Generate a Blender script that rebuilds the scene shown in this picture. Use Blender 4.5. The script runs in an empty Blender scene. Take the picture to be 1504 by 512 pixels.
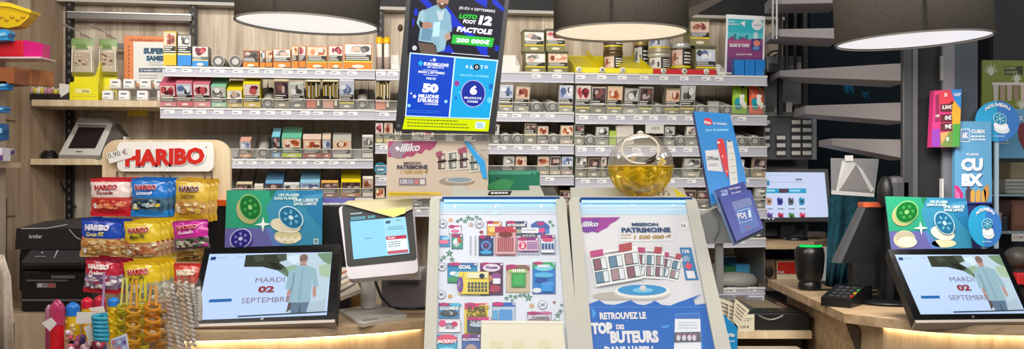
import bpy, bmesh, math, random
from mathutils import Vector, Matrix
random.seed(7)
SC = bpy.context.scene
COL = SC.collection
F = 1450.0; CX = 752.0; CY = 256.0; EYE = 1.5
# ------------------------------------------------------------------ camera (level, looking along +Y)
cam = bpy.data.objects.new('camera', bpy.data.cameras.new('camera'))
COL.objects.link(cam)
cam.location = (0, 0, EYE); cam.rotation_euler = (math.pi/2, 0, 0)
cam.data.sensor_width = 36; cam.data.lens = 36*F/1504; cam.data.clip_start = 0.05
SC.camera = cam

def P(x, y, d):
    """point at distance d in front of the camera station, sighted at (x, y)"""
    return Vector((d*(x-CX)/F, d, EYE + d*(CY-y)/F))
def Z(y, d): return EYE + d*(CY-y)/F
def X(x, d): return d*(x-CX)/F

# ------------------------------------------------------------------ materials
def lin(h):
    h = h.lstrip('#')
    c = [int(h[i:i+2], 16)/255 for i in (0, 2, 4)]
    return [(v/12.92 if v <= .04045 else ((v+.055)/1.055)**2.4) for v in c] + [1.0]
_M = {}
def mat(h, rough=.5, metal=0.0, emit=0.0, coat=0.0):
    k = (h, rough, metal, emit, coat)
    if k in _M: return _M[k]
    m = bpy.data.materials.new('paint_'+h.lstrip('#')); m.use_nodes = True
    b = m.node_tree.nodes['Principled BSDF']
    c = lin(h)
    b.inputs['Base Color'].default_value = c
    b.inputs['Roughness'].default_value = rough
    b.inputs['Metallic'].default_value = metal
    if coat: b.inputs['Coat Weight'].default_value = coat
    if emit:
        b.inputs['Base Color'].default_value = [v*.15 for v in c[:3]]+[1]
        b.inputs['Emission Color'].default_value = c
        b.inputs['Emission Strength'].default_value = emit
        b.inputs['Specular IOR Level'].default_value = .12
    else:   # faint procedural wear in the gloss
        nt = m.node_tree
        n = nt.nodes.new('ShaderNodeTexNoise'); n.inputs['Scale'].default_value = 14
        r = nt.nodes.new('ShaderNodeMapRange')
        r.inputs['To Min'].default_value = max(.03, rough-.06); r.inputs['To Max'].default_value = min(1, rough+.06)
        nt.links.new(n.outputs['Fac'], r.inputs['Value']); nt.links.new(r.outputs['Result'], b.inputs['Roughness'])
    _M[k] = m
    return m
def E(h, s=1.0): return mat(h, .3, 0, s)
def wood(name, stops, scale, rough=.55, bump=.15, knots=True):
    m = bpy.data.materials.new(name); m.use_nodes = True
    nt = m.node_tree; b = nt.nodes['Principled BSDF']
    tc = nt.nodes.new('ShaderNodeTexCoord'); mp = nt.nodes.new('ShaderNodeMapping')
    mp.inputs['Scale'].default_value = scale
    nt.links.new(tc.outputs['Object'], mp.inputs['Vector'])
    n = nt.nodes.new('ShaderNodeTexNoise'); n.inputs['Scale'].default_value = 3.2; n.inputs['Detail'].default_value = 9
    n.inputs['Roughness'].default_value = .62; n.inputs['Distortion'].default_value = .5
    nt.links.new(mp.outputs['Vector'], n.inputs['Vector'])
    cr = nt.nodes.new('ShaderNodeValToRGB')
    e = cr.color_ramp.elements
    e[0].position = stops[0][0]; e[0].color = lin(stops[0][1])
    e[1].position = stops[-1][0]; e[1].color = lin(stops[-1][1])
    for p, h in stops[1:-1]:
        q = e.new(p); q.color = lin(h)
    nt.links.new(n.outputs['Fac'], cr.inputs['Fac'])
    out = cr.outputs['Color']
    if knots:
        mp2 = nt.nodes.new('ShaderNodeMapping'); mp2.inputs['Scale'].default_value = [s*2.3 for s in scale]
        nt.links.new(tc.outputs['Object'], mp2.inputs['Vector'])
        n2 = nt.nodes.new('ShaderNodeTexNoise'); n2.inputs['Scale'].default_value = 6; n2.inputs['Detail'].default_value = 4
        nt.links.new(mp2.outputs['Vector'], n2.inputs['Vector'])
        r2 = nt.nodes.new('ShaderNodeMapRange'); r2.inputs['From Min'].default_value = .6; r2.inputs['From Max'].default_value = .72
        r2.inputs['To Max'].default_value = .55
        nt.links.new(n2.outputs['Fac'], r2.inputs['Value'])
        mx = nt.nodes.new('ShaderNodeMixRGB'); mx.inputs['Color2'].default_value = lin(stops[0][1])
        nt.links.new(r2.outputs['Result'], mx.inputs['Fac']); nt.links.new(out, mx.inputs['Color1'])
        out = mx.outputs['Color']
    nt.links.new(out, b.inputs['Base Color'])
    b.inputs['Roughness'].default_value = rough
    bp = nt.nodes.new('ShaderNodeBump'); bp.inputs['Strength'].default_value = bump; bp.inputs['Distance'].default_value = .002
    nt.links.new(n.outputs['Fac'], bp.inputs['Height']); nt.links.new(bp.outputs['Normal'], b.inputs['Normal'])
    return m
def fabric(name, h, h2, scale=220, rough=.9):
    m = bpy.data.materials.new(name); m.use_nodes = True
    nt = m.node_tree; b = nt.nodes['Principled BSDF']
    tc = nt.nodes.new('ShaderNodeTexCoord')
    n = nt.nodes.new('ShaderNodeTexNoise'); n.inputs['Scale'].default_value = scale; n.inputs['Detail'].default_value = 3
    nt.links.new(tc.outputs['Object'], n.inputs['Vector'])
    cr = nt.nodes.new('ShaderNodeValToRGB')
    cr.color_ramp.elements[0].position = .35; cr.color_ramp.elements[0].color = lin(h)
    cr.color_ramp.elements[1].position = .65; cr.color_ramp.elements[1].color = lin(h2)
    nt.links.new(n.outputs['Fac'], cr.inputs['Fac']); nt.links.new(cr.outputs['Color'], b.inputs['Base Color'])
    b.inputs['Roughness'].default_value = rough
    bp = nt.nodes.new('ShaderNodeBump'); bp.inputs['Strength'].default_value = .3; bp.inputs['Distance'].default_value = .001
    nt.links.new(n.outputs['Fac'], bp.inputs['Height']); nt.links.new(bp.outputs['Normal'], b.inputs['Normal'])
    return m
def clear(name, h, body=.12, gloss=.5, rough=.08, tint='#ffffff'):
    """clear plastic: see-through sheet with a sheen and a faint body colour"""
    m = bpy.data.materials.new(name); m.use_nodes = True
    nt = m.node_tree; nt.nodes.clear()
    o = nt.nodes.new('ShaderNodeOutputMaterial'); t = nt.nodes.new('ShaderNodeBsdfTransparent'); t.inputs['Color'].default_value = lin(tint)
    d = nt.nodes.new('ShaderNodeBsdfDiffuse'); d.inputs['Color'].default_value = lin(h)
    g = nt.nodes.new('ShaderNodeBsdfGlossy'); g.inputs['Roughness'].default_value = rough
    m1 = nt.nodes.new('ShaderNodeMixShader'); m1.inputs['Fac'].default_value = body
    lw = nt.nodes.new('ShaderNodeLayerWeight'); lw.inputs['Blend'].default_value = .25
    mu = nt.nodes.new('ShaderNodeMath'); mu.operation = 'MULTIPLY'; mu.inputs[1].default_value = gloss
    m2 = nt.nodes.new('ShaderNodeMixShader')
    nt.links.new(t.outputs[0], m1.inputs[1]); nt.links.new(d.outputs[0], m1.inputs[2])
    nt.links.new(lw.outputs['Facing'], mu.inputs[0]); nt.links.new(mu.outputs[0], m2.inputs['Fac'])
    nt.links.new(m1.outputs[0], m2.inputs[1]); nt.links.new(g.outputs[0], m2.inputs[2])
    nt.links.new(m2.outputs[0], o.inputs['Surface'])
    return m

W_WALL = wood('weathered_oak_panel', [(.28, '#8f7d6a'), (.42, '#b9a792'), (.54, '#cfc0ab'), (.72, '#e2d7c6')], (9, 9, .5), bump=.2)
W_SIDE = wood('pale_oak_panel', [(.30, '#a58c72'), (.5, '#c3ab90'), (.72, '#d8c4aa')], (5, 5, .5), bump=.1)
W_COUNTER = wood('oak_counter_top', [(.30, '#8f7557'), (.48, '#bb9f7c'), (.72, '#d5bd9a')], (.8, 8, 8), bump=.1)
W_FRONT = wood('oak_counter_front', [(.30, '#a98d6b'), (.5, '#c9ae8a'), (.72, '#dcc6a4')], (7, 7, .7), bump=.1)
W_BOARD = wood('light_birch_board', [(.30, '#cdb48e'), (.5, '#dcc7a3'), (.72, '#e8d8ba')], (14, 14, .7), bump=.05, knots=False)
W_ORANGE = wood('orange_stained_wood', [(.30, '#a8562a'), (.5, '#cf7a40'), (.72, '#e09a5c')], (1, 9, 9), bump=.08, knots=False)
SHADE = fabric('charcoal_lampshade_cloth', '#5a544b', '#6b645a', 240)
CLOTH = fabric('beige_cloth', '#b9aa98', '#cdbfae', 90)
TEAL = fabric('dark_teal_cloth', '#0f3f4e', '#1a5a6c', 60)
CLEAR = clear('clear_acrylic', '#dfe3de', .07, .22)
FILM = clear('sweet_film', '#f4efe8', .05, .07, .15)
CLEAR2 = clear('clear_sphere_plastic', '#f2eee6', .13, .75, .04)
CLEARY = clear('yellow_tinted_plastic', '#e8c820', .33, .6, .05, '#f4de68')
POUCH = clear('clear_pouch', '#c9ccd0', .14, .35, .15)
GLASSF = clear('clear_cover_sheet', '#dfeaf4', .05, .10, .2)
WHITE = mat('#e9e9ec', .4); CREAM = mat('#d8d4c6', .45); BLACK = mat('#0d0d0f', .4); CHAR = mat('#26262a', .5)
GREY = mat('#8b8b90', .5); STRIP = mat('#bebecb', .5)
METAL = mat('#6e6a66', .4, .6); DMETAL = mat('#1c1a1a', .45, .5); SILVER = mat('#c7c9cc', .3, .7)

# ------------------------------------------------------------------ text shapes
_T = {}
def glyphs(s, bold=0.0, shear=0.0):
    k = (s, bold, shear)
    if k in _T: return _T[k]
    cu = bpy.data.curves.new('lettering', 'FONT'); cu.body = s; cu.resolution_u = 2
    cu.offset = bold; cu.shear = shear; cu.fill_mode = 'FRONT'
    ob = bpy.data.objects.new('lettering', cu); COL.objects.link(ob)
    dg = bpy.context.evaluated_depsgraph_get(); dg.update()
    me = ob.evaluated_get(dg).to_mesh()
    vs = [v.co.copy() for v in me.vertices]; fs = [list(p.vertices) for p in me.polygons]
    ob.evaluated_get(dg).to_mesh_clear()
    bpy.data.objects.remove(ob); bpy.data.curves.remove(cu)
    if not vs:
        _T[k] = ([], []); return _T[k]
    x0 = min(v.x for v in vs); x1 = max(v.x for v in vs); y0 = min(v.y for v in vs); y1 = max(v.y for v in vs)
    vs = [((v.x-x0)/(x1-x0), (v.y-y0)/(y1-y0)) for v in vs]
    _T[k] = (vs, fs)
    return _T[k]

# ------------------------------------------------------------------ mesh builder (world coordinates)
class MB:
    def __init__(s, M=None):
        s.v = []; s.f = []; s.mi = []; s.sm = []; s.mats = []; s.M = M
    def slot(s, m):
        if m not in s.mats: s.mats.append(m)
        return s.mats.index(m)
    def add(s, vs, fs, m, smooth=False):
        b = len(s.v)
        s.v += [(s.M @ Vector(v)) if s.M is not None else Vector(v) for v in vs]
        i = s.slot(m)
        for f in fs:
            s.f.append([b+k for k in f]); s.mi.append(i); s.sm.append(smooth)
        return s
    def poly(s, pts, m): return s.add(pts, [list(range(len(pts)))], m)
    def box(s, a, b, m, R=None, bev=0.0):
        a = Vector(a); b = Vector(b)
        lo = Vector([min(a[i], b[i]) for i in range(3)]); hi = Vector([max(a[i], b[i]) for i in range(3)])
        if bev:
            bm = bmesh.new(); bmesh.ops.create_cube(bm, size=1)
            c = (lo+hi)/2; d = hi-lo
            for v in bm.verts: v.co = Vector([c[i]+v.co[i]*d[i] for i in range(3)])
            bmesh.ops.bevel(bm, geom=bm.edges[:], offset=min(bev, min(d)*.45), segments=2, affect='EDGES', profile=.6)
            bm.verts.index_update()
            vs = [v.co.copy() for v in bm.verts]; fs = [[v.index for v in f.verts] for f in bm.faces]; bm.free()
        else:
            vs = [Vector((x, y, z)) for x in (lo.x, hi.x) for y in (lo.y, hi.y) for z in (lo.z, hi.z)]
            fs = [(0, 1, 3, 2), (4, 6, 7, 5), (0, 4, 5, 1), (2, 3, 7, 6), (0, 2, 6, 4), (1, 5, 7, 3)]
        if R is not None: vs = [R @ v for v in vs]
        return s.add(vs, fs, m)
    def prism(s, pts, off, m, side=None):
        pts = [Vector(p) for p in pts]; off = Vector(off); n = len(pts)
        s.add(pts, [list(range(n))], m)
        s.add(pts+[p+off for p in pts], [[i, (i+1) % n, n+(i+1) % n, n+i] for i in range(n)] + [[n+i for i in reversed(range(n))]], side or m)
        return s
    def tube(s, pts, r, m, n=8, closed=False, rr=None):
        pts = [Vector(p) for p in pts]; L = len(pts); vs = []; prev = None
        for i, p in enumerate(pts):
            if closed: t = pts[(i+1) % L]-pts[i-1]
            else: t = pts[min(i+1, L-1)]-pts[max(i-1, 0)]
            t.normalize()
            if prev is None:
                a = Vector((0, 0, 1)) if abs(t.z) < .9 else Vector((1, 0, 0)); u = t.cross(a).normalized()
            else:
                u = prev-t*prev.dot(t)
                u = u.normalized() if u.length > 1e-6 else t.orthogonal().normalized()
            prev = u; w = t.cross(u); q = rr[i] if rr else r
            vs += [p+(u*math.cos(2*math.pi*k/n)+w*math.sin(2*math.pi*k/n))*q for k in range(n)]
        fs = []
        for i in range(L if closed else L-1):
            j = (i+1) % L
            fs += [[i*n+k, i*n+(k+1) % n, j*n+(k+1) % n, j*n+k] for k in range(n)]
        s.add(vs, fs, m, True)
        if not closed:
            s.add(vs[:n], [list(reversed(range(n)))], m); s.add(vs[-n:], [list(range(n))], m)
        return s
    def lathe(s, prof, c, m, n=32, R=None, smooth=True, a0=0, a1=2*math.pi):
        c = Vector(c); vs = []; full = abs(a1-a0-2*math.pi) < 1e-6; k = n if full else n+1
        for r, z in prof:
            for i in range(k):
                a = a0+(a1-a0)*i/n
                v = Vector((r*math.cos(a), r*math.sin(a), z))
                vs.append(c+(R @ v if R is not None else v))
        fs = []
        for j in range(len(prof)-1):
            for i in range(n):
                q = (i+1) % k
                fs.append([j*k+i, j*k+q, (j+1)*k+q, (j+1)*k+i])
        return s.add(vs, fs, m, smooth)
    def ball(s, c, r, m, n=12, R=None):
        r = Vector(r) if hasattr(r, '__len__') else Vector((r, r, r)); c = Vector(c); vs = []; fs = []
        h = n//2+1
        for j in range(h+1):
            for i in range(n):
                a = 2*math.pi*i/n; b = math.pi*j/h
                v = Vector((r.x*math.sin(b)*math.cos(a), r.y*math.sin(b)*math.sin(a), r.z*math.cos(b)))
                vs.append(c+(R @ v if R is not None else v))
        for j in range(h):
            for i in range(n):
                q = (i+1) % n
                fs.append([j*n+i, (j+1)*n+i, (j+1)*n+q, j*n+q])
        return s.add(vs, fs, m, True)
    def build(s, name, parent=None, origin=None, loc_parent=None):
        if origin is None:
            if parent is not None: origin = loc_of(parent)
            else:
                xs = [v.x for v in s.v]; ys = [v.y for v in s.v]; zs = [v.z for v in s.v]
                origin = Vector(((min(xs)+max(xs))/2, (min(ys)+max(ys))/2, min(zs)))
        origin = Vector(origin)
        me = bpy.data.meshes.new(name)
        me.from_pydata([v-origin for v in s.v], [], s.f)
        for m in s.mats: me.materials.append(m)
        me.polygons.foreach_set('material_index', s.mi); me.polygons.foreach_set('use_smooth', s.sm)
        me.validate(); me.update()
        o = bpy.data.objects.new(name, me); COL.objects.link(o)
        if parent is not None:
            o.parent = parent; o.location = origin-loc_of(parent)
        else: o.location = origin
        return o
def loc_of(o):
    v = Vector(o.location)
    while o.parent is not None:
        o = o.parent; v += Vector(o.location)
    return v
def tag(o, label=None, cat=None, group=None, kind=None):
    if label: o['label'] = label
    if cat: o['category'] = cat
    if group: o['group'] = group
    if kind: o['kind'] = kind
    return o
def thing(name, label, cat, loc, group=None):
    o = bpy.data.objects.new(name, None); COL.objects.link(o); o.location = loc; o.empty_display_size = .05
    return tag(o, label, cat, group)
def struct(o): o['kind'] = 'structure'; return o

# ------------------------------------------------------------------ flat sheets (posters, screens): a plane through sighted corners
class Panel:
    LIFT = .0006
    def __init__(s, TL, TR, BR, BL, d):
        """d: depths of TL, TR, BL (one number = same depth)"""
        if not hasattr(d, '__len__'): d = (d, d, d)
        s.tl = P(*TL, d[0]); s.tr = P(*TR, d[1]); s.bl = P(*BL, d[2])
        n = (s.tr-s.tl).cross(s.bl-s.tl).normalized()
        if n.y > 0: n = -n
        s.n = n; s.br = s.X(*BR)
        s.up = (s.tl-s.bl)
        s.upk = s.up/ max(1e-6, math.hypot(TL[0]-BL[0], TL[1]-BL[1]))
        s.q = (TL, TR, BR, BL)
        s.up = s.up.normalized(); s.c = (s.tl+s.tr+s.br+s.bl)/4
    def X(s, x, y, l=0):
        r = Vector(((x-CX)/F, 1, (CY-y)/F)); o = Vector((0, 0, EYE))
        t = (s.tl-o).dot(s.n)/r.dot(s.n)
        return o+r*t+s.n*(l*s.LIFT)
    def U(s, u, v, l=0):
        return (s.tl*(1-u)+s.tr*u)*(1-v)+(s.bl*(1-u)+s.br*u)*v+s.n*(l*s.LIFT)
    def slab(s, m, front, side=None, t=.004):
        m.prism([s.tl, s.tr, s.br, s.bl], -s.n*t, front, side); return s
    def poly(s, m, pts, c, l=1): m.poly([s.X(x, y, l) for x, y in pts], c)
    def upoly(s, m, pts, c, l=1): m.poly([s.U(x, y, l) for x, y in pts], c)
    def rect(s, m, x0, y0, x1, y1, c, l=1): s.poly(m, [(x0, y0), (x1, y0), (x1, y1), (x0, y1)], c, l)
    def urect(s, m, u0, v0, u1, v1, c, l=1): s.upoly(m, [(u0, v0), (u1, v0), (u1, v1), (u0, v1)], c, l)
    def oval(s, m, cx, cy, rx, ry, c, l=1, rot=0, n=24, a0=0, a1=360):
        k = math.radians(rot); pts = []
        for i in range(n):
            a = math.radians(a0+(a1-a0)*i/n)
            x = rx*math.cos(a); y = ry*math.sin(a)
            pts.append((cx+x*math.cos(k)-y*math.sin(k), cy+x*math.sin(k)+y*math.cos(k)))
        s.poly(m, pts, c, l)
    def text(s, m, t, x0, y0, x1, y1, h, c, l=2, bold=.02, shear=0.0):
        vs, fs = glyphs(t, bold, shear)
        a = s.X(x0, y0, l); b = s.X(x1, y1, l)-a; u = s.upk*h
        m.add([a+b*x+u*y for x, y in vs], fs, c)
    def lines(s, m, x0, y0, x1, n, dy, c, l=2, h=1.1, slope=0.0, rag=.25):
        """small print: rows of short word bars"""
        for i in range(n):
            x = x0; y = y0+i*dy; end = x1-(x1-x0)*rag*random.random()
            while x < end:
                w = min(end-x, random.uniform(2.0, 5.0))
                ya = y+(x-x0)*slope; yb = y+(x+w-x0)*slope
                s.poly(m, [(x, ya), (x+w, yb), (x+w, yb+h), (x, ya+h)], c, l); x += w+.9
    def base(s): return (s.bl+s.br)/2

def sheet(name, label, cat, TL, TR, BR, BL, d, front, side=None, t=.004, parent=None, group=None):
    p = Panel(TL, TR, BR, BL, d); m = MB(); p.slab(m, front, side, t)
    def done():
        o = m.build(name, parent)
        if parent is None: tag(o, label, cat, group)
        return o
    return p, m, done
# ================================================================== rack frame (the wall recedes to the right)
YAW = math.radians(9)
MR = Matrix.Translation((0, 3.7, 0)) @ Matrix.Rotation(YAW, 4, 'Z')
MRI = MR.inverted()
RN = Vector((-math.sin(YAW), math.cos(YAW), 0))
def RKP(x, y, w=0.0):
    p0 = MR @ Vector((0, w, 0)); o = Vector((0, 0, EYE))
    r = Vector(((x-CX)/F, 1, (CY-y)/F))
    return o + r*((p0-o).dot(RN)/r.dot(RN))
def RK(x, y, w=0.0):
    return MRI @ RKP(x, y, w)
def RS(x, w=0.0): return RKP(x, CY, w).y/F       # metres per unit there

# ------------------------------------------------------------------ shell
WALLW = .36
def wallquad(x0, x1, z0, z1, w, t, m):
    a = RK(x0, CY, w).x; b = RK(x1, CY, w).x
    k = MB(MR); k.box((a, w, z0), (b, w+t, z1), m); return k
struct(wallquad(93, 1150, 0, 2.62, WALLW, .08, W_WALL).build('wall_back'))
LWX = RKP(93, CY, WALLW).x
k = MB(); k.box((LWX-.06, 1.2, 0), (LWX, RKP(93, CY, WALLW).y, 2.62), W_SIDE); struct(k.build('wall_left'))
k = MB()                                                      # joints of the left wall's panels
for yy, za, zb in ((3.36, .6, 1.42),):
    k.box((LWX, yy, za), (LWX+.003, yy+.004, zb), mat('#6d5a48'))
k.box((LWX, 2.9, Z(178, 3.4)), (LWX+.003, 3.42, Z(178, 3.4)+.004), mat('#6d5a48'))
k.box((LWX, 2.9, Z(318, 3.4)), (LWX+.003, 3.42, Z(318, 3.4)+.004), mat('#6d5a48'))
struct(k.build('trim_1'))
k = MB(); k.box((-3.2, -1.2, -.05), (4.2, 6.2, 0), mat('#7f776d', .4)); struct(k.build('floor'))
k = MB(); k.box((-3.2, -1.2, 2.62), (4.2, 6.2, 2.7), mat('#3a3a3c', .8)); struct(k.build('ceiling'))
k = MB(); k.box((1.0, 5.3, 0), (4.2, 5.4, 2.62), mat('#10171f', .7)); struct(k.build('wall_rear'))
k = MB(); k.box((4.1, -1.2, 0), (4.2, 5.3, 2.62), mat('#1a1c20', .7)); struct(k.build('wall_right'))
# black soffit over the rack, with a pale bead under it
a = RK(345-260, CY, WALLW-.05).x; b = RK(1150, CY, WALLW-.05).x
ZS = Z(7, RKP(420, CY, WALLW-.05).y)
k = MB(MR); k.box((a, WALLW-.06, ZS), (b, WALLW, 2.62), mat('#141416', .6)); struct(k.build('trim_2'))
k = MB(MR); k.box((a, WALLW-.07, ZS-.012), (b, WALLW, ZS), mat('#b9b4ab', .5)); struct(k.build('trim_3'))
# dark rear ceiling soffit with its slanting rails
k = MB()
k.prism([P(1009, 0, 3.3), P(1062, 0, 2.9), P(1010, 28, 3.8), P(1004, 22, 3.9)], (0, .02, .03), GREY); struct(k.build('trim_4'))
k = MB()
k.prism([P(985, 0, 3.5), P(1040, 0, 2.95), P(1008, 14, 3.5), P(990, 16, 3.8)], (0, .02, .05), mat('#5c5a55', .6)); struct(k.build('trim_5'))
# slotted uprights and the rail between them
def upright(x, y0, y1, label, w=.31):
    m = MB(MR); p = RK(x, CY, w); zt = RK(x, y0, w).z; zb = RK(x, y1, w).z
    m.box((p.x-.013, w-.005, zb), (p.x+.013, w+.02, zt), DMETAL)
    z = zb+.03
    while z < zt-.02:
        m.box((p.x-.004, w-.0062, z), (p.x+.004, w-.005, z+.014), mat('#5a5552')); z += .032
    return tag(m.build('slotted_upright'), label, 'upright', 'slotted uprights on the wall')
upright(102, 0, 330, 'black slotted wall upright at the far left by the hanging seed bags')
upright(284, 0, 96, 'black slotted wall upright behind the yellow and blue tobacco boxes')
upright(559, 9, 104, 'black slotted wall upright between left lamp and the big screen')
m = MB(MR); p0 = RK(100, 23, .30); p1 = RK(282, 24, .30)
m.box((p0.x, .285, p0.z-.012), (p1.x, .31, p0.z+.010), METAL)
m.box((p0.x, .280, p0.z+.010), (p1.x, .31, p0.z+.014), SILVER)
tag(m.build('wall_rail'), 'grey metal wall rail running above the hanging seed bags', 'rail')
m = MB(MR); p0 = RK(150, 67, .30); p1 = RK(186, 67, .30)
m.box((p0.x, .29, p0.z-.009), (p1.x, .31, p0.z+.009), METAL)
tag(m.build('wall_rail'), 'short grey wall rail behind the hanging seed bags', 'rail')

# ------------------------------------------------------------------ packs
PAL = {'F': ('#e2c3ae', ['#c98d74', '#a4583f', '#7f332b', '#efe2d6']), 'D': ('#5b4a4e', ['#2d2428', '#8c5a55', '#c7b5ac', '#43343a']),
       'B': ('#cdd6e6', ['#8ea0c8', '#5d6f9d', '#f1f4f8', '#3d3f52']), 'R': ('#ead9d2', ['#a02a3c', '#7b1e36', '#c65a5f', '#5c1b2a']),
       'G': ('#c9c8c3', ['#8f8d88', '#5e5d5b', '#efeeea', '#3c3b3b']), 'O': ('#f0cdb0', ['#e38f58', '#b4532f', '#f6e6d4', '#8a3a28']),
       'W': ('#efece6', ['#b8b2aa', '#7f7a75', '#d9b9a8', '#4c4846'])}
DARKTXT = '#23211f'
def pack_mesh(m, w, h, d, body, bottom, top, pal, pf=.50, tf=.27, stripe=None, seed=0, mark=True, side=None):
    r = random.Random(seed)
    x = w/2; e = .0005
    cb = mat(body, .4); ct = mat(top, .4); cs = mat(side or body, .4)
    q = lambda x0, z0, x1, z1, c, l=1: m.add([(x0, -e*l, z0), (x1, -e*l, z0), (x1, -e*l, z1), (x0, -e*l, z1)], [[0, 1, 2, 3]], mat(c, .4))
    m.add([(-x, 0, 0), (x, 0, 0), (x, 0, h), (-x, 0, h)], [[0, 1, 2, 3]], cb)
    m.add([(-x, d, 0), (x, d, 0), (x, d, h), (-x, d, h)], [[3, 2, 1, 0]], cb)
    m.add([(-x, 0, 0), (-x, d, 0), (-x, d, h), (-x, 0, h)], [[3, 2, 1, 0]], cs)
    m.add([(x, 0, 0), (x, d, 0), (x, d, h), (x, 0, h)], [[0, 1, 2, 3]], cs)
    m.add([(-x, 0, h), (x, 0, h), (x, d, h), (-x, d, h)], [[0, 1, 2, 3]], ct)
    m.add([(-x, 0, 0), (x, 0, 0), (x, d, 0), (-x, d, 0)], [[3, 2, 1, 0]], cb)
    if pal is None: return
    if pal == 'S':      # barred gold, black and white wrapper
        q(-x*.94, h*.34, x*.94, h*.97, '#1d1a16'); xx = -x*.9; k = 0
        while xx < x*.86:
            ww = r.uniform(.06, .16)*x; q(xx, h*(.36+.1*r.random()), min(x*.92, xx+ww), h*(.95-.12*r.random()), ('#d9b23a', '#efece2', '#b08a2c', '#e8e2cc')[k % 4], 2); xx += ww+r.uniform(.08, .16)*x; k += 1
        q(-x, .0005, x*.35, h*.33, bottom); q(x*.35, .0005, x, h*.33, '#5a4a22'); q(x*.5, h*.1, x*.85, h*.3, '#e6dfc8', 2)
        return
    bg, cs2 = PAL[pal]; i = w*.035
    z1 = h*.965; z0 = h*(1-pf); q(-x+i, z0, x-i, z1, bg)
    for k in range(7):
        a = r.uniform(-x*.6, x*.6); b = z0+(z1-z0)*r.uniform(.28, .72)
        rx = min(r.uniform(.2, .5)*x*1.1, x-i-abs(a)); rz = min(r.uniform(.2, .42)*(z1-z0), b-z0, z1-b)
        n = 9; ph = r.uniform(0, 6); pts = []
        for t in range(n):
            an = ph+2*math.pi*t/n; s = r.uniform(.72, 1)
            pts.append((a+rx*s*math.cos(an), -e*(2+k*.25), b+rz*s*math.sin(an)))
        m.add(pts, [list(range(n))], mat(cs2[k % 4], .45))
    zt = z0-h*tf; q(-x+i, zt, x-i, z0, DARKTXT)
    for k in range(3):
        zz = z0-(k+.8)*h*tf/3.4
        q(-x+i*1.8, zz, -x+i*1.8+(w-i*3.6)*r.uniform(.55, 1), zz+h*tf*.13, '#e8e6e0', 2)
    zb = zt
    if stripe: q(-x+i*.2, zt-h*.05, x-i*.2, zt, stripe); zb = zt-h*.05
    q(-x, 0.0005, x, zb-.001, bottom)
    if mark:
        n = 14; cz = zb*.45; pts = [(w*.22*math.cos(2*math.pi*t/n), -e*2, cz+zb*.22*math.sin(2*math.pi*t/n)) for t in range(n)]
        m.add(pts, [list(range(n))], mat('#efe3cf' if body != '#efe3cf' else '#8d8678', .4))
ORD = ['', 'first', 'second', 'third', 'fourth', 'fifth', 'sixth', 'seventh', 'eighth', 'ninth', 'tenth', 'eleventh', 'twelfth', 'thirteenth', 'fourteenth', 'fifteenth', 'sixteenth', 'seventeenth']
ROWN = ['', 'top', 'second', 'third', 'fourth', 'fifth', 'sixth', 'seventh']

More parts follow.
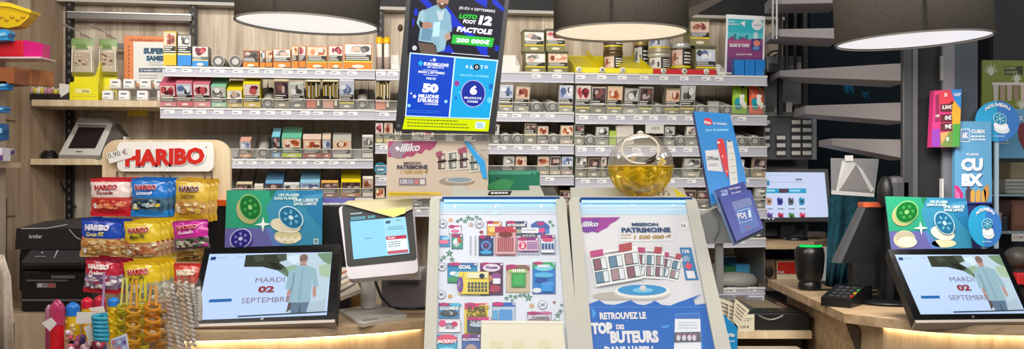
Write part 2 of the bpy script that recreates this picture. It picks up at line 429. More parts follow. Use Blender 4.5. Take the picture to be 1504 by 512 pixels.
# ------------------------------------------------------------------ shelves
DIV = clear('divider_plastic', '#8d8d8d', .55, .25, .2)
_lab = {}
def price_mesh():
    if 'm' in _lab: return _lab['m']
    m = MB(); e = .0006
    m.box((-.017, -.0012, -.011), (.017, 0, .011), mat('#f6f6f8', .4))
    m.add([(-.016, -.0018, .007), (.016, -.0018, .007), (.016, -.0018, .0125), (-.016, -.0018, .0125)], [[0, 1, 2, 3]], mat('#3c3c48'))
    m.add([(-.013, -.0018, -.007), (.002, -.0018, -.007), (.002, -.0018, -.004), (-.013, -.0018, -.004)], [[0, 1, 2, 3]], mat('#77778a'))
    o = m.build('price_label'); _lab['m'] = o.data; bpy.data.objects.remove(o); return _lab['m']
class Shelf: pass
def shelf(sec, row, x0, x1, yt, yb, rise=.05, depth=.26, lanes=(), rings=(), guard=True, labels=None, ringr=.021, rail='#e6e2d2'):
    s = Shelf(); s.sec = sec; s.row = row; s.n = 0; s.rise = rise; s.depth = depth
    xm = (x0+x1)/2
    a = RK(x0, CY, 0); b = RK(x1, CY, 0); s.zt = RK(xm, yt, 0).z; zb = RK(xm, yb, 0).z; s.zb = zb
    s.tilt = math.atan2(rise, depth)
    root = thing('tobacco_shelf', f'white {ROWN[row]} shelf with price strip in the {sec} part of the tobacco rack', 'shelf',
                 MR @ Vector(((a.x+b.x)/2, 0, zb)), 'white shelves of the tobacco rack')
    s.root = root
    m = MB(MR); m.prism([(a.x, .0, s.zt-.016), (a.x, depth, s.zt-.016+rise), (a.x, depth, s.zt-.004+rise), (a.x, 0, s.zt-.004)], (b.x-a.x, 0, 0), mat('#a3a09c', .5))
    m.build('tray', root)
    m = MB(MR); m.box((a.x, -.012, zb), (b.x, 0, s.zt-.005), STRIP, bev=.002); m.box((a.x, -.015, s.zt-.007), (b.x, .004, s.zt), mat('#e2e1de', .4))
    m.box((a.x, -.014, zb-.003), (b.x, 0, zb+.002), mat('#d4d4de', .4))
    m.build('edge_strip', root)
    if labels is None:
        n = max(2, int((x1-x0)/26)); labels = [x0+13+(x1-x0-20)*i/n+random.uniform(-3, 3) for i in range(n)]
    for lx in labels:
        o = bpy.data.objects.new('price_label', price_mesh()); COL.objects.link(o); o.parent = root
        u = RK(lx, CY, -.0125).x
        o.location = (MR @ Vector((u, -.0125, zb+(s.zt-zb)*.40)))-loc_of(root); o.rotation_euler = (0, 0, YAW)
    for lx in lanes:
        u = RK(lx, CY, .02).x; m = MB(MR)
        m.prism([(u, .01, s.zt-.003), (u, depth-.005, s.zt-.003+rise), (u, depth-.005, s.zt+rise+.024), (u, .02, s.zt+.018)], (.0016, 0, 0), DIV)
        m.build('divider', root)
    for lx in rings:
        u = RK(lx, CY, .03).x; m = MB(MR @ Matrix.Translation((u, .02, s.zt+.001)) @ Matrix.Rotation(s.tilt, 4, 'X'))
        R = Matrix.Rotation(-math.pi/2, 3, 'X'); r = ringr
        m.lathe([(r*.62, .004), (r*.62, .0), (r*.98, .0), (r, .003), (r, .012)], (0, 0, r), mat('#b5b3ae', .4), 20, R)
        m.lathe([(r*.97, .012), (r*.97, .13), (0, .13)], (0, 0, r), mat('#b5b2ab', .4), 20, R)
        m.lathe([(r*.56, .001), (0, .001)], (0, 0, r), mat('#c2c0bb', .4), 20, R)
        m.lathe([(r*.52, -.0004), (r*.84, -.0004)], (0, 0, r), mat('#5c5955', .4), 20, R)
        m.build('pusher', root)
    if guard:
        m = MB(MR); h = .034
        m.box((a.x+.002, -.002, s.zt), (b.x-.002, 0, s.zt+h), CLEAR); gd = m.build('clear_guard', root)
        m = MB(MR); m.box((a.x+.002, -.003, s.zt+h), (b.x-.002, .001, s.zt+h+.0022), mat(rail, .3)); m.build('guard_rail', gd)
    return s
def place(s, x0, x1, ytop, look, body, bottom, top, pal, d=.023, name='cigarette_pack', cat=None, w0=.012, behind=0, flat=False, yb=None, label=None, extra=0.0, turn=0.0, lift=0.0, **kw):
    """one pack on shelf s between the sight lines x0..x1, its front face reaching ytop"""
    xm = (x0+x1)/2; u0 = RK(x0, CY, w0).x; u1 = RK(x1, CY, w0).x
    ztop = RK(xm, ytop, w0).z; zb = (s.zt+s.rise*w0/s.depth) if yb is None else RK(xm, yb, w0).z
    h = max(.012, (ztop-zb))/math.cos(s.tilt); w = u1-u0-.001
    s.n += 1; n0 = s.n
    M0 = MR @ Matrix.Translation(((u0+u1)/2, w0, zb+.0005+lift)) @ Matrix.Rotation(s.tilt, 4, 'X') @ Matrix.Rotation(turn, 4, 'Z') @ Matrix.Rotation(extra, 4, 'Y')
    m = MB(M0); pack_mesh(m, w, h, d, body, bottom, top, pal, seed=int(x0*7+ytop), **kw)
    lb = label or f'{look}, {ORD[n0]} from left, {ROWN[s.row]} shelf, {s.sec} rack'
    o = tag(m.build(name, origin=M0.translation), lb, cat or name.split('_')[-1], f'packs on the {ROWN[s.row]} shelf of the {s.sec} rack')
    for k in range(behind):
        c = o.copy(); COL.objects.link(c)
        off = M0.to_3x3() @ Vector((0, (d+.001)*(k+1), 0)); c.location = o.location+off
        c['label'] = f'{look.split(" with ")[0]} in lane, {ORD[k+1]} behind {ORD[n0]} pack, {s.sec} rack {ROWN[s.row]} shelf'
    return o
# ================================================================== LEFT RACK
C1 = 'cigarette pack'
A1 = shelf('left', 1, 239, 551, 100, 113.5, rise=.0, lanes=(306, 332, 357), rings=(321, 346), guard=False, ringr=.0235)
place(A1, 240, 259, 46, 'tall yellow tobacco box with open flap', '#e9b400', '#f3b90a', '#f0d23c', 'F', .06, 'tobacco_box', pf=.42, tf=.2, stripe='#f7e27a', mark=False)
place(A1, 260.5, 281, 51, 'tall dark-topped tobacco box with blue base', '#3c3a44', '#1c86dc', '#4a4650', 'G', .06, 'tobacco_box', pf=.36, tf=.22, stripe='#f2e489', mark=False)
place(A1, 282, 306, 68, 'low tobacco box with red picture and blue base', '#8d8c8c', '#1c86d4', '#7d7a78', 'R', .08, 'tobacco_box', pf=.5, tf=.14, stripe='#efe08a')
OG = '#d07414'
def orange(x0, x1, yt, look, d=.07, **k): return place(A1, x0, x1, yt, look, OG, '#d9821c', '#dc8e34', k.pop('pal', 'F'), d, 'tobacco_box', pf=k.pop('pf', .42), tf=k.pop('tf', .24), **k)
orange(357, 380, 74, 'orange tobacco box with dark picture', .06, pal='D')
orange(381.5, 389.5, 74, 'narrow orange tobacco box', .06, pal='G', mark=False)
orange(390, 400, 74, 'narrow orange tobacco box with orange picture', .06, pal='O', mark=False)
orange(401, 427, 72, 'wide orange tobacco box with pale picture', .06, pal='W')
orange(429, 438, 67, 'slim orange tobacco box with brown picture', .05, pal='O', mark=False)
orange(439, 449, 67, 'slim orange tobacco box with red picture', .05, pal='R', mark=False)
orange(450.5, 481, 68, 'wide orange tobacco box with split picture', .06, pal='O', stripe='#c9d24a')
orange(482.5, 503.5, 67, 'orange tobacco box with crimson picture', .06, pal='R', stripe='#d8cf50')
orange(505, 546.5, 64, 'largest orange tobacco box, side text panel', .12, pal='W', stripe='#ead83c')
def ringlane(a, b): return [(a+b)/2]
A2 = shelf('left', 2, 236, 551, 159.5, 174, rise=.10, depth=.25, lanes=(259, 285, 310, 332, 357, 386, 402, 425, 448, 471, 498, 521, 542), rings=(394, 532))
place(A2, 236, 259, 126, 'rose pink '+C1+' with red picture', '#d8506a', '#e2788a', '#d8667e', 'R', .023, behind=5)
place(A2, 260, 284, 123, 'pink '+C1+' with purple picture', '#dc6a84', '#d84a5c', '#dc7a90', 'B', .023, behind=5)
place(A2, 285, 309.5, 124, 'pink '+C1+' with dark red picture', '#dc7088', '#e58a90', '#d97a8c', 'R', .023, behind=5)
place(A2, 311, 333, 128, 'mint green '+C1, '#8fc7a6', '#a8d4b6', '#8ccaa8', 'G', .023, behind=4)
place(A2, 334, 356.5, 133, 'low yellow '+C1+' with blank front', '#e9cd1e', '#cdb45c', '#f0dc28', 'W', .023, behind=4)
place(A2, 358, 383, 124, 'yellow '+C1+' with crimson picture', '#f0d812', '#d7b52e', '#f2e02c', 'R', .023, behind=4)
place(A2, 403, 425, 120, 'cream '+C1+' with brown round picture', '#cbb98f', '#8f8774', '#d8caa2', 'D')
place(A2, 426, 448, 124, 'striped white '+C1+' leaning in its lane', '#d9dcd2', '#6f6d70', '#c9cfc6', 'G', turn=.0, extra=-.05)
place(A2, 450, 471, 121, 'gold and black '+C1+' with salmon base', '#7a6526', '#d4705c', '#e6e0c4', 'S')
place(A2, 474, 497, 121, 'gold and black '+C1+' with pale pink base', '#85702e', '#d8a090', '#e6e0c4', 'S')
place(A2, 498.5, 520, 120, 'white '+C1+' with purple picture and yellow band', '#d6d2de', '#8f8c80', '#dcd8e4', 'B', stripe='#f0e000')
A3 = shelf('left', 3, 262, 548, 233, 246, rise=.10, depth=.25, lanes=(349, 372, 397, 413, 443, 473, 487, 517, 531), rings=(387,))
place(A3, 353, 369, 208, 'small pink '+C1, '#d9a08c', '#d8a070', '#dca493', 'B', .05, yb=None)
place(A3, 400, 412, 201, 'slim light blue '+C1+' with long dark side', '#5ec4dc', '#7fb0d8', '#86d4e8', 'D', .023, behind=3, side='#2a4c60')
place(A3, 414, 443, 203, 'green topped '+C1+' with lime base', '#3fa07c', '#bccc28', '#6ac4a0', 'O', .023, behind=4)
place(A3, 445, 472, 205, 'red brown '+C1+' with pale striped top', '#a4482e', '#b4483a', '#e8cfc2', 'O', .03, behind=1)
place(A3, 473.5, 486, 205, 'narrow white and rust '+C1, '#c46a48', '#b8432c', '#e6d2c0', 'B', .023, behind=2, side='#4a2a1c')
place(A3, 489, 516, 206, 'broad white '+C1+' with carton behind', '#e9e6dc', '#d8d2c4', '#c2beb4', 'O', .08)
place(A3, 532, 548, 201, 'tall white '+C1+' at shelf end', '#e8e6df', '#dedbd2', '#efede6', 'G', .02)
A4 = shelf('left', 4, 262, 548, 291, 305, rise=.10, depth=.25, lanes=(345, 368, 390, 415, 440, 470, 498, 531), rings=())
def fr(x0, x1, yt, look, c, bt, tp, pal, **k): return place(A4, x0, x1, yt, look, c, bt, tp, pal, pf=.5, **k)
fr(348, 371, 270, 'cream '+C1+' with striped top', '#d9cb9f', '#c9b98f', '#ddd0aa', 'D')
fr(374, 387, 273, 'small white '+C1, '#e6ded0', '#d8cfc0', '#eae4d8', None)
fr(390, 416, 269, 'sky blue '+C1+' with dark panel', '#5fa0d0', '#5a90c0', '#7ab4dc', 'D', behind=4)
fr(417, 440, 271, 'white '+C1+' with grey striped top', '#dcdde0', '#c9c9cc', '#dfe2e6', 'G')
fr(441, 470, 268, 'light blue '+C1+' with dark panel', '#7cc0e2', '#6aa8d0', '#98d2ee', 'B', behind=4)
fr(472, 497, 268, 'orange edged '+C1+' with purple base', '#e6ab48', '#8a4a4a', '#eab45c', 'D')
fr(501, 530, 267, 'bright yellow '+C1+' with white emblem', '#f0d400', '#b46a3a', '#f4de20', 'D', behind=4)
fr(532.5, 548, 262, 'tall white '+C1+' with flesh picture', '#ebe3d8', '#e2dacd', '#f0eae2', 'F')
# ================================================================== MIDDLE RACK
B1 = shelf('middle', 1, 552, 842, 104.5, 119, rise=0, guard=False, labels=(559, 577, 640, 700, 788, 818))
for i, (a, b, lb) in enumerate(((552.5, 562, 'white tube with yellow cap, beside the largest orange tobacco box'), (563.5, 573, 'white tube with yellow cap, next to the clear display cup'))):
    u0 = RK(a, CY, .05).x; u1 = RK(b, CY, .05).x; zt = RK(a, 57, .05).z; r = (u1-u0)/2-.0006
    root = thing('capped_tube', lb, 'tube', MR @ Vector(((u0+u1)/2, .06, B1.zt)), 'yellow capped white tubes')
    c = Vector(((u0+u1)/2, .06, 0))
    m = MB(MR); m.lathe([(0, B1.zt), (r, B1.zt), (r, B1.zt+(zt-B1.zt)*.45)], c, mat('#b9a49a', .4), 16)
    m.lathe([(r, B1.zt+(zt-B1.zt)*.45), (r*.9, B1.zt+(zt-B1.zt)*.5), (r*.9, zt-.015)], c, mat('#efe6d8', .35), 16); m.build('tube_body', root)
    m = MB(MR); m.lathe([(r*1.15, zt-.016), (r*1.2, zt-.010), (r*1.15, zt+.004), (r*.5, zt+.009), (0, zt+.009)], c, mat('#f2b400', .35), 16); m.build('cap', root)
def stand_open(x0, x1, yt, sh, label, w=.03, d=.08):
    u0 = RK(x0, CY, w).x; u1 = RK(x1, CY, w).x; z1 = RK(x0, yt, w).z; z0 = sh.zt; h = z1-z0
    m = MB(MR); c = mat('#e9e7e2', .3)
    m.box((u0, w, z0), (u1, w+d, z0+.003), c); m.box((u0, w+d-.003, z0), (u1, w+d, z1), c)
    m.prism([(u0, w, z0), (u0, w+d, z0), (u0, w+d, z1), (u0, w, z0+h*.35)], (.003, 0, 0), c)
    m.prism([(u1, w, z0), (u1, w+d, z0), (u1, w+d, z1), (u1, w, z0+h*.35)], (-.003, 0, 0), c)
    m.box((u0, w, z0), (u1, w+.003, z0+h*.35), c)
    return tag(m.build('display_tray'), label, 'tray')
stand_open(574, 587, 77, B1, 'empty white display tray left of the big screen on the top shelf')
stand_open(736, 764, 76, B1, 'empty white display tray right of the big screen on the top shelf', d=.1)
def tub(sh, x0, x1, yt, yb, look, label, pal='W', w=.03, d=.075, lid='#5d5a48'):
    u0 = RK(x0, CY, w).x; u1 = RK(x1, CY, w).x; z1 = RK((x0+x1)/2, yt, w).z; z0 = RK((x0+x1)/2, yb, w).z if yb else sh.zt
    wd = u1-u0; h = z1-z0; cx = (u0+u1)/2
    root = thing('tobacco_tub', label, 'tub', MR @ Vector((cx, w+d/2, z0)), 'square tobacco tubs')
    M0 = MR @ Matrix.Translation((cx, w, z0+.0003))
    m = MB(M0); pack_mesh(m, wd*.96, h*.9, d, look, look, look, pal, pf=.46, tf=.2, stripe='#ffe21a', seed=int(x0+yt)); m.build('tub_body', root)
    m = MB(M0); m.box((-wd/2, -.002, h*.9), (wd/2, d+.002, h), mat(lid, .4), bev=.003); m.build('lid', root)
tub(B1, 771, 802, 75, None, '#7d7748', 'olive square tobacco tub, bottom left of the four stacked tubs', 'W')
tub(B1, 804, 835, 75, None, '#7d7748', 'olive square tobacco tub, bottom right of the four stacked tubs', 'O')
zz = RK(786, 75, .03).z
tub(B1, 769, 800, 43.5, 75.3, '#8a8452', 'olive square tobacco tub, top left of the four stacked tubs', 'W')
tub(B1, 801.5, 831, 42, 75.3, '#8a8452', 'olive square tobacco tub, top right of the four stacked tubs', 'R')
B2 = shelf('middle', 2, 551, 842, 163.5, 177, rise=.05, lanes=(574, 600, 640, 680, 732, 754, 777, 798, 820), rings=(787.5, 810.5))
place(B2, 551.5, 573, 118, 'white '+C1+' with gold stripes and salmon base', '#d9d8d2', '#d98a74', '#eceae4', 'S')
place(B2, 733, 753, 125, 'white '+C1+' with blue picture', '#d6d6d8', '#9a9a98', '#e4e2dc', 'B', stripe='#f2dc50')
place(B2, 755, 776, 128, 'tilted cream '+C1+' with flesh picture', '#c9c2a8', '#a3a195', '#d9d5c2', 'F', extra=.06)
place(B2, 820.5, 841, 126, 'white '+C1+' with violet picture and yellow band', '#cfccd2', '#a5a595', '#e6e0c8', 'B', stripe='#f0d820')
B3 = shelf('middle', 3, 551, 842, 211, 225, rise=.05, lanes=(563, 578, 604, 637, 668, 698, 718, 733, 751, 770, 788, 806, 822), rings=(742.5, 759.5, 812.5), ringr=.02)
L = ('#dcd6c8', '#c8c0b0')
place(B3, 551.5, 562.5, 181, 'small white '+C1+' with red picture', '#e4dcd2', '#c9b85a', '#f0ece4', 'R')
place(B3, 564, 577, 181, 'small white '+C1+' with pink picture', '#e4dcd6', '#c9b85a', '#f0ece4', 'F')
for a, b, lk, bd, pl in ((579, 590, 'yellow banded '+C1, '#ddc93a', 'G'), (605, 621, 'grey '+C1, '#cfcdc8', 'W'), (622, 637, 'white '+C1+' with red mark', '#e2d8d4', 'R'),
                         (655, 668, 'white '+C1+' with grey mark', '#dcdad2', 'G'), (682, 698, 'grey '+C1+' with dark picture', '#bdbab2', 'D')):
    place(B3, a, b, 190, lk, bd, bd, '#eae6dc', pl)
place(B3, 724, 733, 183, 'narrow grey '+C1+' by the big screen', '#b9b6ae', '#9c9a90', '#d2cfc6', 'G')
place(B3, 770.5, 787, 182, 'white '+C1+' with gold lower picture', '#d4cfae', '#8f8d84', '#e2dec8', 'D', pf=.3, stripe='#e2d478')
place(B3, 789, 805, 186, 'grey '+C1+' with pink lower picture', '#c2bfb4', '#a4958f', '#dbd8ca', 'F')
place(B3, 823, 841, 185, 'white '+C1+' with salmon picture', '#d8d4c6', '#c2b0a4', '#e2deD0', 'O')
B4 = shelf('middle', 4, 551, 842, 257, 271, rise=.05, lanes=(720, 738, 757, 774, 789, 807, 824))
place(B4, 739, 755, 230, 'white '+C1+' with grey picture', '#d6d4c8', '#8fa690', '#e6e4d8', 'G')
place(B4, 757, 773, 230, 'white '+C1+' with brown picture', '#dcd2bc', '#8fa690', '#eae2d0', 'F')
place(B4, 789.5, 806, 230, 'cream '+C1+' with rose picture', '#d6cdb8', '#c8b49a', '#e6dfc8', 'F')
place(B4, 807.5, 823, 230, 'white '+C1+' with black and green picture', '#dcdcd0', '#c2b89c', '#eaeadc', 'D')
place(B4, 824.5, 841, 230, 'white '+C1+' with pale blue picture', '#c9cdd6', '#c2a6a0', '#dfe2e8', 'B')
p = RK(559, 258, .03)
m = MB(MR); R = Matrix.Rotation(math.pi/2, 3, 'X'); r = 9.5*RS(559, .03)
m.lathe([(0, -.012), (r*.9, -.012), (r, -.009), (r, .009), (r*.9, .012), (r*.75, .009), (0, .009)], (p.x, .04, B4.zt+r), mat('#2aa6c4', .3), 24, R)
m.lathe([(0, .0105), (r*.7, .0105)], (p.x, .04, B4.zt+r), mat('#0f6f8e', .3), 24, R)
m.box((p.x-r*.5, .0292, B4.zt+r*.75), (p.x+r*.5, .03, B4.zt+r*1.0), mat('#bfe6ee'))
tag(m.build('round_tin'), 'small round blue tin standing on edge on the fourth middle rack shelf', 'tin')
B5 = shelf('middle', 5, 551, 842, 303, 316, rise=.05, lanes=(566, 590, 640, 800))
place(B5, 551.5, 565, 276, 'white '+C1+' with amber picture', '#ddd2c0', '#b5a48e', '#eae4d6', 'O')
place(B5, 603, 620, 282, 'grey '+C1+' beside the yellow folder', '#a8a39a', '#8f8b84', '#c6c2b8', 'G')
place(B5, 822, 838, 281, 'brown '+C1+' between the two lottery display cases', '#8a6a4a', '#c28a6a', '#c2b394', 'D')
# ================================================================== RIGHT RACK
C_1 = shelf('right', 1, 843.5, 1125, 109.5, 123.5, rise=0, guard=False, labels=(853, 884, 914, 946, 975, 1005, 1037, 1056))
u0 = RK(845, CY, .0).x; u1 = RK(959, CY, .0).x; z0 = C_1.zt
root = thing('tin_tray', 'bright yellow divided tray holding tobacco tins on the top right shelf', 'tray', MR @ Vector(((u0+u1)/2, .06, z0)))
m = MB(MR); YL = mat('#f2e000', .4)
m.box((u0, .002, z0), (u1, .28, z0+.004), YL); m.box((u0, .002, z0), (u1, .006, z0+.022), YL)
for xa, xb in ((845, 886), (918, 957)):
    ua = RK(xa, CY, 0).x; ub = RK(xb, CY, 0).x; m.prism([(ua, .006, z0+.012), (ub, .006, z0+.012), (ub, .276, z0+.098), (ua, .276, z0+.098)], (0, 0, -.003), YL)
m.box((u0, .276, z0), (u1, .28, z0+.10), YL); m.build('tray_base', root)
for lx in (845, 886, 918, 957):
    u = RK(lx, CY, .0).x; m = MB(MR); m.prism([(u, .006, z0), (u, .276, z0), (u, .276, z0+.125), (u, .006, z0+.024)], (.003, 0, 0), YL); m.build('divider', root)
def disc_tag(x, ch, par, ring='#8a8a80', y=101.5):
    p = RK(x, y, .001); m = MB(MR); R = Matrix.Rotation(math.pi/2, 3, 'X')
    m.lathe([(0, .003), (.011, .003), (.011, 0)], (p.x, -.001, z0+.014), mat('#f4f2e6', .4), 20, R)
    vs, fs = glyphs(ch, .03)
    m.add([(p.x-.0045+.009*a, -.0046, z0+.008+.012*b) for a, b in vs], fs, mat('#6c6a5a'))
    m.build('size_tag', par)
for x, c in ((850, 'S'), (884, 'M'), (914, 'S')): disc_tag(x, c, root)
RED = mat('#d0101c', .4)
rt = thing('tin_tray', 'red strip tray with size discs under the tins on the top right shelf', 'tray', MR @ Vector((RK(1005, CY, 0).x, .06, z0)))
m = MB(MR); u0 = RK(960.5, CY, 0).x; u1 = RK(1052, CY, 0).x
m.box((u0, .002, z0), (u1, .2, z0+.003), RED); m.box((u0, .002, z0), (u1, .006, z0+.022), RED); m.build('tray_base', rt)
for x, c in ((974, 'S'), (1005, 'M'), (1037, 'L')): disc_tag(x, c, rt)
def can(x0, x1, yt, yb, label, body, band, pal, w=.06, lid='#d8d4c6', zbase=None):
    u0 = RK(x0, CY, w).x; u1 = RK(x1, CY, w).x; r = (u1-u0)/2; c = Vector(((u0+u1)/2, w+r, 0))
    zb = RK(x0, yb, w).z if zbase is None else zbase; zt = RK(x0, yt, w).z; h = zt-zb
    root = thing('tobacco_tin', label, 'tin', MR @ Vector((c.x, c.y, zb)), 'round tobacco tins'); M0 = MR
    m = MB(M0)
    m.lathe([(0, zb), (r*.97, zb), (r, zb+.003), (r*.97, zb+.006), (r*.97, zb+h*.84)], c, mat(body, .35, .2), 28)
    def wrap(a0, a1, v0, v1, col, k):
        m.lathe([(r*.97+k*.0006, zb+h*v0), (r*.97+k*.0006, zb+h*v1)], c, mat(col, .4), 10, None, True, math.radians(a0), math.radians(a1))
    wrap(180, 360, .22, .80, band, 1)
    bg, cs = PAL[pal]; wrap(190, 262, .3, .78, bg, 2)
    for i in range(4): wrap(198+i*15, 212+i*14, .36+.09*(i % 3), .5+.09*((i+1) % 3), cs[i], 3)
    for i in range(4): wrap(272, 320+8*(i % 3), .66-.1*i, .71-.1*i, '#efece2', 3)
    wrap(185, 355, .22, .29, '#f0dc1e', 3)
    m.build('tin_body', root)
    m = MB(M0); m.lathe([(r, zb+h*.84), (r*1.02, zb+h*.86), (r*1.02, zt-.003), (r*.98, zt), (r*.9, zt-.002), (0, zt-.002)], c, mat(lid, .3, .3), 28); m.build('lid', root)
can(890, 918, 74.5, None, 'lower round gold tin of the pair on the yellow tray', '#6a5632', '#26221e', 'F', w=.09, lid='#5c4b2a', zbase=z0+.0045)
can(890, 918, 45, 74.2, 'upper round gold tin of the pair under the middle lamp', '#6a5632', '#26221e', 'D', w=.09, lid='#b3a06a')
can(934, 955, 57, None, 'dark round tin standing behind the yellow tray divider', '#4a3c28', '#26221e', 'G', w=.16, lid='#b89b58', zbase=z0+.0045)
can(957.5, 988.5, 77, None, 'lower pale tin of the pair on the red strip tray', '#b3a88c', '#2a2622', 'W', w=.03, zbase=z0+.0035)
can(958, 988.5, 45, 76.7, 'upper pale tin of the pair on the red strip tray', '#b3a88c', '#c9c4cf', 'B', w=.03)
can(990, 1019, 62, None, 'single silver lidded tin between the tin pair and square tubs', '#6a5632', '#26221e', 'F', w=.03, lid='#c9c9c4', zbase=z0+.0035)
for a, b, y0, y1, lb, pl in ((1021, 1052, 67, 102, 'olive square tobacco tub standing on the red strip tray', 'B'), (1013, 1043, 27, 67.3, 'olive square tobacco tub stacked on top beside the vape poster', 'F')):
    tub(C_1, a, b, y0, None if y1 == 102 else y1, '#8a8452', lb, pl, w=.035, d=.08)
stand_open(1053, 1066, 92, C_1, 'small grey display tray between square tub and vape poster', d=.06)
# vape poster and blue packs at the right end of the top shelf
d0 = RKP(1095, 65, .20).y
p, m, done = sheet('vape_poster', 'white framed teal and purple vape poster at the end of the top shelf', 'poster', (1067, 21), (1124, 24), (1122, 109.5), (1064, 108.5), (RKP(1067, CY, .16).y, RKP(1124, CY, .16).y, RKP(1064, CY, .12).y), mat('#f4f6f8', .35), t=.003)
p.upoly(m, [(.05, .07), (.95, .07), (.95, .97), (.05, .97)], mat('#2fb4c4'), 1)
p.upoly(m, [(.05, .30), (.95, .30), (.95, .45), (.05, .45)], mat('#59c4cf'), 2)
p.upoly(m, [(.05, .43), (.15, .36), (.28, .42), (.45, .37), (.6, .43), (.75, .37), (.95, .40), (.95, .97), (.05, .97)], mat('#8c3f7c'), 3)
p.upoly(m, [(.05, .43), (.95, .40), (.95, .50), (.05, .53)], mat('#a8527e'), 4)
p.upoly(m, [(.05, .72), (.95, .72), (.95, .97), (.05, .97)], mat('#6a3f7e'), 4)
for q in ((.2, .33), (.34, .36), (.5, .34)): p.upoly(m, [(q[0], .43), (q[0]+.06, .43), (q[0]+.06, q[1]), (q[0], q[1])], mat('#2a7c94'), 4)
p.oval(m, 1112, 36.5, 8, 8, WHITE, 2)
p.text(m, 'NOUVEAUTE', 1106.5, 38.5, 1117.5, 38.8, 2.6, mat('#7d98a8'), 3)
p.text(m, 'LAISSEZ', 1070, 33, 1079, 33.1, 2.6, WHITE, 2); p.text(m, 'PARLER LE', 1070, 36.8, 1085, 37, 2.6, WHITE, 2)
p.poly(m, [(1087, 34.5), (1094, 30), (1094, 39)], WHITE, 2)
p.text(m, 'BASE IS VAPE', 1071.5, 69, 1100, 69.6, 5, WHITE, 5, .04); p.text(m, 'NOUVELLE GAMME', 1081, 81, 1104, 81.3, 2.2, WHITE, 5)
p.poly(m, [(1103, 57), (1117, 57.5), (1118, 75), (1103, 75)], mat('#4a3c86'), 5); p.oval(m, 1111, 64, 5, 4.5, mat('#e08a72'), 6); p.oval(m, 1110, 71, 5, 3, mat('#5f8ed0'), 6)
p.poly(m, [(1107, 48), (1112, 48), (1113, 57), (1106, 57)], mat('#c8dde6'), 5)
done()
for i, x in enumerate((1079, 1094.3, 1109.6)):
    place(C_1, x, x+14.4, 88, 'blue vape cartridge box', '#1f7fd0', '#2a8be0', '#3c9ae6', None, .03, 'cartridge_box', 'box', w0=.03,
          label='bright blue cartridge box below the vape poster, '+('left one', 'middle one', 'right one')[i]+' of three')
    k = MB(); q = Panel((x+1, 89), (x+13.4, 89), (x+13.4, 108), (x+1, 108), RKP(x+7, CY, .028).y-.003)
C2 = shelf('right', 2, 844, 1125, 168, 182, rise=.06, lanes=(867, 890, 914, 936, 957, 975, 997, 1020, 1038, 1056, 1074, 1100), rings=(965, 1028, 1066))
def c2(x0, x1, yt, lk, b, bt, tp, pal, **k): return place(C2, x0, x1, yt, lk, b, bt, tp, pal, pf=k.pop('pf', .5), **k)
c2(845, 866.5, 127, 'white '+C1+' with dark red picture', '#dcdad4', '#83806a', '#e8e4d4', 'R', stripe='#f0d820')
c2(868, 889, 129, 'white '+C1+' with brown mouth picture', '#cfcac4', '#837f6a', '#dcd6c6', 'D')
c2(891, 913, 128, 'cream '+C1+' with orange picture', '#d8c4a8', '#86826c', '#dfd2b8', 'O', stripe='#f0d820')
c2(915, 936, 131, 'grey '+C1+' with grey picture', '#a9a79f', '#a09e90', '#b5b2a6', 'G', extra=.03)
c2(937, 957, 129, 'pale grey '+C1+' with black and tan picture', '#c2c2b6', '#7c8068', '#d3d3c6', 'D', extra=.02, stripe='#d9d84a')
c2(976, 997, 132, 'cream topped '+C1+' with portrait picture', '#8c8a72', '#89836a', '#d9cf9c', 'O', behind=1, stripe='#f0d820')
c2(998.5, 1019, 127, 'white '+C1+' with grey picture', '#e0e2ea', '#89846a', '#eceef2', 'G', stripe='#f0d820')
place(C2, 1040, 1055, 150, 'clear plastic lane holder', '#b9bab8', '#a2a4a2', '#c9cac8', None, .02, 'lane_holder', 'holder', mark=False, label='small grey empty holder between the white rings, second right rack shelf')
def pouchbag(x0, x1, yt, label, body, acc):
    w = .03; u0 = RK(x0, CY, w).x; u1 = RK(x1, CY, w).x; z0 = C2.zt+.008; z1 = RK(x0, yt, w).z; h = z1-z0; cx = (u0+u1)/2; wd = u1-u0
    m = MB(MR @ Matrix.Translation((cx, w, z0)))
    N = 8; vs = []; fs = []
    for sgn in (-1, 1):
        b = len(vs)
        for j in range(N+1):
            for i in range(N+1):
                a = i/N; v = j/N
                th = .012*(1-(2*v-1)**4)*(1-(2*a-1)**4)
                vs.append(((a-.5)*wd*(1-.05*math.sin(math.pi*v)), .014+sgn*th, v*h))
        for j in range(N):
            for i in range(N):
                f = [b+j*(N+1)+i, b+j*(N+1)+i+1, b+(j+1)*(N+1)+i+1, b+(j+1)*(N+1)+i]
                fs.append(f if sgn < 0 else f[::-1])
    m.add(vs, fs, mat(body, .35), True)
    y = .0008
    def q(pts, c, k=1): m.add([(a*wd, y-k*.0006, b*h) for a, b in pts], [list(range(len(pts)))], mat(c, .4))
    q([(.02, .66), (.22, .66), (.22, .97), (.02, .97)], DARKTXT); 
    for i in range(3): q([(.04, .71+.08*i), (.2, .71+.08*i), (.2, .74+.08*i), (.04, .74+.08*i)], acc, 2)
    def el(cx_, cz, rx, rz, c, k): q([(cx_+rx*math.cos(t*.4488), cz+rz*math.sin(t*.4488)) for t in range(14)], c, k)
    el(-.22, .40, .2, .16, '#19a0b4', 1); el(.05, .45, .15, .16, '#f2f2ee', 2); el(-.18, .25, .2, .1, '#148a9c', 3); el(.22, .3, .12, .12, '#e9ead8', 2); el(.05, .62, .18, .06, '#fafaf4', 3)
    return tag(m.build('refill_pouch'), label, 'pouch', 'refill pouches on the right rack')
pouchbag(1077, 1100, 125, 'lime green refill pouch below the vape poster, left of the coral one', '#9ccc1e', '#d8e84a')
pouchbag(1102, 1125, 125, 'coral orange refill pouch at the right end of the rack', '#f0643c', '#f2b09a')
